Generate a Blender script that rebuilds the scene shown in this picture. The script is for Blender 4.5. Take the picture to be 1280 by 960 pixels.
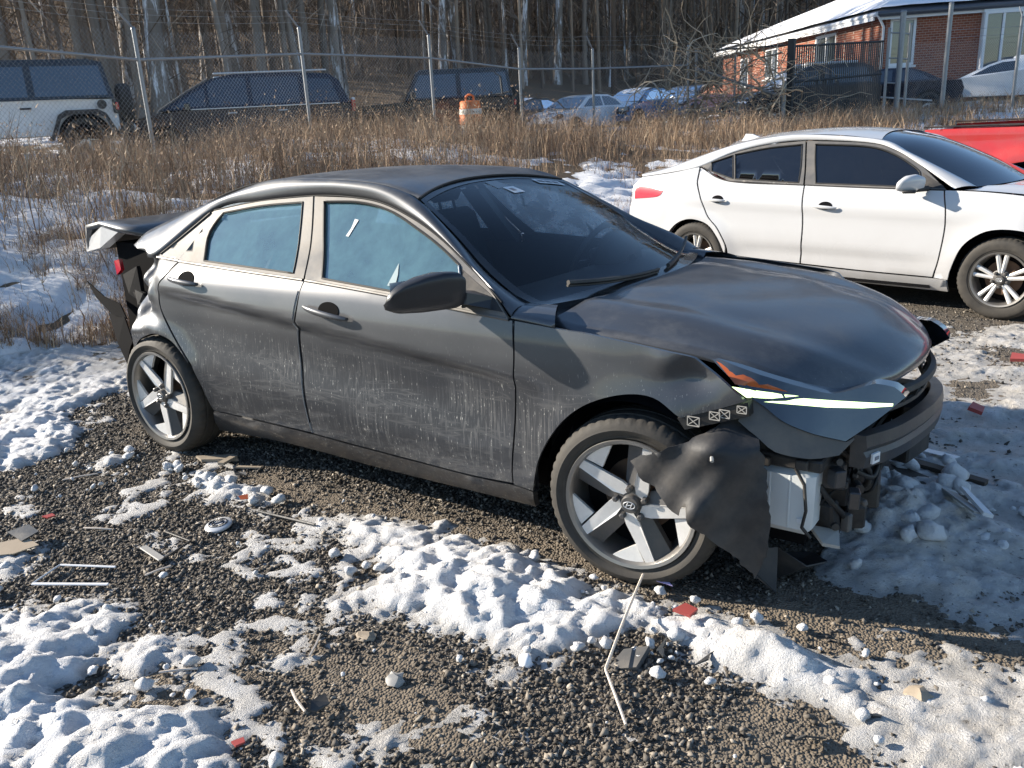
import bpy, bmesh, math, random
import numpy as np
from mathutils import Vector, Matrix
from mathutils.geometry import delaunay_2d_cdt

for o in list(bpy.data.objects):
    bpy.data.objects.remove(o)
SC = bpy.context.scene
COL = SC.collection
PI = math.pi
rad = math.radians

# ------------------------------------------------------------------ camera
cam = bpy.data.cameras.new('camera')
cam_o = bpy.data.objects.new('camera', cam)
COL.objects.link(cam_o)
CAM_POS = Vector((3.9645, -3.272, 1.6203))
YAW, PITCH, ROLL = -0.6191, -0.3061, -0.055
cam.sensor_fit = 'HORIZONTAL'
cam.sensor_width = 36.0
cam.lens = 36.0 * 1060.0 / 1280.0
cam.clip_start = 0.05
cam.clip_end = 3000
fwd = Vector((math.cos(PITCH) * math.sin(YAW), math.cos(PITCH) * math.cos(YAW), math.sin(PITCH)))
rgt = Vector((math.cos(YAW), -math.sin(YAW), 0))
upv = rgt.cross(fwd)
r2 = rgt * math.cos(ROLL) + upv * math.sin(ROLL)
u2 = -rgt * math.sin(ROLL) + upv * math.cos(ROLL)
M3 = Matrix((r2, u2, -fwd)).transposed()
cam_o.matrix_world = Matrix.Translation(CAM_POS) @ M3.to_4x4()
SC.camera = cam_o

# ------------------------------------------------------------------ sky and sun
SUN_FROM = Vector((-0.69, -0.23, 0.29)).normalized()
SUN_EL = math.asin(SUN_FROM.z)
world = bpy.data.worlds.new('World')
SC.world = world
world.use_nodes = True
wn = world.node_tree.nodes
wl = world.node_tree.links
wn.clear()
w_out = wn.new('ShaderNodeOutputWorld')
w_bg = wn.new('ShaderNodeBackground')
w_sky = wn.new('ShaderNodeTexSky')
w_sky.sky_type = 'NISHITA'
w_sky.sun_disc = False
w_sky.sun_elevation = SUN_EL
w_sky.sun_rotation = math.atan2(SUN_FROM.x, SUN_FROM.y)
w_sky.altitude = 100
w_sky.air_density = 1.0
w_sky.dust_density = 0.15
w_sky.ozone_density = 2.6
w_bg.inputs['Strength'].default_value = 0.095
wl.new(w_sky.outputs[0], w_bg.inputs[0])
wl.new(w_bg.outputs[0], w_out.inputs[0])
sun = bpy.data.lights.new('sun', 'SUN')
sun.energy = 5.0
sun.angle = rad(0.53)
sun.color = (1.0, 0.90, 0.76)
sun_o = bpy.data.objects.new('sun', sun)
COL.objects.link(sun_o)
sun_o.rotation_euler = (-SUN_FROM).to_track_quat('-Z', 'Y').to_euler()
sun_o.location = (-20, -8, 12)
SC.view_settings.view_transform = 'Standard'
SC.view_settings.look = 'None'
SC.view_settings.exposure = 1.12
SC.view_settings.gamma = 1.0
SC.cycles.max_bounces = 8
SC.cycles.transparent_max_bounces = 12

# ------------------------------------------------------------------ mesh helpers
def link(o, parent=None):
    COL.objects.link(o)
    if parent is not None:
        o.parent = parent
    return o

def tag(o, label=None, cat=None, group=None, kind=None):
    if label: o['label'] = label
    if cat: o['category'] = cat
    if group: o['group'] = group
    if kind: o['kind'] = kind
    return o

def empty(name, loc=(0, 0, 0), rz=0.0, label=None, cat=None, group=None, parent=None):
    o = bpy.data.objects.new(name, None)
    o.empty_display_size = 0.1
    link(o, parent)
    o.location = loc
    o.rotation_euler = (0, 0, rz)
    tag(o, label, cat, group)
    return o

def mk(name, V, F, mat, parent=None, smooth=False, midx=None, attr=None):
    me = bpy.data.meshes.new(name)
    if isinstance(V, np.ndarray) and isinstance(F, np.ndarray):
        nv, nf, k = len(V), len(F), F.shape[1]
        me.vertices.add(nv)
        me.vertices.foreach_set('co', np.ascontiguousarray(V, dtype=np.float32).ravel())
        me.loops.add(nf * k)
        me.loops.foreach_set('vertex_index', np.ascontiguousarray(F, dtype=np.int32).ravel())
        me.polygons.add(nf)
        me.polygons.foreach_set('loop_start', np.arange(0, nf * k, k, dtype=np.int32))
        me.polygons.foreach_set('loop_total', np.full(nf, k, dtype=np.int32))
        me.update(calc_edges=True)
    else:
        me.from_pydata([tuple(float(c) for c in v) for v in V], [], [tuple(int(i) for i in f) for f in F])
        me.update()
    for m in (mat if isinstance(mat, (list, tuple)) else [mat]):
        me.materials.append(m)
    if midx is not None:
        me.polygons.foreach_set('material_index', np.asarray(midx, dtype=np.int32))
    if smooth:
        me.polygons.foreach_set('use_smooth', np.ones(len(me.polygons), dtype=bool))
    if attr:
        for an, av in attr.items():
            a = me.attributes.new(an, 'FLOAT', 'POINT')
            a.data.foreach_set('value', np.asarray(av, dtype=np.float32))
    me.validate()
    o = bpy.data.objects.new(name, me)
    return link(o, parent)

class MB:
    """collects shapes for ONE mesh"""
    def __init__(s): s.V = []; s.F = []; s.mi = []; s.m = 0
    def add(s, V, F):
        b = len(s.V)
        s.V += [tuple(v) for v in V]
        s.F += [tuple(i + b for i in f) for f in F]
        s.mi += [s.m] * len(F)
        return s
    def box(s, c, d, R=None, taper=1.0, bev=0.0):
        x, y, z = d[0] / 2, d[1] / 2, d[2] / 2
        if bev > 0:
            b = min(bev, x * .8, y * .8, z * .8)
            V = []
            for sx in (-1, 1):
                for sy in (-1, 1):
                    for sz in (-1, 1):
                        V += [Vector((sx * x, sy * (y - b), sz * (z - b))), Vector((sx * (x - b), sy * y, sz * (z - b))), Vector((sx * (x - b), sy * (y - b), sz * z))]
            F = hull(V)
        else:
            V = [Vector((sx * x, sy * y, sz * z)) for sx in (-1, 1) for sy in (-1, 1) for sz in (-1, 1)]
            F = [(0, 1, 3, 2), (4, 6, 7, 5), (0, 4, 5, 1), (2, 3, 7, 6), (0, 2, 6, 4), (1, 5, 7, 3)]
        if taper != 1.0:
            for v in V:
                if v.z > 0: v.x *= taper; v.y *= taper
        if R is not None: V = [R @ v for v in V]
        c = Vector(c)
        return s.add([v + c for v in V], F)
    def tube(s, pts, r, n=8, cap=True, close=False):
        pts = [Vector(p) for p in pts]
        rr = r if isinstance(r, (list, tuple)) else [r] * len(pts)
        N = len(pts); V = []; F = []; ref = None
        for i, p in enumerate(pts):
            if close: t = pts[(i + 1) % N] - pts[i - 1]
            else: t = pts[min(i + 1, N - 1)] - pts[max(i - 1, 0)]
            if t.length < 1e-9: t = Vector((0, 0, 1))
            t.normalize()
            if ref is None: ref = t.orthogonal().normalized()
            ref = (ref - t * ref.dot(t))
            if ref.length < 1e-6: ref = t.orthogonal()
            ref.normalize(); b = t.cross(ref)
            for k in range(n):
                a = 2 * PI * k / n
                V.append(p + (ref * math.cos(a) + b * math.sin(a)) * rr[i])
        L = N if close else N - 1
        for i in range(L):
            j = (i + 1) % N
            for k in range(n):
                F.append((i * n + k, i * n + (k + 1) % n, j * n + (k + 1) % n, j * n + k))
        if cap and not close:
            F.append(tuple(range(n - 1, -1, -1))); F.append(tuple((N - 1) * n + k for k in range(n)))
        return s.add(V, F)
    def lathe(s, prof, n=32, axis='y', c=(0, 0, 0), close=False, a0=0.0, a1=2 * PI):
        """prof = (radius, along axis)"""
        full = abs(a1 - a0 - 2 * PI) < 1e-6
        m = n if full else n + 1
        V = []; F = []; P = len(prof)
        for k in range(m):
            a = a0 + (a1 - a0) * k / n
            for (r, h) in prof:
                if axis == 'y': v = (r * math.cos(a), h, r * math.sin(a))
                elif axis == 'z': v = (r * math.cos(a), r * math.sin(a), h)
                else: v = (h, r * math.cos(a), r * math.sin(a))
                V.append((v[0] + c[0], v[1] + c[1], v[2] + c[2]))
        for k in range(n):
            k2 = (k + 1) % m
            for i in range(P if close else P - 1):
                j = (i + 1) % P
                F.append((k * P + i, k * P + j, k2 * P + j, k2 * P + i))
        return s.add(V, F)
    def prism(s, poly, axis, h0, h1):
        """poly of 2D points extruded along axis; axis y: poly=(x,z); z: (x,y); x: (y,z)"""
        n = len(poly)
        def p3(q, h):
            return {'y': (q[0], h, q[1]), 'z': (q[0], q[1], h), 'x': (h, q[0], q[1])}[axis]
        V = [p3(q, h0) for q in poly] + [p3(q, h1) for q in poly]
        F = [tuple(range(n)), tuple(range(2 * n - 1, n - 1, -1))]
        F += [(i, i + n, (i + 1) % n + n, (i + 1) % n) for i in range(n)]
        return s.add(V, F)
    def grid(s, rows, closed=False):
        m = len(rows[0]); V = [p for r in rows for p in r]; F = []
        for i in range(len(rows) - 1):
            for j in range(m - 1 if not closed else m):
                F.append((i * m + j, i * m + (j + 1) % m, (i + 1) * m + (j + 1) % m, (i + 1) * m + j))
        return s.add(V, F)
    def xf(s, M, b=0):
        s.V = s.V[:b] + [tuple(M @ Vector(v)) for v in s.V[b:]]
        return s
    def build(s, name, mat, parent=None, smooth=False, fix=True, sharp=None):
        o = mk(name, s.V, s.F, mat, parent, smooth, s.mi if isinstance(mat, (list, tuple)) else None)
        if fix:
            bm = bmesh.new(); bm.from_mesh(o.data)
            bmesh.ops.recalc_face_normals(bm, faces=bm.faces)
            bm.to_mesh(o.data); bm.free()
        if sharp is not None:
            o.data.polygons.foreach_set('use_smooth', np.ones(len(o.data.polygons), dtype=bool))
            o.data.set_sharp_from_angle(angle=rad(sharp))
        return o

def hull(V):
    bm = bmesh.new()
    vs = [bm.verts.new(v) for v in V]
    bm.verts.index_update()
    bmesh.ops.convex_hull(bm, input=vs)
    F = [tuple(v.index for v in f.verts) for f in bm.faces]
    bm.free()
    return F

def spl(seg, step=0.02):
    """Catmull-Rom through an open polyline (any dimension)"""
    P = [np.array(p, float) for p in seg]
    if len(P) == 2:
        n = max(1, int(np.linalg.norm(P[1] - P[0]) / step))
        return [P[0] + (P[1] - P[0]) * i / n for i in range(n + 1)]
    out = []
    for i in range(len(P) - 1):
        p1, p2 = P[i], P[i + 1]
        p0 = P[i - 1] if i > 0 else 2 * p1 - p2
        p3 = P[i + 2] if i + 2 < len(P) else 2 * p2 - p1
        n = max(1, int(np.linalg.norm(p2 - p1) / step))
        for k in range(n):
            t = k / n
            out.append(.5 * ((2 * p1) + (p2 - p0) * t + (2 * p0 - 5 * p1 + 4 * p2 - p3) * t * t + (3 * p1 - p0 - 3 * p2 + p3) * t ** 3))
    out.append(P[-1])
    return out

def rs(seg, n):
    """n points evenly spaced along the smoothed polyline"""
    Q = np.array(spl(seg, 0.01))
    d = np.r_[0, np.cumsum(np.linalg.norm(np.diff(Q, axis=0), axis=1))]
    t = np.linspace(0, d[-1], n)
    return [np.array([np.interp(x, d, Q[:, k]) for k in range(Q.shape[1])]) for x in t]

def pip(px, py, poly):
    """points in polygon, vectorised"""
    ins = np.zeros(px.shape, bool)
    n = len(poly)
    for i in range(n):
        x0, y0 = poly[i][0], poly[i][1]
        x1, y1 = poly[(i + 1) % n][0], poly[(i + 1) % n][1]
        if y0 == y1: continue
        c = ((y0 > py) != (y1 > py)) & (px < (x1 - x0) * (py - y0) / (y1 - y0) + x0)
        ins ^= c
    return ins

def outline(segs, step=.02):
    out = []
    for s in segs: out += spl(s, step)[:-1]
    return [(float(p[0]), float(p[1])) for p in out]

def tri2d(loop, holes=(), res=.045):
    pts = list(loop); E = [(i, (i + 1) % len(loop)) for i in range(len(loop))]
    for h in holes:
        b = len(pts); pts += list(h); E += [(b + i, b + (i + 1) % len(h)) for i in range(len(h))]
    L = np.array(loop)
    x0, z0 = L.min(0); x1, z1 = L.max(0)
    gx, gz = np.meshgrid(np.arange(x0 + res / 2, x1, res), np.arange(z0 + res / 2, z1, res * .9))
    gx[::2] += res / 2
    g = np.stack([gx.ravel(), gz.ravel()], 1)
    ok = pip(g[:, 0], g[:, 1], loop)
    for h in holes: ok &= ~pip(g[:, 0], g[:, 1], h)
    g = g[ok]
    if len(g):
        B = np.array(pts)
        d = np.sqrt(((g[:, None, :] - B[None]) ** 2).sum(-1)).min(1)
        g = g[d > res * .42]
    allp = pts + [tuple(p) for p in g]
    r = delaunay_2d_cdt([Vector(p) for p in allp], E, [], 0, 1e-6)
    V = [(v.x, v.y) for v in r[0]]
    c = np.array([[sum(V[i][0] for i in f) / len(f), sum(V[i][1] for i in f) / len(f)] for f in r[2]])
    ins = pip(c[:, 0], c[:, 1], loop)
    for h in holes: ins &= ~pip(c[:, 0], c[:, 1], h)
    F = [f for f, k in zip(r[2], ins) if k]
    return V, F

def panel(name, segs, S, mat, parent, holes=(), off=0.0, res=.045, fl=.014, step=.02, raw=False):
    """sheet-metal panel: 2D outline in (x,z) laid on the side surface y=-S(x,z), with a returned edge"""
    loop = segs if raw else outline(segs, step)
    V, F = tri2d(loop, holes, res)
    A = np.array(V)
    Y = -(S(A[:, 0], A[:, 1]) + off)
    P = [(a[0], y, a[1]) for a, y in zip(A, Y)]
    # orient to -y
    FF = []
    for f in F:
        a, b, c = (A[f[0]], A[f[1]], A[f[2]])
        cr = (b[0] - a[0]) * (c[1] - a[1]) - (b[1] - a[1]) * (c[0] - a[0])
        FF.append(tuple(f) if cr > 0 else tuple(reversed(f)))
    cnt = {}
    for f in FF:
        for i in range(len(f)):
            e = (f[i], f[(i + 1) % len(f)])
            cnt[e] = 1
    nb = len(P); mp = {}
    P2 = list(P); F2 = list(FF)
    if fl > 0:
        for e in list(cnt):
            if (e[1], e[0]) in cnt: continue
            q = []
            for i in e:
                if i not in mp:
                    mp[i] = (len(P2), len(P2) + 1)
                    P2 += [P[i], (P[i][0], P[i][1] + fl, P[i][2])]
                q.append(mp[i])
            F2.append((q[0][0], q[0][1], q[1][1], q[1][0]))
    return mk(name, P2, F2, mat, parent, smooth=True)

def loft(name, rows, mat, parent, thick=0.0, smooth=True, flip=False):
    m = len(rows[0]); V = [tuple(p) for r in rows for p in r]; F = []
    for i in range(len(rows) - 1):
        for j in range(m - 1):
            f = (i * m + j, i * m + j + 1, (i + 1) * m + j + 1, (i + 1) * m + j)
            F.append(tuple(reversed(f)) if flip else f)
    o = mk(name, V, F, mat, parent, smooth)
    if thick:
        md = o.modifiers.new('thickness', 'SOLIDIFY'); md.thickness = thick; md.offset = -1.0
    return o

def sheet(name, V, F, mat, parent=None, thick=.004, smooth=False):
    o = mk(name, V, F, mat, parent, smooth)
    md = o.modifiers.new('thickness', 'SOLIDIFY'); md.thickness = thick; md.offset = 0
    return o

def mirror_copy(o, parent):
    """same part on the other side of the car (y -> -y)"""
    c = o.copy(); COL.objects.link(c); c.parent = parent
    c.scale = (c.scale[0], -c.scale[1], c.scale[2])
    c.location.y = -c.location.y
    return c

def copy_tree(o, parent=None):
    c = o.copy(); COL.objects.link(c); c.parent = parent
    for ch in list(o.children): copy_tree(ch, c)
    return c

def interp(x, xs, ys): return np.interp(x, xs, ys)
def sst(x, a, b):
    t = np.clip((np.asarray(x, float) - a) / (b - a), 0, 1)
    return t * t * (3 - 2 * t)

# numpy value noise
_rng = np.random.RandomState(7)
_NT = _rng.rand(256, 256)
def vnoise(x, y):
    xi = np.floor(x).astype(int); yi = np.floor(y).astype(int)
    fx = x - xi; fy = y - yi
    fx = fx * fx * (3 - 2 * fx); fy = fy * fy * (3 - 2 * fy)
    a = _NT[xi % 256, yi % 256]; b = _NT[(xi + 1) % 256, yi % 256]
    c = _NT[xi % 256, (yi + 1) % 256]; d = _NT[(xi + 1) % 256, (yi + 1) % 256]
    return (a * (1 - fx) + b * fx) * (1 - fy) + (c * (1 - fx) + d * fx) * fy
def fbm(x, y, o=4, s=2.03):
    t = 0; a = 1; n = 0
    for k in range(o):
        t = t + a * vnoise(x + 17.3 * k, y + 9.1 * k); n += a; a *= .5; x = x * s; y = y * s
    return t / n
# ------------------------------------------------------------------ materials
class NT:
    def __init__(s, name):
        s.m = bpy.data.materials.new(name); s.m.use_nodes = True
        s.t = s.m.node_tree; s.t.nodes.clear()
        s.out = s.t.nodes.new('ShaderNodeOutputMaterial')
    def n(s, typ, **kw):
        nd = s.t.nodes.new(typ)
        for k, v in kw.items():
            if hasattr(nd, k): setattr(nd, k, v)
        return nd
    def l(s, a, b): s.t.links.new(a, b)
    def put(s, sock, v):
        if isinstance(v, (int, float)): sock.default_value = v
        elif isinstance(v, tuple): sock.default_value = v if len(v) == len(sock.default_value) else (*v, 1.0)
        else: s.l(v, sock)
    def coord(s, kind='Object', scale=(1, 1, 1), loc=(0, 0, 0), rot=(0, 0, 0)):
        c = s.n('ShaderNodeTexCoord'); mp = s.n('ShaderNodeMapping')
        mp.inputs['Scale'].default_value = scale; mp.inputs['Location'].default_value = loc; mp.inputs['Rotation'].default_value = rot
        s.l(c.outputs[kind], mp.inputs[0]); return mp.outputs[0]
    def noise(s, vec, scale=5., detail=4., rough=.55, dist=0.):
        nd = s.n('ShaderNodeTexNoise')
        s.l(vec, nd.inputs['Vector']); nd.inputs['Scale'].default_value = scale
        nd.inputs['Detail'].default_value = detail; nd.inputs['Roughness'].default_value = rough; nd.inputs['Distortion'].default_value = dist
        return nd.outputs['Fac']
    def voro(s, vec, scale=5., feat='F1', out='Distance'):
        nd = s.n('ShaderNodeTexVoronoi'); nd.feature = feat
        s.l(vec, nd.inputs['Vector']); nd.inputs['Scale'].default_value = scale
        return nd.outputs[out]
    def ramp(s, fac, stops, interp='LINEAR'):
        nd = s.n('ShaderNodeValToRGB'); cr = nd.color_ramp; cr.interpolation = interp
        while len(cr.elements) > 1: cr.elements.remove(cr.elements[0])
        for i, (p, c) in enumerate(stops):
            e = cr.elements[0] if i == 0 else cr.elements.new(p)
            e.position = p
            if isinstance(c, (int, float)): c = (c, c, c)
            e.color = (*c, 1.0)
        s.put(nd.inputs[0], fac); return nd.outputs[0]
    def mix(s, f, a, b, blend='MIX'):
        nd = s.n('ShaderNodeMix'); nd.data_type = 'RGBA'; nd.blend_type = blend
        s.put(nd.inputs[0], f); s.put(nd.inputs[6], a); s.put(nd.inputs[7], b)
        return nd.outputs[2]
    def math(s, op, a, b=0.0, clamp=False):
        nd = s.n('ShaderNodeMath'); nd.operation = op; nd.use_clamp = clamp
        s.put(nd.inputs[0], a); s.put(nd.inputs[1], b); return nd.outputs[0]
    def sep(s, vec):
        nd = s.n('ShaderNodeSeparateXYZ'); s.l(vec, nd.inputs[0]); return nd.outputs
    def attr(s, name):
        nd = s.n('ShaderNodeAttribute'); nd.attribute_name = name; return nd.outputs['Fac']
    def rnd(s): return s.n('ShaderNodeObjectInfo').outputs['Random']
    def bump(s, h, strength=.3, dist=.01):
        nd = s.n('ShaderNodeBump'); nd.inputs['Strength'].default_value = strength; nd.inputs['Distance'].default_value = dist
        s.l(h, nd.inputs['Height']); return nd.outputs[0]
    def bsdf(s, color=(.5, .5, .5), rough=.5, metal=0., normal=None, coat=0., coat_rough=.05, spec=.5, trans=0., alpha=1., emit=None, estr=0., ior=1.45):
        b = s.n('ShaderNodeBsdfPrincipled')
        s.put(b.inputs['Base Color'], color); s.put(b.inputs['Roughness'], rough); s.put(b.inputs['Metallic'], metal)
        s.put(b.inputs['Coat Weight'], coat); s.put(b.inputs['Coat Roughness'], coat_rough); s.put(b.inputs['Specular IOR Level'], spec)
        s.put(b.inputs['Transmission Weight'], trans); s.put(b.inputs['Alpha'], alpha); b.inputs['IOR'].default_value = ior
        if emit: s.put(b.inputs['Emission Color'], emit); b.inputs['Emission Strength'].default_value = estr
        if normal is not None: s.l(normal, b.inputs['Normal'])
        return b.outputs[0]
    def done(s, sh): s.l(sh, s.out.inputs[0]); return s.m

def simple(name, color, rough=.5, metal=0., var=.15, scale=6., bump=0., coat=0., coat_rough=.05, dust=0., spec=.5, estr=0., bscale=60.):
    t = NT(name); v = t.coord()
    n = t.noise(v, scale, 5)
    c = t.mix(n, tuple(max(0, x * (1 - var)) for x in color), tuple(x * (1 + var) for x in color))
    if dust:
        d = t.ramp(t.noise(v, scale * .6, 6, .65), [(.42, 0.), (.72, dust)])
        c = t.mix(d, c, (.23, .20, .165))
        r = t.mix(d, (rough, rough, rough), (.9, .9, .9))
    else: r = rough
    nb = t.bump(t.noise(v, bscale, 3), bump, .004) if bump else None
    e = color if estr else None
    return t.done(t.bsdf(c, r, metal, nb, coat, coat_rough, spec, emit=e, estr=estr))

def mat_paint_dark():
    """dark grey metallic paint under winter road grime, upper body paled for sky sheen; object coordinates are the car's"""
    t = NT('dark_grey_paint'); v = t.coord()
    x, y, z = t.sep(v)
    n1 = t.noise(v, 3.2, 6, .62); n2 = t.noise(v, 22, 4, .6)
    vs = t.coord(scale=(120, 120, 1.5)); st = t.noise(vs, 1.0, 3, .6)           # vertical run marks
    vf = t.coord(scale=(230, 230, 50)); sp = t.noise(vf, 1.0, 2, .5)         # salt specks
    vw = t.coord(scale=(1.3, 1.3, 11), rot=(0, .16, 0)); wp = t.noise(vw, 1.6, 4, .55, 1.2)  # wipe marks
    low = t.ramp(z, [(.0, .42), (.20, .26), (.55, .10), (.70, .14), (.80, .60), (1.0, .55)])  # grime low down; the paler upper body stands in for reflected sky
    film = t.math('MULTIPLY', low, t.ramp(n1, [(.3, .22), (.7, .46)]), True)
    lowz = t.ramp(z, [(.0, 1.), (.62, 1.), (.80, .10), (1.0, .0)])
    streak = t.math('MULTIPLY', t.math('MULTIPLY', t.ramp(st, [(.45, 0.), (.66, 1.)]), lowz), t.ramp(n1, [(.36, .12), (.66, .55)]), True)
    wipe = t.math('MULTIPLY', t.ramp(wp, [(.55, 0.), (.59, .30), (.64, 0.)]), lowz, True)
    speck = t.math('MULTIPLY', t.math('MULTIPLY', t.ramp(sp, [(.655, 0.), (.70, 1.)]), t.ramp(st, [(.46, .05), (.58, 1.)])), lowz, True)
    d = t.math('MAXIMUM', t.math('MAXIMUM', film, streak), wipe, True)
    top = t.math('ADD', t.ramp(t.noise(v, 6, 6, .7), [(.36, 0.05), (.72, .46)]), t.ramp(t.math('MULTIPLY', z, .5), [(.665, 0.), (.69, .22)]), True)
    gn = t.n('ShaderNodeNewGeometry'); nz = t.sep(gn.outputs['Normal'])[2]          # settled dust lies on what faces up
    top = t.math('MULTIPLY', top, t.ramp(nz, [(.25, .12), (.7, 1.)]), True)
    d = t.math('MAXIMUM', t.math('MULTIPLY', d, .62), t.math('MULTIPLY', top, .75), True)
    base = t.mix(t.noise(v, 900, 1), (.040, .044, .053), (.060, .065, .076))
    c = t.mix(d, base, (.27, .27, .262))
    c = t.mix(speck, c, (.50, .50, .48))
    r = t.math('ADD', .36, t.math('MULTIPLY', d, .55))
    mt = t.math('MULTIPLY', t.math('SUBTRACT', 1.0, d, True), .55)
    ct = t.math('MULTIPLY', t.math('SUBTRACT', .95, t.math('MULTIPLY', d, 1.7), True), .8)
    nb = t.bump(t.noise(v, 260, 2), .03, .002)
    return t.done(t.bsdf(c, r, mt, nb, ct, .10))

def mat_paint_white():
    t = NT('white_paint'); v = t.coord(); x, y, z = t.sep(v)
    n1 = t.noise(v, 4, 6, .6)
    d = t.math('MULTIPLY', t.ramp(z, [(.15, .55), (.4, .22), (.7, .05), (1.5, .03)]), t.ramp(n1, [(.3, .2), (.75, 1.)]), True)
    c = t.mix(d, (.56, .565, .575), (.25, .225, .20))
    return t.done(t.bsdf(c, t.math('ADD', .22, t.math('MULTIPLY', d, .5)), 0., None, .6, .06))

def mat_glass(name, dust, tint=(.30, .36, .36), dcol=(.42, .55, .58), sc=5., lo=.35, hi=.8, refl=.0, trl=.45, fres=1.6):
    """car glass: tinted see-through pane, mirror reflection, film of dust and frost"""
    t = NT(name); v = t.coord()
    tr = t.n('ShaderNodeBsdfTransparent'); tr.inputs[0].default_value = (*tint, 1)
    gl = t.n('ShaderNodeBsdfGlossy'); gl.inputs['Roughness'].default_value = .015; gl.inputs['Color'].default_value = (.95, .97, 1, 1)
    fr = t.n('ShaderNodeFresnel'); fr.inputs[0].default_value = 1.52
    f = t.math('ADD', t.math('MULTIPLY', fr.outputs[0], fres), refl, True)
    m1 = t.n('ShaderNodeMixShader'); t.l(f, m1.inputs[0]); t.l(tr.outputs[0], m1.inputs[1]); t.l(gl.outputs[0], m1.inputs[2])
    n = t.noise(v, sc, 7, .65, .4)
    n2 = t.noise(v, sc * 6, 4, .6)
    k = t.math('MULTIPLY', t.ramp(n, [(lo, dust * .55), (hi, dust)]), t.ramp(n2, [(.3, .75), (.75, 1.)]), True)
    di = t.n('ShaderNodeBsdfDiffuse'); di.inputs[0].default_value = (*dcol, 1)
    tl = t.n('ShaderNodeBsdfTranslucent'); tl.inputs[0].default_value = (*dcol, 1)
    m3 = t.n('ShaderNodeMixShader'); m3.inputs[0].default_value = trl; t.l(di.outputs[0], m3.inputs[1]); t.l(tl.outputs[0], m3.inputs[2])
    m2 = t.n('ShaderNodeMixShader'); t.l(k, m2.inputs[0]); t.l(m1.outputs[0], m2.inputs[1]); t.l(m3.outputs[0], m2.inputs[2])
    return t.done(m2.outputs[0])

def mat_rubber():
    t = NT('tyre_rubber'); v = t.coord()
    d = t.ramp(t.noise(v, 9, 6, .65), [(.35, .12), (.75, .8)])
    c = t.mix(d, (.020, .019, .018), (.085, .076, .064))
    return t.done(t.bsdf(c, t.math('ADD', .65, t.math('MULTIPLY', d, .25)), 0., t.bump(t.noise(v, 120, 3), .2, .003)))

def mat_snow():
    t = NT('snow'); v = t.coord('Object')
    th = t.attr('thick'); dr = t.attr('dirt')
    n = t.noise(v, 9, 7, .65); n2 = t.noise(v, 70, 3, .6)
    clean = t.mix(n2, (.80, .81, .83), (.90, .905, .91))
    dirty = t.mix(n, (.30, .26, .21), (.62, .58, .52))
    k = t.math('MULTIPLY', dr, t.ramp(n, [(.32, .25), (.66, 1.)]), True)
    c = t.mix(k, clean, dirty)
    ice = t.math('MULTIPLY', t.ramp(th, [(.0, 1.), (.010, .65), (.03, 0.)]), t.ramp(n, [(.3, .5), (.6, 1.)]), True)
    c = t.mix(ice, c, (.40, .385, .36))
    gr = t.math('MULTIPLY', t.ramp(t.noise(v, 45, 4, .7), [(.60, 0.), (.68, 1.)]), t.math('ADD', .12, t.math('MULTIPLY', dr, .7)), True)
    c = t.mix(gr, c, (.09, .08, .065))
    h = t.math('ADD', t.noise(v, 30, 7, .75), t.math('MULTIPLY', t.noise(v, 170, 4, .7), .8))
    r = t.math('SUBTRACT', .75, t.math('MULTIPLY', ice, .42))
    return t.done(t.bsdf(c, r, 0., t.bump(h, .8, .022), spec=.35))

def mat_ground():
    t = NT('gravel_ground'); v = t.coord('Object'); x, y, z = t.sep(v)
    n = t.noise(v, .9, 6, .6); n2 = t.noise(v, 7, 6, .65)
    vo = t.voro(v, 105, 'F1', 'Color'); vd = t.voro(v, 105)
    sv = t.n('ShaderNodeSeparateColor'); t.l(vo, sv.inputs[0])
    st = t.ramp(sv.outputs[0], [(0, (.040, .036, .032)), (.45, (.085, .077, .068)), (.8, (.15, .135, .115)), (1, (.25, .23, .20))])
    mud = t.mix(n2, (.095, .077, .058), (.19, .157, .12))
    c = t.mix(t.ramp(t.math('ADD', n2, t.math('MULTIPLY', n, .5)), [(.62, 0.), (.9, .85)]), st, mud)
    mudm = t.math('MULTIPLY', t.attr('mud'), t.ramp(n2, [(.3, .5), (.6, 1.)]), True)
    c = t.mix(mudm, c, t.mix(n2, (.12, .097, .070), (.24, .20, .155)))
    # soil and litter on the bank
    soil = t.mix(t.noise(v, 14, 6, .7), (.085, .060, .038), (.25, .185, .12))
    c = t.mix(t.attr('soil'), c, soil)
    h = t.math('ADD', t.math('MULTIPLY', vd, -1.0), t.math('MULTIPLY', n2, .6))
    return t.done(t.bsdf(c, .9, 0., t.bump(h, .8, .012), spec=.25))

def mat_stone():
    t = NT('gravel_stone'); a = t.attr('rnd'); v = t.coord('Object')
    c = t.ramp(a, [(0, (.045, .041, .036)), (.4, (.10, .090, .079)), (.75, (.18, .160, .136)), (.93, (.29, .255, .21)), (1, (.45, .40, .33))])
    c = t.mix(t.ramp(t.noise(v, 5, 4), [(.45, 0.), (.7, .55)]), c, (.10, .082, .06))
    return t.done(t.bsdf(c, .82, 0., None, spec=.35))

def mat_attr(name, stops, rough=.9, trans=0.):
    t = NT(name); a = t.attr('rnd')
    return t.done(t.bsdf(t.ramp(a, stops), rough, 0., None, spec=.2))

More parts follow.
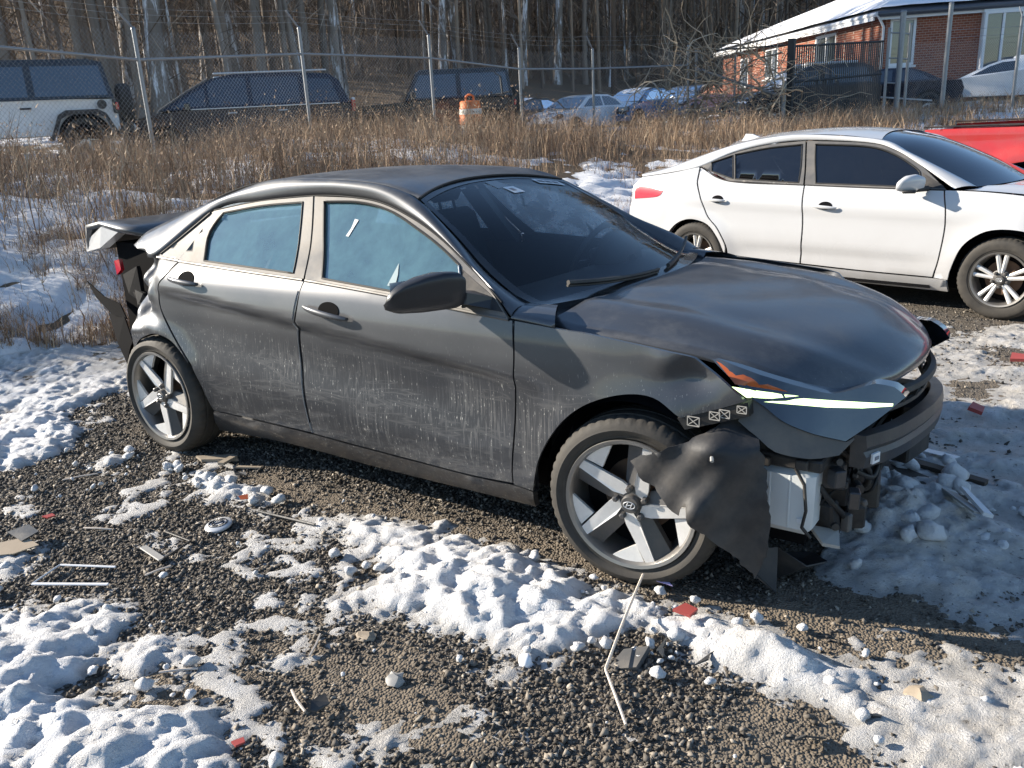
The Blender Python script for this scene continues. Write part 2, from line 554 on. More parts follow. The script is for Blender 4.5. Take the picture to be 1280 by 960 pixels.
def mat_bark(name, c0, c1, snow=0.):
    t = NT(name); v = t.coord('Object', (6, 6, .9)); n = t.noise(v, 2.2, 7, .7, .6)
    c = t.mix(n, c0, c1)
    r = t.rnd()
    c = t.mix(r, c, t.mix(n, tuple(q * .45 for q in c0), tuple(q * .6 for q in c1)))
    if snow:
        g = t.n('ShaderNodeNewGeometry'); gx = t.sep(g.outputs['Normal'])
        s = t.math('MULTIPLY', t.ramp(gx[1], [(.0, 1.), (.45, 0.)]), t.ramp(t.noise(t.coord('Object', (2, 2, .35)), 1.6, 5, .7), [(.50, 0.), (.58, snow)]), True)
        c = t.mix(s, c, (.80, .82, .85))
    return t.done(t.bsdf(c, .92, 0., t.bump(n, .6, .03), spec=.15))

def mat_brick():
    t = NT('brick'); v = t.coord('Object')
    b = t.n('ShaderNodeTexBrick'); b.inputs['Scale'].default_value = 1.0
    b.inputs['Brick Width'].default_value = .23; b.inputs['Row Height'].default_value = .077; b.inputs['Mortar Size'].default_value = .008
    b.inputs['Color1'].default_value = (.30, .095, .055, 1); b.inputs['Color2'].default_value = (.20, .062, .042, 1); b.inputs['Mortar'].default_value = (.36, .30, .25, 1)
    g = t.n('ShaderNodeNewGeometry'); nx = t.sep(g.outputs['Normal'])
    x, y, z = t.sep(v)
    cb = t.n('ShaderNodeCombineXYZ')
    t.l(t.math('ADD', x, y), cb.inputs[0]); t.l(z, cb.inputs[1])
    t.l(cb.outputs[0], b.inputs['Vector'])
    c = t.mix(t.ramp(t.noise(v, 1.2, 5), [(.35, 0.), (.8, .4)]), b.outputs[0], (.36, .17, .11))
    return t.done(t.bsdf(c, .9, 0., t.bump(b.outputs['Fac'], .4, .01), spec=.2))

M = {}
def build_mats():
    M['paint'] = mat_paint_dark()
    M['white'] = mat_paint_white()
    M['snow'] = mat_snow(); M['ground'] = mat_ground(); M['stone'] = mat_stone(); M['rubber'] = mat_rubber()
    M['black'] = simple('black_plastic', (.018, .018, .019), .55, 0, .2, 8, .15, dust=.35)
    M['black_satin'] = simple('dark_satin_cap', (.022, .023, .027), .42, 0, .15, 10, .05, .25, .2)
    M['torn'] = simple('torn_black_plastic', (.012, .012, .013), .7, 0, .3, 10, .2, spec=.2)
    M['black_gloss'] = simple('gloss_black_plastic', (.012, .012, .013), .16, 0, .1, 8, 0, .5, dust=.15)
    M['black_clean'] = simple('dark_cavity', (.008, .008, .009), .95, spec=.08)
    M['seal'] = simple('rubber_seal', (.014, .014, .014), .7)
    M['grey_plastic'] = simple('grey_plastic', (.085, .085, .085), .55, 0, .15, 9, .1, dust=.5)
    M['liner'] = simple('fender_liner_plastic', (.026, .027, .030), .55, 0, .3, 12, .4, dust=.22, bscale=25)
    M['trim'] = simple('dusty_satin_trim', (.125, .122, .118), .45, .35, .12, 14, .05, dust=.35)
    M['alloy'] = simple('machined_alloy', (.78, .77, .75), .34, .35, .08, 20, .03, dust=.22)
    M['alloy_dark'] = simple('dark_alloy', (.085, .085, .087), .40, .3, .15, 12, 0, dust=.4)
    M['alloy_grey'] = simple('grey_alloy', (.30, .295, .285), .35, .8, .1, 14, 0, dust=.4)
    M['steel'] = simple('galvanised_steel', (.27, .28, .29), .5, .6, .18, 10, .05)
    M['rust'] = simple('rusty_disc', (.20, .13, .09), .6, .6, .3, 12)
    M['beam'] = simple('beam_metal', (.07, .07, .074), .42, .55, .25, 7, .15, dust=.5)
    M['tank'] = simple('translucent_tank_plastic', (.62, .66, .68), .42, 0, .06, 5)
    M['win'] = mat_glass('dusty_side_glass', .52, (.32, .48, .52), (.34, .64, .72), 3.2, .36, .66, .16)  # teal of the dust film also carries the blue of reflected sky
    M['winfar'] = mat_glass('frosted_far_glass', .34, (.78, .92, .97), (.80, .90, .95), 9, .46, .56, .0, trl=.9)
    M['shield'] = mat_glass('windscreen_glass', .04, (.82, .88, .90), (.25, .25, .24), 4, .35, .8, .0, fres=.8)
    M['fartint'] = mat_glass('far_car_glass', .08, (.03, .035, .04), (.20, .20, .20), 4, .35, .8, .10)
    M['tint'] = mat_glass('dark_tinted_glass', .07, (.02, .024, .028), (.20, .20, .20), 4, .35, .8, .03)
    M['lens'] = simple('dark_headlamp_lens', (.030, .042, .060), .07, .2, .2, 8, 0, 1.0, .03, dust=.15)  # bluish base colour stands in for sky reflected in the lens
    M['drl'] = simple('daytime_light_strip', (.78, 1.0, .48), .3, 0, .02, 3, estr=1.15)
    M['amber'] = simple('amber_reflector', (.42, .10, .03), .22, 0, .25, 40, 0, .4)
    M['red_lens'] = simple('red_lamp_lens', (.42, .012, .022), .12, 0, .15, 10, 0, .7, .03)
    M['red_paint'] = simple('red_paint', (.56, .045, .045), .22, 0, .08, 4, 0, .7, .05, dust=.2)
    M['glue'] = simple('grey_glue_mark', (.34, .42, .43), .8)
    M['paper'] = simple('white_paper', (.72, .73, .74), .8, 0, .05, 8)
    M['print'] = simple('grey_print', (.20, .21, .24), .8)
    M['blue_tape'] = simple('cardboard', (.42, .34, .25), .9, 0, .15, 6, .1)
    M['seat'] = simple('dark_seat_cloth', (.030, .031, .034), .85, 0, .2, 20)
    M['dash'] = simple('dashboard_plastic', (.022, .023, .026), .5, 0, .2, 20)
    M['wood'] = simple('weathered_board', (.30, .25, .19), .85, 0, .3, 10, .3)
    M['dark_wood'] = simple('dark_wet_board', (.055, .045, .035), .7, 0, .3, 10, .3)
    M['shard'] = simple('broken_dark_plastic', (.03, .034, .038), .4, 0, .3, 10, .2, dust=.3)
    M['shard_grey'] = simple('broken_grey_plastic', (.33, .32, .30), .6, 0, .2, 10, .1)
    M['silver'] = simple('silver_plastic', (.62, .63, .64), .32, .35, .1, 20)
    M['red_bit'] = simple('red_plastic', (.36, .07, .06), .45, 0, .2, 8, .1)
    M['lilac'] = simple('lilac_flag', (.42, .36, .62), .7)
    M['straw'] = simple('pale_stalk', (.62, .54, .46), .7, 0, .2, 30)
    M['orange'] = simple('orange_plastic', (.72, .17, .03), .55, 0, .15, 6, .1, dust=.4)
    M['drum_white'] = simple('reflective_band', (.66, .65, .60), .5, 0, .15, 8, 0, dust=.3)
    M['navy'] = simple('navy_paint', (.012, .018, .036), .2, .3, .2, 6, 0, .7, .05, dust=.15)
    M['blackpaint'] = simple('black_paint', (.010, .011, .014), .22, .1, .2, 6, 0, .7, .05, dust=.15)
    M['blue'] = simple('blue_paint', (.08, .21, .38), .25, .3, .15, 6, 0, .7, .05)
    M['carwhite'] = simple('distant_white_paint', (.72, .73, .74), .3, 0, .05, 4, 0, .5, .05, dust=.15)
    M['vsnow'] = simple('snow_on_roof', (.84, .85, .88), .8, 0, .04, 3, .4, bscale=6)
    M['fence'] = simple('chain_link_wire', (.30, .31, .32), .5, .4, .1, 4)
    M['slat'] = simple('dark_slat', (.020, .022, .026), .6, 0, .3, 6)
    M['brick'] = mat_brick()
    M['fascia'] = simple('white_fascia', (.74, .75, .76), .6, 0, .06, 3)
    M['gutter'] = simple('dark_gutter', (.10, .11, .13), .4, .3)
    M['house_glass'] = mat_glass('house_window_glass', .25, (.25, .3, .33), (.35, .40, .42), 2, .3, .8, .08)
    M['curtain'] = simple('pale_curtain', (.55, .55, .52), .9, 0, .1, 4)
    M['weed'] = mat_attr('dry_weed', [(0, (.11, .072, .048)), (.35, (.28, .19, .125)), (.7, (.44, .33, .225)), (.92, (.58, .47, .34)), (1, (.66, .57, .44))])
    M['twig'] = mat_attr('winter_twigs', [(0, (.085, .062, .046)), (.5, (.21, .16, .12)), (.85, (.33, .265, .205)), (1, (.46, .40, .34))])
    M['vine'] = mat_attr('pale_vine', [(0, (.16, .12, .085)), (.6, (.36, .29, .21)), (1, (.58, .50, .39))])
    M['bark'] = mat_bark('tree_bark', (.17, .138, .112), (.42, .36, .305))
    M['bark_snow'] = mat_bark('snow_plastered_bark', (.17, .14, .118), (.42, .37, .32), .9)
    M['hill'] = simple('leaf_litter_hill', (.20, .15, .11), .95, 0, .5, .25)
    M['sticker_red'] = simple('red_sticker', (.45, .05, .06), .5)
build_mats()
# ------------------------------------------------------------------ terrain
GC = [(0,-4,0),(4,-6,0),(8,-4,0),(-3,-5,.05),(2,-2,0),(0,-1,0),(4,0,0),(8,0,0),(0,.5,0),(2,1,0),(4,2.5,-.03),(3.4,3.6,-.07),
 (.8,5.2,-.08),(3.4,4.8,-.08),(1.8,6.4,-.06),(6,5,-.05),(2.5,8.2,-.03),(6,9,0),(10,6,0),(12,0,0),(12,-8,0),(0,3,-.02),
 (-1.1,-.9,.02),(-1.2,-.2,.08),(-1.25,.8,.14),(-1.25,2.0,.18),(-1.0,3.6,.18),(-2.3,-.7,.08),(-1.9,.1,.2),(-2.97,.5,.58),(-3.15,-.06,.36),(-2.9,1.8,.72),(-2.6,3.6,.62),
 (-5.8,1.75,1.0),(-4.6,2.6,.98),(-5.0,4.4,1.03),(-2,6.3,.50),(-1.,6.8,.24),(-2.1,10.2,.72),(-1.3,14.5,.78),(.9,13.4,.62),(1.5,10.5,.2),
 (-4,-1.5,.35),(-4.9,-1.0,1.05),(-6.2,-1.8,1.75),(-8,-2.6,1.9),(-9,-1,1.5),(-6,-5,.5),(-12,-8,1.2),  # includes an unseen mound, added out of view to shade the bank
 (-9.1,5.3,1.19),(-9.5,9,1.40),(-9.1,12.4,1.34),(-8.2,14.8,1.02),(-7.8,17.1,1.04),(-5.6,18.7,1.0),(-3.1,19.1,.86),(-1.6,23.4,1.02),(-.6,25.4,1.02),(1.1,27.3,1.08),(4,26,.9),(8,20,.5),
 (-14,6.4,1.34),(-14.7,3,1.4),(-12.2,10.2,1.2),(-10.8,12.4,1.2),(-10,15.5,1.06),(-14,27,.86),(-13,31,.9),(-3,30.4,1.3),(-14,44,1.2),(1,35.7,1.3),(12,38,1.3),
 (-24,10,2.0),(-20,20,1.8),(-20,34,1.8),(-18,60,2.4),(-30,50,4.),(-40,20,4.5),(-30,4,2.6),(-60,40,9),(-45,70,9),(-10,95,8),(20,60,2.5),(40,30,1),(30,0,0),(30,-30,0),(-20,-30,1),(-60,0,6),(-90,60,22),(-60,110,22),(0,130,17),(60,100,5),(80,0,1),(60,-60,0),(-60,-60,3),(-120,20,20)]
GC = np.array(GC, float)
def _tps_fit(P, lam):
    n = len(P); d = np.sqrt(((P[:, None, :2] - P[None, :, :2]) ** 2).sum(-1)) + 1e-9
    K = d * 1.0
    A = np.zeros((n + 3, n + 3)); A[:n, :n] = K + lam * np.eye(n)
    Q = np.c_[np.ones(n), P[:, :2]]; A[:n, n:] = Q; A[n:, :n] = Q.T
    return np.linalg.solve(A, np.r_[P[:, 2], 0, 0, 0])
_TW = _tps_fit(GC, -.15)
def G(x, y):
    x = np.asarray(x, float); y = np.asarray(y, float); s = x.shape
    X = np.c_[x.ravel(), y.ravel()]; out = np.zeros(len(X))
    for i in range(0, len(X), 40000):
        b = X[i:i + 40000]
        d = np.sqrt(((b[:, None] - GC[None, :, :2]) ** 2).sum(-1))
        out[i:i + 40000] = d @ _TW[:-3] + _TW[-3] + b @ _TW[-2:]
    z = out.reshape(s)
    # flat lot under and in front of the cars
    lot = sst(x, -1.0, 0.2) * (1 - sst(y, 2.0, 4.0)) * (1 - sst(x, 9, 14)) * sst(y, -9, -6)
    return z * (1 - lot)
def g1(x, y): return float(G(np.array([x]), np.array([y]))[0])

def axis(knots):
    out = []
    for a, b, st in knots:
        n = max(1, int(round((b - a) / st))); out += list(a + (b - a) * np.arange(n) / n)
    out.append(knots[-1][1]); return np.array(out)

def soilmask(x, y):
    # bank and verge: soil and dead litter instead of gravel
    foot = np.interp(y, [-6, -1.5, -.6, 0, 2, 4, 6.4, 9, 12, 16], [-5.5, -3.4, -2.4, -1.75, -1.4, -1.3, -.9, .4, 3, 6])
    return 1 - sst(x, foot - .25, foot + .15 + .5 * (fbm(x * 1.3, y * 1.3) - .5))

def mudmask(x, y):
    # compacted fines: the strip beside the car and a few worn patches
    a = np.exp(-((y + .86 + .05 * np.sin(x * 2)) / .13) ** 2) * sst(x, .2, .9) * (1 - sst(x, 3.3, 3.9))
    b = sst(fbm(x * 1.1 + 40, y * 1.1, 4), .56, .66)
    return np.clip(a + b, 0, 1) * (np.hypot(x - 2, y) < 14)

def hm(x, y):
    """fine relief of the gravel"""
    return .012 * (fbm(x * 2.2, y * 2.2, 4) - .5) + .010 * (fbm(x * 11, y * 11, 3) - .5)

def tgrid(xs, ys):
    X, Y = np.meshgrid(xs, ys, indexing='ij')
    nx, ny = X.shape
    i = np.arange(nx - 1)[:, None] * ny + np.arange(ny - 1)[None]
    F = np.stack([i, i + ny, i + ny + 1, i + 1], -1).reshape(-1, 4)
    return X, Y, F

def build_ground():
    xs = axis([(-900, -120, 120), (-120, -16, 4), (-16, -4, .35), (-4, -1.5, .06), (-1.5, 4.6, .028), (4.6, 8, .2), (8, 60, 4), (60, 900, 120)])
    ys = axis([(-900, -60, 120), (-60, -4, 4), (-4, -2.9, .1), (-2.9, .2, .028), (.2, 6, .07), (6, 30, .4), (30, 130, 4), (130, 900, 110)])
    X, Y, F = tgrid(xs, ys)
    Z = G(X, Y)
    far = sst(np.hypot(X, Y - 20), 110, 200)
    Z = Z * (1 - far) + np.clip(Z, 0, 30) * far * .4
    near = (1 - sst(np.hypot(X - 1, Y), 9, 14))
    Z = Z + hm(X, Y) * near + .16 * (fbm(X * .9, Y * .9, 3) - .5) * soilmask(X, Y)
    o = mk('ground', np.stack([X, Y, Z], -1).reshape(-1, 3), F, M['ground'], smooth=True, attr={'soil': soilmask(X, Y).ravel(), 'mud': mudmask(X, Y).ravel()})
    o['kind'] = 'structure'
build_ground()
def gz(x, y):
    X = np.asarray(x, float); Y = np.asarray(y, float)
    return G(X, Y) + hm(X, Y) * (1 - sst(np.hypot(X - 1, Y), 9, 14)) + .16 * (fbm(X * .9, Y * .9, 3) - .5) * soilmask(X, Y)
def gz1(x, y): return float(gz(np.array([x]), np.array([y]))[0])

# ------------------------------------------------------------------ snow patches (outlines in metres on the lot)
SN = {
'A': (1.0, .15, [(0.15,-0.98),(0.31,-0.99),(0.69,-0.98),(1.08,-1.02),(1.42,-1.01),(1.67,-0.92),(1.89,-0.88),(2.22,-0.89),(2.46,-0.92),(2.67,-0.93),(2.86,-0.88),(3.03,-0.93),(3.22,-0.95),(3.38,-0.98),(3.5,-0.98),(3.62,-0.93),(3.74,-0.85),(3.93,-0.75),(4.3,-.6),(4.9,-.4),(4.9,-1.3),(4.2,-1.5),(3.9,-1.55),(3.65,-1.45),(3.59,-1.33),(3.54,-1.29),(3.56,-1.21),(3.41,-1.22),(3.28,-1.17),(3.13,-1.17),(3.02,-1.09),(2.85,-1.11),(2.84,-1.2),(2.71,-1.22),(2.71,-1.37),(2.64,-1.5),(2.53,-1.52),(2.41,-1.44),(2.26,-1.43),(2.25,-1.49),(2.11,-1.4),(2.09,-1.47),(2.06,-1.6),(1.76,-1.57),(1.82,-1.44),(1.91,-1.33),(1.95,-1.24),(1.75,-1.15),(1.49,-1.21),(1.3,-1.16),(1.01,-1.1),(0.7,-1.12),(0.39,-1.08)]),
'B': (1.0, .15, [(0.5,-2.5),(0.91,-2.09),(0.8,-2.0),(0.94,-1.95),(1.1,-1.89),(1.23,-1.9),(1.35,-2.01),(1.35,-2.06),(1.5,-2.13),(1.51,-2.21),(1.65,-2.27),(1.79,-2.22),(1.88,-2.13),(2.03,-2.12),(2.18,-2.18),(2.28,-2.29),(2.0,-2.9),(.8,-2.9)]),
'C': (.75, .45, [(1.48,-2.09),(1.5,-1.92),(1.66,-1.88),(1.74,-1.81),(1.98,-1.74),(2.16,-1.74),(2.07,-1.82),(1.87,-1.88),(1.81,-1.92),(1.65,-1.96),(1.66,-2.08),(1.71,-2.19),(1.58,-2.17)]),
'D': (.8, .3, [(0.1,-2.1),(0.33,-1.86),(0.54,-1.78),(0.6,-1.86),(0.64,-1.98),(0.5,-2.2)]),
'E': (.7, .3, [(0.7,-1.57),(0.76,-1.5),(0.98,-1.42),(1.22,-1.44),(1.31,-1.47),(1.13,-1.56),(0.93,-1.6)]),
'F': (1.1, .05, [(-2.9,-1.2),(-1.6,-1.9),(-.8,-1.75),(-0.59,-1.49),(-0.57,-1.29),(-0.58,-1.11),(-0.68,-0.96),(-1.01,-0.9),(-1.21,-0.76),(-1.15,-0.47),(-1.1,-.1),(-1.6,.2),(-2.3,.1),(-2.9,-.3)]),
'G': (.7, .2, [(-0.32,-1.23),(-0.21,-1.05),(0.0,-1.0),(-0.0,-1.18)]),
'H': (.7, .6, [(2.61,-1.81),(2.65,-1.67),(2.75,-1.57),(2.9,-1.56),(3.06,-1.56),(3.16,-1.59),(3.13,-1.66),(3.02,-1.67),(2.89,-1.7),(2.78,-1.78),(2.68,-1.83)]),
'I': (.65, .6, [(2.34,-2.1),(2.4,-1.94),(2.47,-1.86),(2.59,-1.89),(2.74,-2.01),(2.46,-2.18)]),
'K': (.95, .35, [(3.3,-0.51),(3.46,-0.51),(3.62,-0.54),(3.75,-0.6),(4.1,-0.55),(5.2,-.6),(5.4,1.5),(4.6,1.6),(3.95,1.5),(3.42,1.24),(3.3,1.0),(3.1,.8),(3.0,0.5),(3.05,-0.01),(3.2,-0.25)]),
'L': (.85, .65, [(3.0,1.4),(2.9,2.7),(3.31,3.7),(3.82,4.47),(5.8,4.2),(5.8,1.4),(3.95,1.2),(3.43,1.1)]),
}
SH = [[(1.4,-2.28),(1.41,-2.18),(1.63,-2.28),(1.57,-2.36)], [(3.48,-0.53),(3.63,-0.46),(3.86,-0.61),(3.85,-0.73),(3.65,-0.72)], [(3.28,2.15),(3.53,2.18),(3.61,1.81),(3.35,1.69)], [(3.35,3.0),(3.6,3.1),(3.75,2.7),(3.45,2.6)]]

def blur(A, r):
    for ax in (0, 1):
        k = np.ones(2 * r + 1) / (2 * r + 1)
        A = np.apply_along_axis(lambda m: np.convolve(m, k, mode='same'), ax, A)
    return A

def lumps(x, y, s):
    """rounded lumps: distance to jittered cell centres"""
    X = x * s; Y = y * s; xi = np.floor(X).astype(int); yi = np.floor(Y).astype(int)
    best = np.full(X.shape, 9.)
    for a in (-1, 0, 1):
        for b in (-1, 0, 1):
            cx = xi + a; cy = yi + b
            jx = _NT[cx % 256, cy % 256]; jy = _NT[(cx + 71) % 256, (cy + 33) % 256]
            d = np.hypot(X - cx - jx, Y - cy - jy)
            best = np.minimum(best, d)
    return np.sqrt(np.clip(1 - best * 1.15, 0, 1))

def build_snow():
    # near lot
    st = .0125
    xs = np.arange(-3.0, 5.6, st); ys = np.arange(-2.95, 4.5, st * 1.25)
    X, Y, F = tgrid(xs, ys)
    c = 4
    Xc, Yc = X[::c, ::c], Y[::c, ::c]
    m = np.zeros(Xc.shape); dirt = np.zeros(Xc.shape); wsum = np.zeros(Xc.shape) + 1e-6
    wx = Xc + .10 * (fbm(Xc * 4, Yc * 4) - .5); wy = Yc + .10 * (fbm(Xc * 4 + 50, Yc * 4) - .5)
    for k, (w, dv, poly) in SN.items():
        i = pip(wx, wy, poly).astype(float)
        m = np.maximum(m, i * w); dirt += i * dv; wsum += i
    for h in SH: m *= 1 - pip(wx, wy, h) * .9
    dirt = blur(dirt / wsum, 3); m = blur(m, 1)
    def up(A):
        ii = np.arange(X.shape[0]) / c; jj = np.arange(X.shape[1]) / c
        i0 = np.clip(ii.astype(int), 0, A.shape[0] - 2); j0 = np.clip(jj.astype(int), 0, A.shape[1] - 2)
        fi = np.clip(ii - i0, 0, 1)[:, None]; fj = np.clip(jj - j0, 0, 1)[None]
        return (A[i0][:, j0] * (1 - fi) * (1 - fj) + A[i0 + 1][:, j0] * fi * (1 - fj) + A[i0][:, j0 + 1] * (1 - fi) * fj + A[i0 + 1][:, j0 + 1] * fi * fj)
    m = up(m); dirt = up(dirt)
    n1 = fbm(X * 3.1, Y * 3.1, 5); n2 = fbm(X * 13, Y * 13, 4); n3 = fbm(X * 38, Y * 38, 3)
    lu = lumps(X, Y, 9) * .6 + lumps(X + 3, Y, 19) * .4
    lu2 = lumps(X + 9, Y + 4, 6.0)
    # fluffy parts of the main band and of the pile in the shadow
    fluff = .9 * np.exp(-(((X - 2.3) / .50) ** 2 + ((Y + 1.15) / .24) ** 2)) + .8 * np.exp(-(((X - .45) / .35) ** 2 + ((Y + 1.02) / .08) ** 2)) + .75 * np.exp(-(((X - 3.28) / .3) ** 2 + ((Y + 1.06) / .12) ** 2))
    fluff += 1.1 * np.exp(-(((X - 3.42) / .26) ** 2 + ((Y - .12) / .36) ** 2)) + .8 * np.exp(-(((X - 1.45) / .6) ** 2 + ((Y + 2.35) / .25) ** 2)) + .5 * np.exp(-(((X + .9) / .8) ** 2 + ((Y + 1.1) / .5) ** 2))
    thick = np.clip(fluff, 0, 1.2)
    T = m * (.012 + .026 * n1 + .020 * thick) + (.052 + .03 * thick) * (n2 - .5) * sst(m, .03, .4) + .038 * (n3 - .5) + .050 * (n1 - .5) * sst(m, .03, .4) - .0110
    T = T + .012 * m * (sst(X, 2.9, 3.3) + sst(Y, -1.7, -2.0) * sst(X, 2.4, 2.2))
    flat = 1 - .45 * np.clip(sst(X, 2.9, 3.3) + sst(Y, -.6, -.2), 0, 1) * (1 - np.clip(fluff, 0, 1))
    T = (T + .006 * m) * flat * np.where(T > 0, 1 - .30 * (1 - np.clip(fluff, 0, 1)), 1)
    T = T + sst(m, .35, .8) * np.clip(fluff, 0, 1.2) * (.010 * lu * n2 * 2 + .052 * (fbm(X * 9 + 31, Y * 9, 5) - .40) + .026 * (fbm(X * 27, Y * 27, 3) - .4) + .013)
    ruts = .5 + .5 * np.sin((Y - .28 * X) * 16 + 3 * n1)
    T = T - .018 * ruts * sst(X, 3.2, 3.7) * sst(Y, -.6, 0) * (1 - fluff.clip(0, 1))
    # thin random scraps over the gravel
    T = np.maximum(T, .020 * sst(fbm(X * 2.4 + 9, Y * 2.4, 4), .60, .66) * sst(n2, .44, .6) - .006 - .02 * sst(Y, .4, .9) * (X < 3.0))
    T = T + .012 * np.clip(m, 0, 1) * sst(X, 3.2, 3.5) * sst(Y, -.6, -.35)
    T = np.where(T > 0, T * np.minimum(1, T / .020), T)
    # dry strip under and right beside the car
    under = pip(X, Y, [(-.9,-.72),(.3,-.84),(2.3,-.80),(2.6,-.86),(3.0,-.82),(3.25,-.70),(3.25,.7),(2.9,.95),(-1.05,.95)])
    T = np.where(under, -.02, T)
    Z = gz(X, Y) + np.maximum(T, -.02)
    keep = (T.ravel()[F] > -.004).any(1)
    F = F[keep]
    used = np.unique(F); mp = np.full(X.size, -1); mp[used] = np.arange(len(used))
    V = np.stack([X, Y, Z], -1).reshape(-1, 3)[used]
    dr = dirt + .40 * sst(X, 2.7, 3.6) + .12 + 1.0 * (n1 - .46) - .3 * np.clip(fluff, 0, 1)
    o = mk('snow', V, mp[F], M['snow'], smooth=True, attr={'thick': T.ravel()[used], 'dirt': np.clip(dr, 0, 1).ravel()[used]})
    tag(o, kind='stuff'); o['label'] = 'trampled melting snow lying in patches on the gravel lot'
    # bank and verge
    xs = np.arange(-22, 7, .07); ys = np.arange(-5, 36, .085)
    X, Y, F = tgrid(xs, ys)
    s = soilmask(X, Y)
    n1 = fbm(X * .55, Y * .55, 5); n2 = fbm(X * 2.3, Y * 2.3, 4); n3 = fbm(X * 7, Y * 7, 3)
    cover = -.004 + .075 * np.exp(-(((X + 2.6) / 1.6) ** 2 + ((Y + .1) / 1.1) ** 2)) + .04 * np.exp(-(((X + 3.4) / .9) ** 2 + ((Y - 2.6) / 1.6) ** 2)) + .05 * np.exp(-(((X + 1.6) / 1.3) ** 2 + ((Y - 7.2) / 2.2) ** 2))
    cover += .05 * sst(X, -9.6, -10.5) * 0 + .07 * sst(Y, 14, 17) * sst(X, -9, -7)
    T = cover * 1.0 + .24 * (n1 - .52) + .22 * (n2 - .5) + .12 * (n3 - .5)
    T = np.clip(T, -.05, .11) * (s > .5) - .05 * (s <= .5)
    T = T - .06 * ((X > -3.0) & (X < 5.6) & (Y > -2.9) & (Y < 4.4) & (s < .6))
    Z = gz(X, Y) + np.maximum(T, -.03)
    keep = (T.ravel()[F] > -.01).any(1); F = F[keep]
    used = np.unique(F); mp = np.full(X.size, -1); mp[used] = np.arange(len(used))
    V = np.stack([X, Y, Z], -1).reshape(-1, 3)[used]
    o = mk('bank_snow', V, mp[F], M['snow'], smooth=True, attr={'thick': T.ravel()[used] + .02, 'dirt': np.full(len(used), .12)})
    tag(o, kind='stuff'); o['label'] = 'snow lying between dead weeds on the bank'
build_snow()

# ------------------------------------------------------------------ loose gravel and snow lumps
def scatter_stones():
    rng = np.random.RandomState(3)
    oct_ = np.array([(1,0,0),(-1,0,0),(0,1,0),(0,-1,0),(0,0,1),(0,0,-1)], float)
    of = np.array([(0,2,4),(2,1,4),(1,3,4),(3,0,4),(2,0,5),(1,2,5),(3,1,5),(0,3,5)])
    def make(name, N, x0, x1, y0, y1, smin, smax, dens=None):
        x = rng.uniform(x0, x1, N); y = rng.uniform(y0, y1, N)
        keep = soilmask(x, y) < .5
        k2 = (fbm(x * 1.6 + 5, y * 1.6, 4) + .35 * rng.rand(N) > .46) & (rng.rand(N) > .82 * mudmask(x, y))
        keep &= k2
        x, y = x[keep], y[keep]; n = len(x)
        sz = smin + (smax - smin) * rng.rand(n) ** 3.0
        ax = rng.rand(n, 6, 1) * 1.0 + .32
        V = oct_[None] * ax * sz[:, None, None] * .5
        V = V + rng.randn(n, 6, 3) * sz[:, None, None] * .13
        V[:, :, 2] *= .72
        a = rng.rand(n) * 2 * PI; ca, sa = np.cos(a)[:, None], np.sin(a)[:, None]
        tl = rng.randn(n)[:, None] * .5
        X = V[:, :, 0] * ca - V[:, :, 1] * sa; Y = V[:, :, 0] * sa + V[:, :, 1] * ca; Z = V[:, :, 2] + X * tl * .6
        z = gz(x, y)
        V = np.stack([X + x[:, None], Y + y[:, None], Z + (z + sz * .12)[:, None]], -1).reshape(-1, 3)
        F = (of[None] + np.arange(n)[:, None, None] * 6).reshape(-1, 3)
        r = np.repeat(rng.rand(n), 6)
        o = mk(name, V, F, M['stone'], attr={'rnd': r}); tag(o, kind='stuff')
        o['label'] = 'loose grey gravel chips covering the lot'
    make('gravel', 190000, -1.2, 4.3, -2.75, -.2, .0045, .028)
    make('gravel_far', 30000, -1.2, 5.8, -.4, 4.6, .012, .034)
scatter_stones()

def lump_mesh(rng, n=2):
    bm = bmesh.new(); bmesh.ops.create_icosphere(bm, subdivisions=n, radius=1)
    d = [rng.uniform(-9, 9) for _ in range(3)]
    from mathutils import noise as mn
    for v in bm.verts:
        v.co *= 1 + .55 * mn.noise(v.co * 1.3 + Vector(d)) + .30 * mn.noise(v.co * 3.1 + Vector(d))
    V = [v.co.copy() for v in bm.verts]; F = [tuple(v.index for v in f.verts) for f in bm.faces]; bm.free()
    return V, F

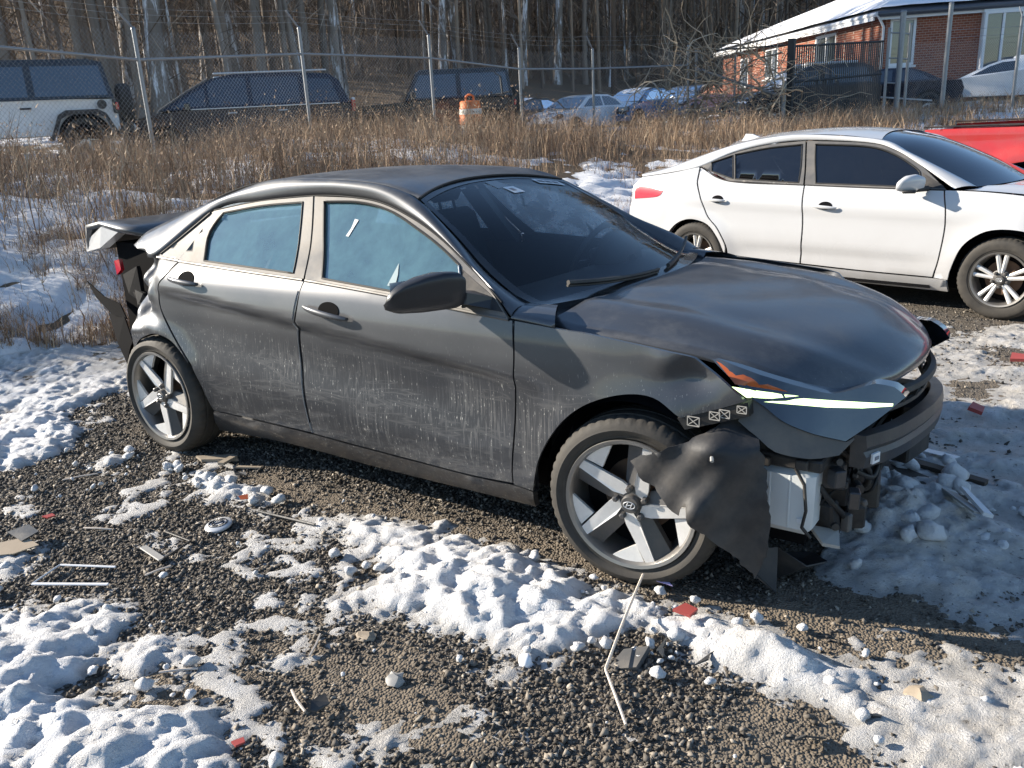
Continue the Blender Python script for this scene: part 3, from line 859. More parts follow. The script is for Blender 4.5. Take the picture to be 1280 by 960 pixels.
def snow_lumps():
    rng = random.Random(5); mb = MB()
    protos = [lump_mesh(rng) for _ in range(7)]
    spots = []
    for _ in range(90): spots.append((rng.gauss(3.42, .15), rng.gauss(.14, .22), .012 + .042 * rng.random() ** 2.2))
    for _ in range(85): spots.append((rng.gauss(2.3, .45), rng.gauss(-1.15, .16), .006 + .022 * rng.random() ** 2))
    for _ in range(34): spots.append((rng.gauss(.48, .3), rng.gauss(-1.03, .035), .010 + .026 * rng.random() ** 1.5))
    for _ in range(60): spots.append((rng.gauss(3.25, .4), rng.gauss(-1.05, .12), .005 + .018 * rng.random() ** 2))
    for _ in range(50): spots.append((rng.gauss(1.4, .5), rng.gauss(-2.2, .2), .006 + .020 * rng.random() ** 2))
    for _ in range(45): spots.append((rng.uniform(-.4, 3.4), rng.uniform(-2.3, -.85), .004 + .009 * rng.random() ** 2))
    for _ in range(30): spots.append((rng.uniform(-1.1, .2), rng.uniform(-1.6, -.9), .006 + .014 * rng.random() ** 2))
    for (x, y, r) in spots:
        if -.9 < x < 3.25 and y > -.86: continue
        V, F = rng.choice(protos)
        R = Matrix.Rotation(rng.uniform(0, 6.28), 3, 'Z') @ Matrix.Rotation(rng.uniform(-1, 1), 3, 'X')
        z = gz1(x, y) + r * .55 + (.045 if r > .03 and x > 3 else .012)
        mb.add([R @ Vector((v[0] * r, v[1] * r * rng.uniform(.8, 1.1), v[2] * r * .68)) + Vector((x, y, z)) for v in V], F)
    o = mb.build('snow_lumps', M['snow'], smooth=True, fix=False)
    n = len(o.data.vertices)
    for an, val in (('thick', .08), ('dirt', .12)):
        a = o.data.attributes.new(an, 'FLOAT', 'POINT'); a.data.foreach_set('value', np.full(n, val, np.float32))
    tag(o, kind='stuff'); o['label'] = 'clods of broken snow scattered along the ridges'
snow_lumps()
# ------------------------------------------------------------------ wheels
def wheel(parent, x, y, z, R, rim_r, W, style, steer=0.0, side=-1, spin=0.0, prefix=''):
    """a wheel as a part: tyre, rim, spokes, nuts, disc; built facing -y, then turned for the far side"""
    w = empty('wheel', (x, y, z), 0, parent=parent)
    w.rotation_euler = (0, 0, steer + (PI if side > 0 else 0))
    h = W / 2
    mb = MB(); n = 150; V = []; F = []
    prof = [(rim_r - .004, -h + .022), (rim_r + .008, -h + .010), (rim_r + .018, -h + .008), (rim_r + .022, -h + .004), (min(rim_r + .050, R - .042), -h - .002), (R - .034, -h + .002), (R - .024, -h + .006), (R - .010, -h + .018), (R - .003, -h + .032),
            (R - .001, -h * .52), (R - .009, -h * .50), (R - .009, -h * .44), (R, -h * .42), (R, -h * .06), (R - .009, -h * .04), (R - .009, h * .04), (R, h * .06), (R, h * .42), (R - .009, h * .44), (R - .009, h * .5), (R - .001, h * .52),
            (R - .010, h - .016), (R - .034, h - .002), (rim_r + .03, h - .002), (rim_r - .004, h - .02)]
    P = len(prof)
    for k in range(n):
        a = 2 * PI * k / n
        for i, (r, yy) in enumerate(prof):
            if i in (7, 8, 9, 20, 21) and k % 3 == 0: r -= .0045
            V.append((r * math.cos(a), yy, r * math.sin(a)))
    for k in range(n):
        k2 = (k + 1) % n
        for i in range(P - 1): F.append((k * P + i, k * P + i + 1, k2 * P + i + 1, k2 * P + i))
    mb.add(V, F); mb.build('tyre', M['rubber'], w, sharp=28)
    mb = MB()
    mb.lathe([(rim_r + .004, -h + .006), (rim_r + .002, -h + .001), (rim_r - .010, -h + .004), (rim_r - .016, -h + .014), (rim_r - .022, -h + .05), (rim_r - .03, h * .3), (rim_r - .012, h - .02)], 64)
    mb.build('rim', M['alloy_grey'], w, sharp=35)
    mb = MB(); mb.lathe([(.001, .012), (.135, .012), (.135, .034), (.001, .034)], 36); mb.build('brake_disc', M['rust'], w, sharp=30)
    mb = MB(); mb.lathe([(.001, h * .2), (rim_r - .03, h * .2), (rim_r - .03, h * .26), (.001, h * .26)], 32); mb.build('backing_plate', M['black_clean'], w)
    fy = -h + .012        # spoke face plane
    def pol(r, a, y): return (r * math.cos(a), y, r * math.sin(a))
    for k in range(5):
        a0 = spin + 2 * PI * k / 5
        if style == 'blade':
            D_ = PI / 180; ro = rim_r - .010
            def blk(A, th, nm, mt):
                B = [(p[0], p[1] + th, p[2]) for p in A]; m = len(A)
                q = MB().add(A + B, [tuple(range(m)), tuple(range(2 * m - 1, m - 1, -1))] + [(i, i + m, (i + 1) % m + m, (i + 1) % m) for i in range(m)])
                return q.build(nm, mt, w)
            # machined blade sweeping from the hub to a narrow tip at the rim
            blk([pol(.052, a0 - 62 * D_, fy + .016), pol(.085, a0 - 34 * D_, fy + .012), pol(ro, a0 - 6 * D_, fy + .003), pol(ro, a0 + 2.5 * D_, fy + .003), pol(.075, a0 + 4 * D_, fy + .010), pol(.040, a0 - 10 * D_, fy + .016)], .014, 'spoke', M['alloy'])
            # dark recessed flank behind it
            blk([pol(.050, a0 + 4 * D_, fy + .018), pol(ro, a0 + 3.2 * D_, fy + .008), pol(ro, a0 + 18 * D_, fy + .034), pol(.080, a0 + 34 * D_, fy + .034)], .03, 'spoke_flank', M['alloy_dark'])
            # machined wedge on the rim ahead of the tip
            blk([pol(ro, a0 - 8 * D_, fy + .007), pol(ro * .70, a0 - 15 * D_, fy + .018), pol(ro, a0 - 41 * D_, fy + .006), pol(ro, a0 - 25 * D_, fy + .005)], .012, 'rim_wedge', M['alloy'])
        else:
            for s in (-1, 1):
                sp = MB(); ro = rim_r - .006
                a1 = a0 + s * .17
                A = [pol(.045, a0 + s * .16 - .24, fy + .020), pol(ro, a1 - .075, fy + .006), pol(ro, a1 + .075, fy + .006), pol(.045, a0 + s * .16 + .24, fy + .020)]
                B = [(p[0] * .99, p[1] + .03, p[2] * .99) for p in A]
                C_ = [pol(.05, a0 + s * .16, fy + .012), pol(ro, a1, fy + .001)]
                sp.add(A + B + C_, [(0, 1, 9, 8), (8, 9, 2, 3), (7, 6, 5, 4), (0, 4, 5, 1), (3, 2, 6, 7), (1, 5, 6, 2), (1, 2, 9), (0, 8, 3), (0, 3, 7, 4)])
                sp.build('spoke', M['alloy'], w)
        nut = MB(); na = a0 + (.35 if style == 'blade' else .63)
        nut.lathe([(.013, fy + .024), (.011, fy - .002), (.007, fy - .005), (.001, fy - .005)], 6, c=(.056 * math.cos(na), 0, .056 * math.sin(na)))
        nut.build('lug_nut', M['alloy_dark'], w)
    hub = MB(); hub.lathe([(.074, fy + .036), (.072, fy + .026), (.05, fy + (.018 if style == 'blade' else .014)), (.001, fy + (.018 if style == 'blade' else .014))], 30); hub.build('hub', M['alloy_dark'], w, sharp=30)
    cap = MB(); cap.lathe([(.033, fy + .02), (.033, fy + .001), (.029, fy - .004), (.001, fy - .005)], 28); cap.build('centre_cap', M['alloy_dark'], w, sharp=40)
    em = MB()                                       # oval emblem with a slanted H
    e = [(.021 * math.cos(t), fy - .0065, .0125 * math.sin(t)) for t in np.linspace(0, 2 * PI, 28, endpoint=False)]
    em.tube(e, .0016, 5, close=True)
    for sx in (-.008, .008): em.tube([(sx - .003, fy - .0065, -.0085), (sx * 1.05, fy - .0068, 0), (sx + .004, fy - .0065, .0085)], .0019, 5)
    em.tube([(-.008, fy - .0065, -.002), (0, fy - .0068, .0005), (.008, fy - .0065, .002)], .0016, 5)
    em.build('emblem', M['silver'], w)
    return w

# ------------------------------------------------------------------ shared car builder pieces
def strip(name, pts_xz, S, mat, parent, w=.012, proud=.004):
    """a moulding following a line on the side surface"""
    P = np.array(spl(pts_xz, .03)); Y = -(S(P[:, 0], P[:, 1]) + proud)
    mb = MB(); rows = []
    for (x, z), y in zip(P, Y):
        rows.append([(x, y + .010, z + w / 2), (x, y, z + w / 2), (x, y - .003, z), (x, y, z - w / 2), (x, y + .010, z - w / 2)])
    mb.grid(rows); return mb.build(name, mat, parent, sharp=40)

def handle(S, x0, x1, z0, z1, mat, parent):
    """pull handle with its dark cup"""
    h = MB(); N = 14; rows = []
    for i in range(N + 1):
        t = i / N; x = x0 + (x1 - x0) * t; z = z0 + (z1 - z0) * t
        y = -float(S(np.array([x]), np.array([z]))[0])
        out = .010 + .030 * math.sin(PI * min(1, max(0, t * .96 + .02))) ** .55
        hh = .014 * (.55 + .45 * math.sin(PI * t) ** .5)
        c = Vector((x, y - out, z))
        rows.append([c + Vector((0, .010 * math.sin(a), hh * math.cos(a))) for a in np.linspace(0, 2 * PI, 10, endpoint=False)])
    h.grid([[tuple(v) for v in r] for r in rows], closed=True)
    h.F.append(tuple(range(9, -1, -1))); h.mi.append(0)
    b = N * 10; h.F.append(tuple(b + i for i in range(10))); h.mi.append(0)
    o = h.build('door_handle', mat, parent, sharp=45)
    cx = x0 + (x1 - x0) * .52; cz = (z0 + z1) / 2 + .008
    loop = [(cx + .060 * math.cos(a), cz + .034 * math.sin(a)) for a in np.linspace(0, 2 * PI, 26, endpoint=False)]
    panel('handle_cup_shade', loop, S, M['black_clean'], parent, off=.003, res=.03, fl=.004, raw=True)  # flat black disc paints in the shade of the handle recess
    return o

def cavity(name, x0, x1, y0, y1, z0, z1, parent, mat=None):
    mb = MB().box(((x0 + x1) / 2, (y0 + y1) / 2, (z0 + z1) / 2), (x1 - x0, y1 - y0, z1 - z0))
    return mb.build(name, mat or M['black_clean'], parent)

def side_frame(E1, E2, S, mat, parent, n=70, m=7, bulge=.012, name='side_frame'):
    a = [(x, -float(S(np.array([x]), np.array([z]))[0]), z) for x, z in E1]
    A = np.array(spl(a, 9)); B = np.array(spl(E2, 9))
    def dense(P):
        out = []
        for i in range(len(P) - 1):
            p0 = P[i - 1] if i else 2 * P[0] - P[1]
            p3 = P[i + 2] if i + 2 < len(P) else 2 * P[i + 1] - P[i]
            for k in range(6):
                t = k / 6
                out.append(.5 * (2 * P[i] + (P[i + 1] - p0) * t + (2 * p0 - 5 * P[i] + 4 * P[i + 1] - p3) * t * t + (3 * P[i] - p0 - 3 * P[i + 1] + p3) * t ** 3))
        out.append(P[-1]); return out
    A = dense(np.array(a, float)); B = dense(np.array(E2, float))
    rows = []
    for p, q in zip(A, B):
        r = []
        for j in range(m):
            t = j / (m - 1)
            c = p * (1 - t) + q * t
            c = c + np.array([0, -.72, .69]) * bulge * math.sin(PI * t) * 1.3
            r.append(tuple(c))
        # returned lower edge
        r = [(p[0], p[1] + .02, p[2] - .002)] + r + [(q[0], q[1] + .012, q[2] - .008)]
        rows.append(r)
    return loft(name, rows, mat, parent, flip=True)

# ------------------------------------------------------------------ the dark grey sedan
DZ = [.14,.20,.26,.32,.40,.50,.60,.68,.76,.86,.95,1.00,1.05,1.12,1.20,1.28,1.36]
DY = [.76,.815,.850,.868,.880,.888,.893,.898,.897,.888,.868,.838,.790,.728,.668,.612,.556]
DX = [-1.1,-.8,-.5,-.2,.1,.5,1.4,2.2,2.6,2.9,3.1,3.25,3.4,3.5]
DT = [.86,.93,.968,.988,1.0,1.0,1.0,1.0,1.0,.985,.95,.90,.80,.70]
_zz = np.linspace(.1, 1.45, 136); _yy = np.interp(_zz, DZ, DY)
_k = np.exp(-np.linspace(-2, 2, 9) ** 2); _k /= _k.sum()
_yy = np.convolve(np.pad(_yy, 4, mode='edge'), _k, mode='valid')
def S_dark(x, z):
    x = np.asarray(x, float); z = np.asarray(z, float)
    y = np.interp(z, _zz, _yy) * np.interp(x, DX, DT)
    zc = .912 - .085 * np.clip(x, -.2, 2.6)
    on = sst(x, -.05, .45) * (1 - sst(x, 2.0, 2.5))
    d = zc - z
    y = y - .040 * on * sst(d, -.002, .042) * (1 - sst(d, .12, .40))
    for ax in (0, 2.72):
        r = np.hypot(x - ax, z - .317)
        y = y + .016 * np.exp(-((r - .36) / .07) ** 2) * sst(z, .2, .4)
    return y
def S_quarter(x, z):
    y = S_dark(x, z); x = np.asarray(x, float); z = np.asarray(z, float)
    k = 1 - sst(x, -.16, .16)
    up = sst(z, .66, .78)
    y = y - .085 * k * up * (1 - .5 * sst(z, .95, 1.05))
    y = y - up * k * (.030 * np.sin(z * 34 + x * 18) + .020 * np.sin(z * 15 - x * 42 + 1.2))
    y = y - .030 * np.exp(-((x + .04 - (z - .93) * .5) / .028) ** 2) * sst(z, .76, .86)
    y = y + .022 * np.exp(-((x - .02 - (z - .85) * .25) / .03) ** 2) * sst(z, .7, .78) * (1 - sst(z, .93, 1.0))
    return y
def S_fender(x, z):
    y = S_dark(x, z); x = np.asarray(x, float); z = np.asarray(z, float)
    # dent at the lamp corner
    y = y - .035 * np.exp(-(((x - 2.93) / .10) ** 2 + ((z - .80) / .05) ** 2)) + .018 * np.exp(-(((x - 2.86) / .05) ** 2 + ((z - .83) / .04) ** 2))
    return y

CD = {
'front_door':[[[2.26,0.923],[2.271,0.788],[2.258,0.63],[2.237,0.434],[2.216,0.28]],[[2.216,0.28],[1.998,0.271],[1.711,0.278],[1.396,0.286],[1.124,0.295]],[[1.124,0.295],[1.128,0.425],[1.113,0.569],[1.106,0.733],[1.135,0.859],[1.15,0.95],[1.159,0.992]],[[1.159,0.992],[1.262,0.986],[1.65,0.965],[1.978,0.943],[2.26,0.923]]],
'rear_door':[[[1.151,0.992],[1.145,0.95],[1.125,0.858],[1.094,0.732],[1.103,0.568],[1.117,0.424],[1.115,0.298]],[[1.115,0.298],[0.848,0.298],[0.693,0.299],[0.553,0.297],[0.409,0.297]],[[0.409,0.297],[0.386,0.411],[0.331,0.534]],[[0.331,0.534],[0.237,0.641],[0.167,0.731],[0.128,0.796],[0.122,0.864],[0.131,0.916],[0.186,0.961],[0.239,1.021]],[[0.239,1.021],[0.637,1.006],[1.151,0.992]]],
'rear_glass':[[[0.423,1.036],[0.359,1.13],[0.362,1.189],[0.398,1.246]],[[0.398,1.246],[0.662,1.281],[0.93,1.299]],[[0.93,1.299],[1.003,1.147],[1.071,1.016]],[[1.071,1.016],[0.423,1.036]]],
'front_glass':[[[1.066,1.303],[1.29,1.302],[1.485,1.27],[1.672,1.204],[1.805,1.151],[1.942,1.088]],[[1.942,1.088],[1.973,1.044],[2.024,0.96]],[[2.024,0.96],[1.631,0.985],[1.258,1.006]],[[1.258,1.006],[1.15,1.16],[1.066,1.303]]],
'rear_frame':[[[0.228,1.030],[0.628,1.015],[1.147,.999]],[[1.147,.999],[1.074,1.149],[0.982,1.324]],[[0.982,1.324],[0.633,1.299],[0.317,1.253]],[[0.317,1.253],[0.228,1.030]]],
'front_frame':[[[1.158,.998],[1.258,0.993],[1.647,0.971],[1.977,0.947],[2.246,0.929]],[[2.246,0.929],[2.14,1.011],[1.954,1.101],[1.791,1.177],[1.626,1.24],[1.424,1.297],[1.234,1.319],[0.995,1.324]],[[0.995,1.324],[1.084,1.15],[1.158,.998]]],
'mirror_triangle':[[[1.959,1.078],[2.051,1.04],[2.15,0.999],[2.216,0.95]],[[2.216,0.95],[2.039,0.961]],[[2.039,0.961],[1.959,1.078]]],
'sail':[[[0.330,1.256],[0.240,1.028]],[[0.240,1.028],[0.030,1.034]],[[0.030,1.034],[0.307,1.256]]],
'fender':[[[2.271,0.923],[2.471,0.91],[2.569,0.906],[2.718,0.891],[2.894,0.872],[2.948,0.861]],[[2.948,0.861],[2.987,0.828],[3.051,0.786],[3.112,0.739]],[[3.112,0.739],[3.017,0.701],[2.915,0.667]],[[2.915,0.667],[2.821,0.722],[2.711,0.719],[2.582,0.669],[2.472,0.581],[2.38,0.45],[2.33,0.322],[2.307,0.265]],[[2.307,0.265],[2.221,0.274]],[[2.221,0.274],[2.245,0.436],[2.266,0.632],[2.278,0.789],[2.271,0.923]]],
'sill':[[[0.402,0.286],[0.547,0.287],[0.685,0.286],[0.843,0.288],[1.118,0.283],[1.391,0.274],[1.707,0.267],[1.994,0.26],[2.21,0.265],[2.305,0.259]],[[2.305,0.259],[2.268,0.161]],[[2.268,0.161],[2.072,0.163],[1.466,0.159],[1.07,0.175],[0.732,0.170],[0.281,0.137]],[[0.281,0.137],[0.402,0.286]]],
'quarter':[[[0.035,1.031],[0.225,1.022]],[[0.225,1.022],[0.172,0.962],[0.115,0.915],[0.106,0.863],[0.114,0.795],[0.154,0.73],[0.224,0.64],[0.315,0.532]],[[0.315,0.532],[0.257,0.591],[0.182,0.645],[0.085,0.666],[-0.012,0.647],[-0.099,0.61],[-0.168,0.553]],[[-0.168,0.553],[-0.136,0.689],[-0.149,0.856]],[[-0.149,0.856],[-0.108,0.903],[-0.094,0.948],[-0.082,1.005]],[[-0.082,1.005],[-0.176,1.06]],[[-0.176,1.06],[0.035,1.031]]],
}
D_E1 = [(2.252,.938),(2.14,1.016),(1.954,1.106),(1.791,1.182),(1.626,1.246),(1.424,1.303),(1.234,1.325),(.995,1.330),(.636,1.303),(.311,1.259),(.027,1.042),(-.10,1.058),(-.172,1.064)]
D_E2 = [(2.235,-.735,.955),(2.18,-.725,.972),(2.01,-.695,1.060),(1.83,-.645,1.183),(1.60,-.580,1.317),(1.44,-.572,1.366),(1.257,-.566,1.388),(1.0,-.56,1.397),(.66,-.562,1.393),(.22,-.60,1.285),(-.15,-.665,1.165),(-.26,-.675,1.12),(-.33,-.69,1.068)]

def hood_rows(edge, zc, nj=25, lift=None):
    rows = []
    for (x, y, z, xc, zcen) in edge:
        r = []
        for j in range(nj):
            t = -1 + 2 * j / (nj - 1)
            s = abs(t)
            zz = z + (zcen - z) * (.42 * (1 - s ** 2.2) + .58 * (1 - float(sst(s, .70, 1.0))))
            xx = x + (xc - x) * (1 - s * s)
            # shoulder creases of the bonnet
            zz += .006 * math.exp(-((s - .74) / .07) ** 2) - .005 * math.exp(-((s - .56) / .10) ** 2)
            if lift: zz += lift(xx, y * t)
            r.append((xx, y * t, zz))
        rows.append(r)
    return rows

def dark_sedan():
    car = empty('wrecked_sedan', (0, 0, 0), 0, 'wrecked dark grey sedan, front bumper gone, torn fender liner hanging over its wheel', 'car')
    body = empty('body_shell_pivot', (0, 0, 0)); bpy.data.objects.remove(body)
    P = car
    LEAN = .018
    def part(o, both=False):
        if both: return [o, mirror_copy(o, P)]
        return [o]
    pn = M['paint']
    # --- doors with frames, panes, handles, mouldings
    def door(kind):
        d = panel(kind, CD[kind], S_dark, pn, P, res=.021)
        g = CD['front_glass' if kind == 'front_door' else 'rear_glass']
        f = CD['front_frame' if kind == 'front_door' else 'rear_frame']
        go = outline(g)
        fr = panel('window_frame', f, S_dark, M['trim'], d, holes=[go], off=.002, res=.05, fl=.010)  # dusty black frame, coloured paler to carry the light on it
        panel('window_pane', go, lambda x, z: S_dark(x, z), M['win'], d, off=-.010, res=.06, fl=0, raw=True)
        # rubber seal round the pane
        c = np.array(go); ctr = c.mean(0)
        mb = MB(); pts = [(x, -float(S_dark(np.array([x]), np.array([z]))[0]) - .001, z) for x, z in go]
        mb.tube(pts, .0055, 5, close=True); mb.build('window_seal', M['seal'], d, sharp=60)
        if kind == 'front_door':
            handle(S_dark, 1.195, 1.455, .893, .862, pn, d)
            strip('belt_moulding', [(1.163, .9935), (1.262, .989), (1.647, .968), (1.978, .944), (2.246, .926)], S_dark, M['trim'], d, .011, .005)
            panel('mirror_triangle', CD['mirror_triangle'], S_dark, M['black'], d, off=.004, res=.04, fl=.006)
            # silver upright that divides the pane from the black corner
            strip('pane_divider', [(1.945, 1.082), (1.978, 1.04), (2.03, .957)], S_dark, M['silver'], d, .016, .006)
            # stuck paper on the pane, old glue marks
            st = [(1.278, 1.205), (1.302, 1.212), (1.300, 1.235), (1.268, 1.160), (1.252, 1.158)]
            st = [(1.272, 1.168), (1.290, 1.166), (1.300, 1.20), (1.312, 1.232), (1.288, 1.236), (1.286, 1.20)]
            panel('glue_mark', st, S_dark, M['paper'], d, off=-.006, res=.05, fl=0, raw=True)
            panel('glue_mark', [(1.625, 1.0), (1.632, 1.08), (1.655, 1.04), (1.668, 1.0)], S_dark, M['glue'], d, off=-.006, res=.05, fl=0, raw=True)
        else:
            handle(S_dark, .225, .455, .955, .938, pn, d)
            strip('belt_moulding', [(.235, 1.026), (.628, 1.0115), (1.145, .9945)], S_dark, M['trim'], d, .011, .005)
        return d
    fd = door('front_door'); rd = door('rear_door')
    # chipped door edge shows bare metal
    strip('door_edge', [(1.136, .95), (1.113, .859), (1.090, .74), (1.098, .568), (1.113, .424), (1.118, .30)], S_dark, M['silver'], rd, .0035, .0005)
    for d in (fd, rd):
        c = mirror_copy(d, P)
        for ch in d.children:
            k = ch.copy(); COL.objects.link(k); k.parent = c
            if k.name.startswith('window_pane'):
                k.data = k.data.copy(); k.data.materials[0] = M['winfar']
    sail = panel('quarter_trim', CD['sail'], S_dark, M['trim'], P, off=-.002, res=.03, fl=.008)
    strip('trim_strip', [(.055, 1.052), (.17, 1.145), (.295, 1.243)], S_dark, M['black'], sail, .010, .004)
    for i in range(13):   # crumpled foil edge of the trim
        pass
    fe = part(panel('front_fender', CD['fender'], S_fender, pn, P, res=.032), True)
    part(panel('quarter_panel', CD['quarter'], S_quarter, pn, P, res=.020), True)
    part(panel('rocker_sill', CD['sill'], S_dark, pn, P, res=.05, fl=.03), True)
    strip('belt_end', [(.04, 1.036), (.23, 1.028)], S_dark, M['trim'], sail, .010, .004)
    part(side_frame(D_E1, D_E2, S_dark, pn, P), True)
    strip('door_seal', [(2.2,.98),(2.14,1.0135),(1.954,1.1035),(1.791,1.1795),(1.626,1.243),(1.424,1.300),(1.234,1.322),(.995,1.327),(.636,1.301),(.315,1.2565)], S_dark, M['seal'], P, .006, .001)
    # cowl corner between windscreen and fender
    a = [(2.252, .932), (2.34, .925), (2.44, .916)]
    rowA = [(x, -float(S_dark(np.array([x]), np.array([z]))[0]), z) for x, z in rs(a, 12) for _ in (0,)]
    rowB = [tuple(q) for q in rs([(2.228, -.735, .958), (2.29, -.715, .957), (2.345, -.70, .954)], 12)]
    rows = [[(p[0], p[1] + .015, p[2] - .01) for p in rowA], rowA]
    for t in (.25, .5, .75, 1.0):
        rows.append([tuple(np.array(p) * (1 - t) + np.array(q) * t + np.array([0, -.5, .8]) * .012 * math.sin(PI * t)) for p, q in zip(rowA, rowB)])
    rows.append([(p[0] - .01, p[1] + .01, p[2] - .03) for p in rowB])
    part(loft('cowl_corner', rows, pn, P, flip=True), True)
    # --- windscreen
    R = rs([(2.305, -.695, .950), (2.20, -.712, .962), (2.02, -.683, 1.056), (1.84, -.634, 1.178), (1.61, -.570, 1.312)], 22)
    Cc = rs([(2.445, 0, .948), (2.33, 0, 1.0), (2.08, 0, 1.125), (1.79, 0, 1.258), (1.505, 0, 1.364)], 22)
    rows = []
    for r, c in zip(R, Cc):
        rows.append([(c[0] + (r[0] - c[0]) * t * t, r[1] * -t if False else r[1] * t, c[2] + (r[2] - c[2]) * abs(t) ** 2.2) for t in np.linspace(1, -1, 25)])
    ws = loft('windscreen', rows, M['shield'], P)
    # black border of the screen and stickers
    def ws_pt(u, v):      # u across 0..1 from the right-hand pillar, v up 0..1
        i = min(int(v * 21), 20); f = v * 21 - i
        j = min(int(u * 24), 23); g = u * 24 - j
        q = [[np.array(rows[i + a][j + b]) for b in (0, 1)] for a in (0, 1)]
        return (q[0][0] * (1 - g) + q[0][1] * g) * (1 - f) + (q[1][0] * (1 - g) + q[1][1] * g) * f
    nrm = Vector((.55, 0, .83))
    def ws_quad(name, u0, u1, v0, v1, mat, off=.003, n=8, sk=0.):
        rr = []
        for a in np.linspace(v0, v1, max(2, n // 2)):
            rr.append([tuple(ws_pt(u + sk * (a - v0), a) + np.array(nrm) * off) for u in np.linspace(u0, u1, n)])
        return loft(name, rr, mat, ws)
    ws_quad('screen_border', .0, .025, 0, 1, M['black_gloss'], .002, 24)
    ws_quad('screen_border', .975, 1.0, 0, 1, M['black_gloss'], .002, 24)
    ws_quad('screen_border', .025, .975, .0, .06, M['black_gloss'], .002, 24)
    ws_quad('screen_border', .025, .975, .965, 1.0, M['black_gloss'], .002, 24)
    ws_quad('paper_sticker', .77, .93, .90, .955, M['paper'], .004, 6)
    for k in range(3): ws_quad('sticker_print', .785 + .045 * k, .82 + .045 * k, .915, .940, M['print'], .0055, 4)
    ws_quad('inspection_sticker', .49, .56, .80, .87, M['paper'], .004, 6)
    ws_quad('sticker_print', .505, .53, .82, .85, M['print'], .0055, 4)
    ws_quad('mirror_mount', .46, .54, .87, .95, M['black_gloss'], .002, 4)
    # --- roof
    er = [(1.60, .566, 1.319), (1.44, .560, 1.366), (1.257, .555, 1.388), (1.0, .549, 1.397), (.66, .551, 1.393), (.40, .575, 1.345), (.22, .588, 1.288)]
    xc = [1.505, 1.38, 1.22, 1.0, .68, .36, .12]; zc = [1.371, 1.396, 1.413, 1.420, 1.412, 1.372, 1.318]
    er = rs([(a[0], a[1], a[2], b, c) for a, b, c in zip(er, xc, zc)], 26)
    rows = [[(b + (x - b) * t * t, y * t, c + (z - c) * abs(t) ** 2.3) for t in np.linspace(-1, 1, 25)] for x, y, z, b, c in er]
    rows = [[(r[0][0], r[0][1], r[0][2] - .012)] + r + [(r[-1][0], r[-1][1], r[-1][2] - .012)] for r in rows]
    roof = loft('roof', rows, pn, P)
    strip3 = MB(); strip3.tube([(p[0], -p[1] - .006, p[2] - .004) for p in er], .005, 5); strip3.build('roof_seal', M['seal'], roof, sharp=60)
    strip3 = MB(); strip3.tube([tuple(v) for v in rows[0][1:-1]], .0055, 5); strip3.build('screen_seal', M['seal'], roof, sharp=60)
    # --- rear window
    R = rs([(.21, -.590, 1.283), (0.0, -.62, 1.212), (-.15, -.655, 1.163), (-.27, -.665, 1.118)], 12); Cc = rs([(.12, 0, 1.318), (-.1, 0, 1.25), (-.32, 0, 1.18), (-.48, 0, 1.135)], 12)
    loft('rear_window', [[(c[0] + (r[0] - c[0]) * t * t, r[1] * t, c[2] + (r[2] - c[2]) * t * t) for t in np.linspace(1, -1, 15)] for r, c in zip(R, Cc)], M['winfar'], P)
    # --- bonnet, slightly buckled
    E = [(2.345, .775, .918, 2.455, .962), (2.42, .798, .905, 2.50, .962), (2.55, .797, .893, 2.60, .955), (2.72, .792, .876, 2.76, .938), (2.90, .782, .856, 2.94, .912), (3.05, .755, .824, 3.12, .880), (3.17, .715, .790, 3.27, .842), (3.26, .655, .755, 3.38, .796), (3.33, .575, .728, 3.46, .752), (3.36, .53, .722, 3.485, .728)]
    E = rs(E, 30)
    lift = lambda x, y: .0045 * math.sin(x * 6 + y * 4) + .0015 * math.sin(x * 17 - y * 9)
    rows = hood_rows(E, None, 33, lift)
    nose = [(p[0] + .004, p[1], p[2] - .022) for p in rows[-1]]
    rows2 = [[(r[0][0], r[0][1] + .004, r[0][2] - .020)] + r + [(r[-1][0], r[-1][1] - .004, r[-1][2] - .020)] for r in rows]
    nose = [(p[0] - .004, p[1], p[2] - .022) for p in rows2[-1]]
    hood = loft('bonnet', rows2 + [nose], pn, P)
    # cowl and wipers
    mb = MB(); mb.grid([[(2.45 - .13 * t * t - dx, .70 * t, .935 - .02 * t * t - dz) for t in np.linspace(-1, 1, 21)] for dx, dz in ((-.03, .01), (.02, -.008), (.07, -.002), (.12, .05))])
    mb.build('cowl_panel', M['black'], P, smooth=True)
    def wiper(y0, y1, x0, x1):
        w = MB(); pts = []
        for t in np.linspace(0, 1, 12):
            y = y0 + (y1 - y0) * t; c = 1 - (y / .70) ** 2
            x = x0 + (x1 - x0) * t + .11 * c
            z = .952 + (2.42 - x) * .48 + .012 + .01 * c
            pts.append((x, y, z))
        w.tube(pts, [.010] * 6 + [.007] * 6, 6); w.tube([(p[0] - .004, p[1], p[2] - .012) for p in pts], .006, 5)
        w.build('wiper', M['black'], P, sharp=50)
    wiper(-.58, .02, 2.285, 2.30); wiper(.12, .62, 2.30, 2.25)
    # --- lid, crushed tail, lamp scraps
    B = Vector
    lid = [[(-.28, y, 1.150 - .02 * abs(y)), (-.50, y * 1.02, 1.172 - .02 * abs(y)), (-.72, y * .98, 1.178), (-.90, y * .95, 1.150), (-.985, y * .9, 1.066), (-1.005, y * .88, 1.0)] for y in np.linspace(-.66, .66, 15)]
    ld = loft('trunk_lid', lid, pn, P, thick=.03, flip=True)
    tri = [(-.50, -.672, 1.128), (-.69, -.655, 1.150), (-1.02, -.575, 1.045), (-1.035, -.572, .985), (-.735, -.655, 1.030)]
    tb = [(p[0] + .01, p[1] + .05, p[2] - .004) for p in tri]
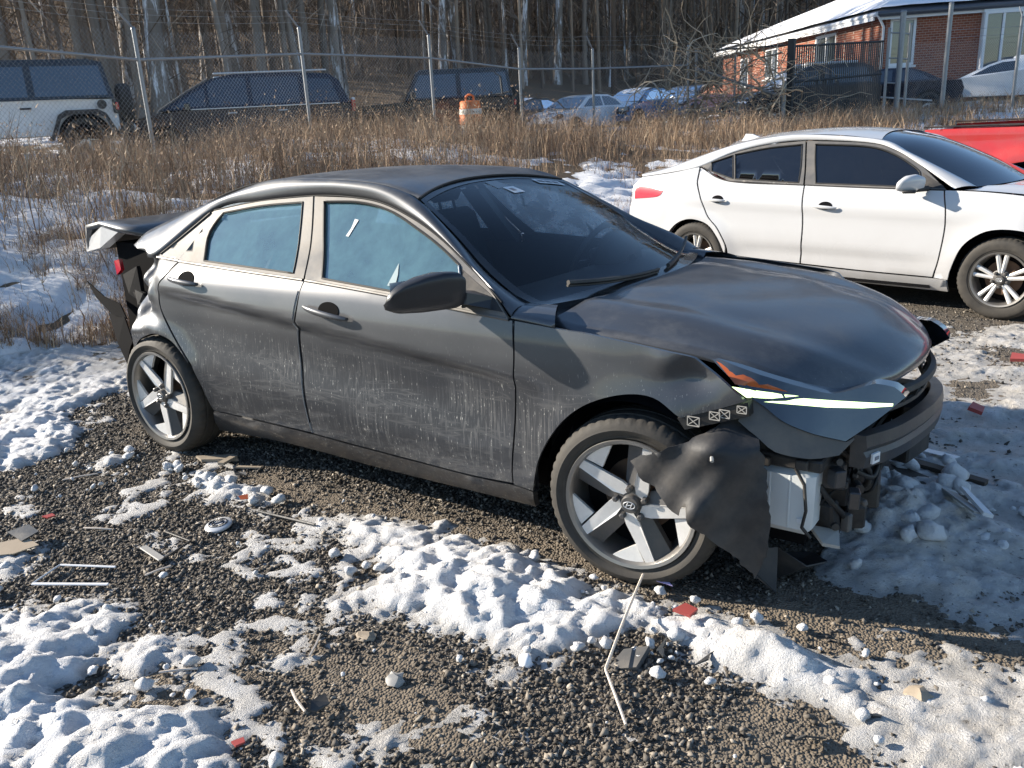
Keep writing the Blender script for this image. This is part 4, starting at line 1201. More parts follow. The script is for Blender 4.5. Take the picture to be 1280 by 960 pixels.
    mb = MB(); mb.add(tri + tb, [(0, 1, 2, 3, 4), (9, 8, 7, 6, 5)] + [(i, i + 5, (i + 1) % 5 + 5, (i + 1) % 5) for i in range(5)])
    mb.build('lid_corner', M['silver'], P)  # lid paint turned silver to carry the sun on this corner
    cavity('trunk_well', -.66, -.10, -.60, .66, .42, 1.06, P)
    rngl = random.Random(9)
    for i in range(6):     # torn inner metal and plastic of the crushed corner
        c = Vector((rngl.uniform(-.50, -.20), -rngl.uniform(.60, .72), rngl.uniform(.66, 1.0)))
        pts = [c + Vector((rngl.uniform(-.11, .11), rngl.uniform(-.03, .03), rngl.uniform(-.13, .13))) for _ in range(5)]
        mb = MB(); mb.add(pts + [p + Vector((0, .02, 0)) for p in pts], hull(pts + [p + Vector((0, .02, 0)) for p in pts])); mb.build('torn_panel', M['torn'] if i % 3 else M['black'], P)
    def shard(pts, name, mat, th=.006):
        return sheet(name, pts, [tuple(range(len(pts)))], mat, P, th)
    shard([(-.52, -.70, .975), (-.47, -.70, .985), (-.45, -.71, .93), (-.50, -.71, .90)], 'tail_lamp_scrap', M['red_lens'], .02)
    shard([(-.93, -.66, .83), (-.70, -.70, .76), (-.50, -.73, .74), (-.44, -.74, .66), (-.62, -.72, .67), (-.82, -.68, .74)], 'bumper_scrap', M['black_clean'])
    shard([(-.72, -.68, .66), (-.46, -.74, .67), (-.30, -.80, .50), (-.40, -.80, .40), (-.52, -.77, .52)], 'bumper_scrap', M['black_clean'])
    shard([(-.50, -.76, .52), (-.36, -.80, .50), (-.26, -.82, .36), (-.34, -.80, .30), (-.52, -.74, .44)], 'bumper_scrap', M['black_clean'])
    shard([(-.55, -.5, .62), (-.42, -.72, .60), (-.40, -.72, .40), (-.55, -.5, .38)], 'bumper_foam', M['black_clean'])
    # rear bumper remains on the far side
    mb = MB(); mb.grid([[(-.86 - .12 * (1 - t * t) + dx, .80 * t, z) for t in np.linspace(-.15, 1, 12)] for dx, z in ((.03, .72), (0, .66), (-.02, .5), (0, .36), (.06, .28))]); mb.build('rear_bumper', pn, P, smooth=True)
    # --- head lamps
    HX = [2.90, 3.05, 3.12, 3.20, 3.29, 3.38, 3.46, 3.53]; HY = [.850, .855, .835, .785, .705, .610, .530, .45]
    def S_head(x, z):
        return np.interp(x, HX, HY) - .46 * np.clip(np.asarray(z) - .66, -.2, .3)
    HL = [[(2.952, .852), (2.99, .824), (3.055, .782), (3.114, .737)], [(3.114, .737), (3.152, .712), (3.213, .663), (3.289, .622), (3.372, .588)], [(3.372, .588), (3.44, .640), (3.503, .700)], [(3.503, .700), (3.47, .735), (3.42, .752)], [(3.42, .752), (3.33, .735), (3.27, .752), (3.17, .790), (3.06, .826), (2.952, .852)]]
    hl = panel('headlight', HL, S_head, M['lens'], P, res=.04, fl=.06)
    panel('amber_reflector', [(2.985, .836), (3.09, .800), (3.165, .772), (3.21, .752), (3.06, .775)], S_head, M['amber'], hl, off=.002, res=.03, fl=0, raw=True)
    panel('daytime_light', [(3.050, .768), (3.14, .757), (3.238, .738), (3.17, .735), (3.10, .738)], S_head, M['drl'], hl, off=.003, res=.03, fl=0, raw=True)
    panel('daytime_light', [(3.150, .726), (3.25, .730), (3.33, .714), (3.43, .694), (3.475, .686), (3.475, .678), (3.40, .682), (3.31, .697)], S_head, M['drl'], hl, off=.003, res=.03, fl=0, raw=True)
    hl2 = mirror_copy(hl, P)
    for ch in hl.children:
        k = ch.copy(); COL.objects.link(k); k.parent = hl2
    # plastic carrier under the lamp
    br = [[(3.100, .742), (3.152, .706), (3.213, .657), (3.289, .616), (3.372, .582)], [(3.372, .582), (3.40, .60), (3.36, .545)], [(3.36, .545), (3.29, .545), (3.20, .575), (3.14, .625), (3.085, .665)], [(3.085, .665), (3.100, .742)]]
    part(panel('lamp_carrier', br, lambda x, z: S_head(x, z) - .012, M['grey_plastic'], P, res=.04, fl=.05), True)
    # row of crossed clips left along the fender's lower edge
    clip = panel('bumper_retainer', [(2.905, .664), (3.01, .697), (3.118, .735), (3.124, .690), (3.02, .655), (2.93, .628)], lambda x, z: S_dark(x, z) - .004, M['black'], P, res=.05, fl=.04, raw=True)
    for (cx, cz, ww) in ((2.958, .660, .040), (3.022, .683, .034), (3.052, .693, .034), (3.104, .712, .030)):
        mb = MB(); y = -float(S_dark(np.array([cx]), np.array([cz]))[0]) - .004
        h = ww / 2
        for (a, b) in (((-h, -h), (h, h)), ((-h, h), (h, -h)), ((-h, -h), (-h, h)), ((h, -h), (h, h)), ((-h, -h), (h, -h)), ((-h, h), (h, h))):
            mb.tube([(cx + a[0], y, cz + a[1] * .75), (cx + b[0], y, cz + b[1] * .75)], .0018, 4)
        mb.build('cross_clip', M['shard_grey'], clip)
    # --- bumper beam and what the missing bumper lays bare
    bp = rs([(3.425, -.62, .548), (3.49, -.40, .530), (3.525, 0, .492), (3.505, .35, .455), (3.44, .60, .425)], 21)
    mb = MB(); rows = []
    for i, p in enumerate(bp):
        hh = .055; d = .045; tx = .0
        rows.append([(p[0], p[1], p[2] - hh), (p[0] + .006, p[1], p[2] - hh * .3), (p[0] - .004, p[1], p[2]), (p[0] + .006, p[1], p[2] + hh * .3), (p[0], p[1], p[2] + hh), (p[0] - d, p[1], p[2] + hh), (p[0] - d, p[1], p[2] - hh)])
    mb.grid(rows, closed=True); mb.F += [tuple(range(6, -1, -1)), tuple(20 * 7 + i for i in range(7))]; mb.mi += [0, 0]
    beam = mb.build('bumper_beam', M['beam'], P, sharp=30)
    mb = MB(); mb.box((3.449, -.575, .520), (.008, .040, .034), Matrix.Rotation(-.33, 3, 'Z')); mb.build('label_sticker', M['paper'], beam)
    mb = MB(); mb.box((3.4515, -.575, .520), (.008, .022, .012), Matrix.Rotation(-.33, 3, 'Z')); mb.build('label_print', M['print'], beam)
    # slatted upper grille frame between the lamps
    mb = MB(); gp = rs([(3.40, -.44, .665), (3.47, -.2, .655), (3.49, 0, .645), (3.47, .25, .63), (3.41, .5, .61)], 17)
    mb.tube([tuple(p) for p in gp], .018, 6); mb.tube([(p[0] - .02, p[1], p[2] - .06) for p in gp], .012, 6)
    for p in gp[::2]: mb.tube([tuple(p), (p[0] - .02, p[1], p[2] - .06)], .008, 5)
    mb.build('grille_frame', M['black'], P, sharp=50)
    mb = MB(); mb.box((3.28, 0, .44), (.03, 1.02, .40)); mb.build('radiator', M['black_clean'], P)
    for i in range(9):
        mb = MB(); mb.box((3.305, 0, .28 + .042 * i), (.012, .94, .010), Matrix.Rotation(.5, 3, 'Y')); mb.build('shutter_slat', M['black'], P)
    for s in (-1, 1):
        mb = MB(); mb.box((3.33, s * .46, .49 - .05 * (s + 1) / 2), (.15, .10, .09), None, bev=.012); mb.build('crash_can', M['beam'], P, sharp=30)
    tk = MB(); tk.box((3.205, -.655, .375), (.185, .13, .235), None, taper=1.05, bev=.024); tank = tk.build('washer_tank', M['tank'], P, sharp=35)
    for dx in (-.045, .02):
        mb = MB(); mb.box((3.205 + dx, -.7215, .375), (.008, .006, .19), None, bev=.002); mb.build('tank_rib', M['tank'], tank)
    mb = MB(); mb.box((3.265, -.7245, .315), (.022, .006, .020), None, bev=.002); mb.build('label', M['paper'], tank)
    mb = MB(); mb.tube([(3.245, -.735, .50), (3.275, -.735, .45), (3.285, -.735, .36), (3.275, -.735, .30), (3.30, -.72, .262)], .006, 6); mb.build('hose', M['black'], tank, sharp=60)
    mb = MB(); mb.box((3.20, -.65, .513), (.25, .16, .040), None, bev=.006); mb.box((3.14, -.738, .51), (.05, .02, .032), None, bev=.004); mb.box((3.265, -.738, .517), (.04, .02, .032), None, bev=.004)
    mb.tube([(3.12, -.68, .53), (3.12, -.68, .60)], .022, 8); mb.tube([(3.25, -.64, .53), (3.33, -.6, .60)], .016, 8)
    mb.build('tank_bracket', M['black'], P, sharp=30)
    rg = random.Random(21)
    def clutter(name, mat, c, d, rz=0, rx=0):
        mb = MB(); mb.box(c, d, Matrix.Rotation(rz, 3, 'Z') @ Matrix.Rotation(rx, 3, 'X'), bev=.008); mb.build(name, mat, P, sharp=30)
    clutter('duct', M['black'], (3.31, -.50, .37), (.09, .10, .12), .3, .2)
    clutter('horn', M['black'], (3.37, -.47, .27), (.07, .09, .09), .5, .1)
    clutter('bracket', M['beam'], (3.33, -.60, .445), (.08, .03, .10), .2)
    clutter('bracket', M['beam'], (3.36, -.40, .40), (.03, .05, .22), 0, .1)
    clutter('bracket', M['black'], (3.30, -.58, .30), (.10, .05, .10), -.3, .2)
    clutter('duct', M['black'], (3.38, -.30, .30), (.08, .16, .10), .2)
    clutter('duct', M['black'], (3.40, .30, .28), (.10, .22, .12), -.2)
    clutter('lower_crossmember', M['black'], (3.30, 0, .215), (.08, 1.10, .06))
    clutter('lower_crossmember', M['black'], (3.38, .45, .36), (.12, .16, .16), .4, .4)
    clutter('undertray_rail', M['black'], (3.05, -.42, .20), (.5, .06, .07))
    clutter('undertray_rail', M['black'], (3.05, .42, .20), (.5, .06, .07))
    mb = MB(); mb.add([(3.27, -.62, .245), (3.36, -.60, .238), (3.38, -.66, .215), (3.33, -.68, .222), (3.27, -.62, .26), (3.36, -.60, .253), (3.38, -.66, .226), (3.33, -.68, .235)], [(0, 1, 2, 3), (7, 6, 5, 4), (0, 4, 5, 1), (1, 5, 6, 2), (2, 6, 7, 3), (3, 7, 4, 0)]); mb.build('bent_bracket', M['shard_grey'], P)
    for i in range(7):
        p0 = Vector((rg.uniform(3.28, 3.40), rg.uniform(-.62, -.25), rg.uniform(.30, .56)))
        pts = [p0 + Vector((rg.uniform(-.04, .05), rg.uniform(-.08, .08), -.05 * k + rg.uniform(-.02, .03))) for k in range(5)]
        mb = MB(); mb.tube(spl([tuple(p) for p in pts], .02), .005, 6); mb.build('wiring', M['seal'], P, sharp=60)
    for i in range(16):   # small brackets, connectors and bolts between lamp, tank and beam
        c = (rg.uniform(3.28, 3.41), rg.uniform(-.66, -.30), rg.uniform(.25, .54))
        mb = MB()
        if i % 3 == 0: mb.tube([c, (c[0] + .02, c[1] - .035, c[2] + rg.uniform(-.01, .02))], rg.uniform(.010, .020), 10)
        else: mb.box(c, (rg.uniform(.02, .05), rg.uniform(.015, .05), rg.uniform(.02, .07)), Matrix.Rotation(rg.uniform(-.7, .7), 3, 'Z') @ Matrix.Rotation(rg.uniform(-.6, .6), 3, 'X'), bev=.004)
        mb.build('connector' if i % 3 == 0 else 'bracket', (M['black'], M['grey_plastic'], M['beam'])[i % 3], P, sharp=35)
    for q in ([(3.30, -.60, .56), (3.36, -.55, .50), (3.41, -.48, .44), (3.40, -.40, .36), (3.36, -.34, .30)], [(3.28, -.63, .43), (3.33, -.62, .36), (3.36, -.57, .30), (3.35, -.50, .24)], [(3.38, -.52, .44), (3.42, -.45, .40), (3.42, -.36, .42), (3.40, -.26, .38)]):
        mb = MB(); mb.tube(spl(q, .015), .010, 8); mb.build('coolant_hose', M['black'], P, sharp=60)
    # --- torn liner hanging over the wheel
    LN = [(2.760,.500),(2.800,.535),(2.850,.552),(2.90,.575),(2.948,.594),(3.005,.632),(3.05,.668),(3.12,.672),(3.165,.60),(3.188,.50),(3.200,.417),(3.210,.334),(3.205,.24),(3.166,.130),(3.125,.185),(3.07,.262),(3.03,.30),(2.994,.336),(2.975,.385),(2.965,.412),(2.939,.350),(2.905,.37),(2.880,.405),(2.845,.435),(2.81,.44),(2.785,.472)]
    rj = random.Random(13); LN = [(p[0] + rj.uniform(-.005, .005), p[1] + rj.uniform(-.006, .006)) for k in range(len(LN)) for p in spl([LN[k], LN[(k + 1) % len(LN)]], .016)[:-1]]
    def S_lin(x, z):
        x = np.asarray(x, float); z = np.asarray(z, float)
        r = np.hypot(x - 2.72, z - .317)
        return .940 + .03 * sst(x, 2.95, 2.76) * 0 + .012 * np.sin(x * 21 + z * 9) * sst(x, 2.8, 2.95) - .10 * sst(x, 3.02, 3.19) - .14 * sst(z, .58, .68) + .05 * np.exp(-(((x - 3.0) / .05) ** 2 + ((z - .38) / .07) ** 2)) + .006 * np.sin(x * 46 - z * 30) * sst(z, .15, .3)
    ln = panel('fender_liner', [list(map(tuple, LN))] if False else LN, S_lin, M['liner'], P, res=.022, fl=.004, raw=True)
    mb = MB(); mb.lathe([(.001, -.012), (.012, -.012), (.016, -.004), (.018, .004)], 10, c=(3.035, -.915, .575)); mb.tube([(3.035, -.92, .575), (3.047, -.945, .560)], .006, 6); mb.build('clip', M['shard_grey'], ln, sharp=40)
    for ax, sgn in ((2.72, 1), (2.72, -1), (0, 1), (0, -1)):
        mb = MB(); a0, a1 = (.05 * PI, PI * 1.02)
        if ax == 2.72 and sgn == 1: a0, a1 = .30 * PI, PI * 1.02
        mb.lathe([(.352, -.845), (.365, -.80), (.365, -.55), (.20, -.55)], 28, a0=a0, a1=a1)
        if sgn < 0:
            mb.V = [(v[0], -v[1], v[2]) for v in mb.V]
        mb.V = [(v[0] + ax, v[1], v[2] + .325) for v in mb.V]
        mb.build('wheel_arch_liner', M['black_clean'], P, smooth=True)
    # loose flap of undershield dragging on the ground
    fl = [(3.06, -.76, .17), (3.16, -.80, .12), (3.20, -.72, .03), (3.16, -.60, .015), (3.10, -.42, .015), (3.22, -.36, .02), (3.30, -.46, .05), (3.27, -.62, .10), (3.18, -.66, .17)]
    mb = MB(); mb.add(fl, [(0, 1, 2), (0, 2, 3, 8), (3, 4, 5, 6), (3, 6, 7), (3, 7, 8)]); o = mb.build('undershield_flap', M['liner'], P, fix=False)
    md = o.modifiers.new('thickness', 'SOLIDIFY'); md.thickness = .005
    # --- door mirror
    def mirror(sgn):
        mb = MB(); secs = []
        prof = [(-1.130, .006, .010, 1.008, 1.900), (-1.122, .018, .030, 1.008, 1.906), (-1.09, .034, .052, 1.014, 1.926), (-1.03, .050, .066, 1.024, 1.966), (-.98, .057, .070, 1.030, 2.003), (-.94, .056, .068, 1.030, 2.036), (-.922, .046, .056, 1.024, 2.050), (-.914, .020, .03, 1.018, 2.056)]
        for (y, ax, az, zc, xc) in prof:
            secs.append([(xc + ax * (abs(math.cos(t)) ** .55) * (1 if math.cos(t) > 0 else -1) + .014 * math.sin(t), y * 1.0, zc + az * (abs(math.sin(t)) ** .5) * (1 if math.sin(t) > 0 else -1)) for t in np.linspace(0, 2 * PI, 24, endpoint=False)])
        mb.grid(secs, closed=True); mb.F += [tuple(range(23, -1, -1)), tuple(7 * 24 + i for i in range(24))]; mb.mi += [0, 0]
        o = mb.build('door_mirror', M['black_satin'], P, sharp=50)
        st = MB(); st.add([(1.99, -.93, .985), (2.10, -.93, .980), (2.10, -.92, 1.02), (2.0, -.92, 1.025), (2.03, -.835, .955), (2.19, -.835, .945), (2.17, -.825, .99), (2.06, -.825, 1.01)], [(0, 1, 2, 3), (7, 6, 5, 4), (0, 4, 5, 1), (1, 5, 6, 2), (2, 6, 7, 3), (3, 7, 4, 0)])
        st.build('mirror_foot', M['black_satin'], o)
        gl = MB(); gl.grid([[(1.905 + .052 * (i / 5), -1.10 + .165 * i / 5, 1.024 + .048 * s) for i in range(6)] for s in (-1, 0, 1)]); gl.V = [(v[0] - .012, v[1], v[2]) for v in gl.V]; gl.build('mirror_glass', M['silver'], o)
        return o
    mirror(-1)          # the far one is broken off
    # --- floor, cabin, seats
    mb = MB(); mb.box((1.3, 0, .23), (3.9, 1.20, .12)); mb.box((1.28, 0, .24), (1.75, 1.60, .10)); mb.build('underbody', M['black_clean'], P)
    cavity('firewall', 2.30, 2.40, -.70, .70, .25, .90, P, M['dash'])
    cavity('engine_block', 2.5, 3.18, -.40, .40, .28, .70, P)
    mb = MB(); mb.grid([[(2.43 - .05 * t * t + dx, .74 * t, z) for t in np.linspace(-1, 1, 15)] for dx, z in ((0, .915), (-.25, .955), (-.45, .945), (-.55, .90), (-.56, .70), (-.50, .45))]); mb.build('dashboard', M['dash'], P, smooth=True)
    mb = MB(); mb.lathe([(.155, -.18), (.175, -.12), (.15, -.08), (.05, -.06)], 24, axis='x', c=(2.17, .36, .93)); 
    mb.build('instrument_hood', M['dash'], P, smooth=True)
    sw = MB(); C0 = Vector((1.90, .36, .95)); ax1 = Vector((0, 1, 0)); ax2 = Vector((.42, 0, .91))
    sw.tube([C0 + (ax1 * math.cos(t) + ax2 * math.sin(t)) * .185 for t in np.linspace(0, 2 * PI, 36, endpoint=False)], .015, 8, close=True)
    for a in (0, PI, -PI / 2): sw.tube([C0 + Vector((.02, 0, -.005)), C0 + (ax1 * math.cos(a) + ax2 * math.sin(a)) * .18], .014, 6)
    sw.box(tuple(C0 + Vector((.02, 0, 0))), (.05, .14, .11), bev=.02)
    sw.tube([C0 + Vector((.03, 0, -.01)), C0 + Vector((.22, 0, -.10))], .03, 8)
    sw.build('steering_wheel', M['dash'], P, sharp=50)
    def seat(y, x):
        s = MB(); s.box((x, y, .50), (.52, .50, .18), bev=.05); o = s.build('front_seat', M['seat'], P, sharp=40)
        b = MB(); b.box((0, 0, .32), (.14, .50, .66), taper=.9, bev=.05); b.xf(Matrix.Translation((x - .27, y, .55)) @ Matrix.Rotation(-.30, 4, 'Y')); b.build('seat_back', M['seat'], o, sharp=40)
        b = MB(); b.box((0, 0, .78), (.09, .26, .18), bev=.04); b.tube([(0, -.06, .62), (0, -.06, .74)], .008, 6); b.tube([(0, .06, .62), (0, .06, .74)], .008, 6); b.xf(Matrix.Translation((x - .27, y, .55)) @ Matrix.Rotation(-.26, 4, 'Y')); b.build('headrest', M['seat'], o, sharp=40)
    seat(-.38, 1.42); seat(.38, 1.42)
    s = MB(); s.box((.52, 0, .50), (.5, 1.25, .18), bev=.05); o = s.build('rear_seat', M['seat'], P, sharp=40)
    b = MB(); b.box((0, 0, .32), (.14, 1.25, .62), bev=.05); b.xf(Matrix.Translation((.25, 0, .55)) @ Matrix.Rotation(-.38, 4, 'Y')); b.build('seat_back', M['seat'], o, sharp=40)
    mb = MB(); mb.box((-.1, 0, 1.0), (.55, 1.2, .03)); mb.build('parcel_shelf', M['dash'], P)
    for sgn in (-1, 1):   # inner pillars
        mb = MB(); mb.add([(1.06, sgn * .78, .96), (1.20, sgn * .78, .96), (1.10, sgn * .56, 1.27), (.98, sgn * .56, 1.27), (1.06, sgn * .72, .96), (1.20, sgn * .72, .96), (1.10, sgn * .50, 1.27), (.98, sgn * .50, 1.27)], [(0, 1, 2, 3), (7, 6, 5, 4), (0, 4, 5, 1), (1, 5, 6, 2), (2, 6, 7, 3), (3, 7, 4, 0)]); mb.build('inner_pillar', M['dash'], P)
        # inner door skins close the cabin
        mb = MB(); mb.grid([[(x, sgn * .80, z) for x in (.15, .7, 1.2, 1.8, 2.3)] for z in (.25, .6, .95)]); mb.build('door_card', M['dash'], P)
    # headliner
    loft('headliner', [[(x, y, z - .035) for (x, y, z) in [(b + (xx - b) * t * t, yy * t, c + (zz - c) * t * t) for t in np.linspace(-1, 1, 9)]] for xx, yy, zz, b, c in er], M['grey_plastic'], P)
    # --- wheels
    wheel(P, 0, -.790, .317, .317, .236, .215, 'blade', 0, -1, spin=1.05)
    wheel(P, 2.72, -.790, .317, .317, .236, .215, 'blade', .11, -1, spin=.06)
    wheel(P, 0, .790, .317, .317, .236, .215, 'blade', 0, 1, spin=.2)
    wheel(P, 2.72, .790, .317, .317, .236, .215, 'blade', .11, 1, spin=.7)
    # lean: the far side of the shell sits a little lower
    Mx = Matrix.Translation((0, -.88, .0)) @ Matrix.Rotation(-LEAN, 4, 'X') @ Matrix.Translation((0, .88, .0))
    car.matrix_world = Mx
    return car
dark_sedan()
# ------------------------------------------------------------------ the white sedan
WZ = [.14,.20,.26,.32,.40,.50,.60,.70,.80,.88,.95,1.00,1.06,1.12,1.20,1.28,1.38]
WY = [.75,.80,.84,.862,.876,.886,.892,.892,.886,.874,.85,.825,.775,.73,.672,.61,.53]
WX = [-1.0,-.75,-.4,-.1,.3,1.4,2.4,2.8,3.1,3.3,3.5]
WT = [.84,.91,.965,.99,1,1,1,.99,.95,.89,.78]
_wy = np.convolve(np.pad(np.interp(_zz, WZ, WY), 4, mode='edge'), _k, mode='valid')
def S_white(x, z):
    x = np.asarray(x, float); z = np.asarray(z, float)
    y = np.interp(z, _zz, _wy) * np.interp(x, WX, WT)
    d = .835 - .03 * x - z
    y = y - .016 * sst(d, -.01, .07) * (1 - sst(d, .12, .34)) * sst(x, -.3, .3) * (1 - sst(x, 2.3, 2.6))
    d2 = z - .40
    y = y - .014 * (1 - sst(np.abs(d2), .0, .09)) * sst(x, .3, .7) * (1 - sst(x, 2.0, 2.3))
    for ax in (0, 2.70):
        r = np.hypot(x - ax, z - .316); y = y + .014 * np.exp(-((r - .36) / .07) ** 2)
    return y
CW = {
'front_glass':[[[1.039,1.323],[1.512,1.298],[1.759,1.234],[1.978,1.122],[2.020,1.07]],[[2.020,1.07],[2.055,0.992]],[[2.055,0.992],[1.629,1.001],[1.173,1.009]],[[1.173,1.009],[1.10,1.17],[1.039,1.323]]],
'mirror_triangle':[[[2.025,1.10],[2.213,1.006],[2.231,0.986]],[[2.231,0.986],[2.063,0.989]],[[2.063,0.989],[2.025,1.10]]],
'rear_glass':[[[0.283,1.245],[0.595,1.297],[0.914,1.323]],[[0.914,1.323],[.975,1.16],[1.014,1.011]],[[1.014,1.011],[0.381,1.036]],[[0.381,1.036],[0.283,1.245]]],
'quarter_glass':[[[0.061,1.176],[0.263,1.237]],[[0.263,1.237],[0.357,1.037]],[[0.357,1.037],[0.098,1.099]],[[0.098,1.099],[0.061,1.176]]],
'front_frame':[[[1.08,0.995],[1.634,0.982],[2.245,0.975]],[[2.245,0.975],[2.001,1.143],[1.747,1.264],[1.501,1.323],[0.948,1.351]],[[0.948,1.351],[1.02,1.17],[1.08,0.995]]],
'rear_frame':[[[-0.043,1.141],[0.261,1.256],[0.59,1.324],[0.933,1.351]],[[0.933,1.351],[1.005,1.17],[1.065,0.995]],[[1.065,0.995],[0.32,1.018]],[[0.32,1.018],[-0.043,1.141]]],
'front_door':[[[1.085,0.989],[1.635,0.979],[2.226,0.972]],[[2.226,0.972],[2.267,0.77],[2.249,0.474],[2.207,0.293]],[[2.207,0.293],[1.659,0.299],[1.096,0.316]],[[1.096,0.316],[1.109,0.61],[1.085,0.989]]],
'rear_door':[[[1.071,0.989],[1.094,0.609],[1.08,0.315]],[[1.08,0.315],[0.618,0.332],[0.375,0.345]],[[0.375,0.345],[0.355,0.445],[0.269,0.587],[0.147,0.707],[0.049,0.9],[-0.006,1.007]],[[-0.006,1.007],[-0.037,1.126]],[[-0.037,1.126],[0.323,1.012],[1.071,0.989]]],
'sill':[[[0.343,0.338],[1.094,0.301],[1.658,0.284],[2.207,0.279],[2.314,0.278]],[[2.314,0.278],[2.315,0.17]],[[2.315,0.17],[1.301,0.18],[0.332,0.20]],[[0.332,0.20],[0.343,0.338]]],
'fender':[[[2.238,0.972],[2.505,0.965],[2.80,.94],[3.05,.90],[3.22,.84]],[[3.22,.84],[3.36,.72]],[[3.36,.72],[3.38,.40]],[[3.38,.40],[3.075,.40]],[[3.075,.40],[3.03,.53],[2.929,0.64],[2.828,0.690],[2.665,0.699],[2.537,0.662],[2.417,0.557],[2.349,0.381],[2.326,0.28]],[[2.326,0.28],[2.22,0.287]],[[2.22,0.287],[2.261,0.475],[2.279,0.77],[2.238,0.972]]],
'quarter':[[[-0.058,1.133],[-0.024,1.007],[0.031,0.9],[0.131,0.706],[0.252,0.586],[0.338,0.438],[0.335,0.350]],[[0.335,0.350],[0.265,0.50],[0.149,0.62],[-0.024,0.662],[-0.173,0.626],[-0.29,0.53],[-.36,.40]],[[-.36,.40],[-.80,.38]],[[-.80,.38],[-.84,.66],[-.80,.83]],[[-.80,.83],[-0.80,0.946],[-0.72,1.035]],[[-0.72,1.035],[-0.354,1.081],[-0.058,1.133]]],
'taillight':[[[-0.77,0.931],[-0.66,0.948],[-0.39,0.914]],[[-0.39,0.914],[-0.46,0.858],[-0.76,0.826]],[[-0.76,0.826],[-0.77,0.931]]],
}
W_E1 = [(2.30,.985),(1.999,1.149),(1.745,1.270),(1.499,1.329),(.945,1.357),(.587,1.330),(.257,1.262),(-.052,1.139),(-.354,1.087),(-.72,1.041)]
W_E2 = [(2.42,-.705,.995),(2.16,-.655,1.115),(1.86,-.590,1.245),(1.60,-.545,1.350),(1.0,-.54,1.402),(.62,-.545,1.392),(.20,-.565,1.322),(-.22,-.60,1.20),(-.50,-.625,1.115),(-.78,-.64,1.055)]

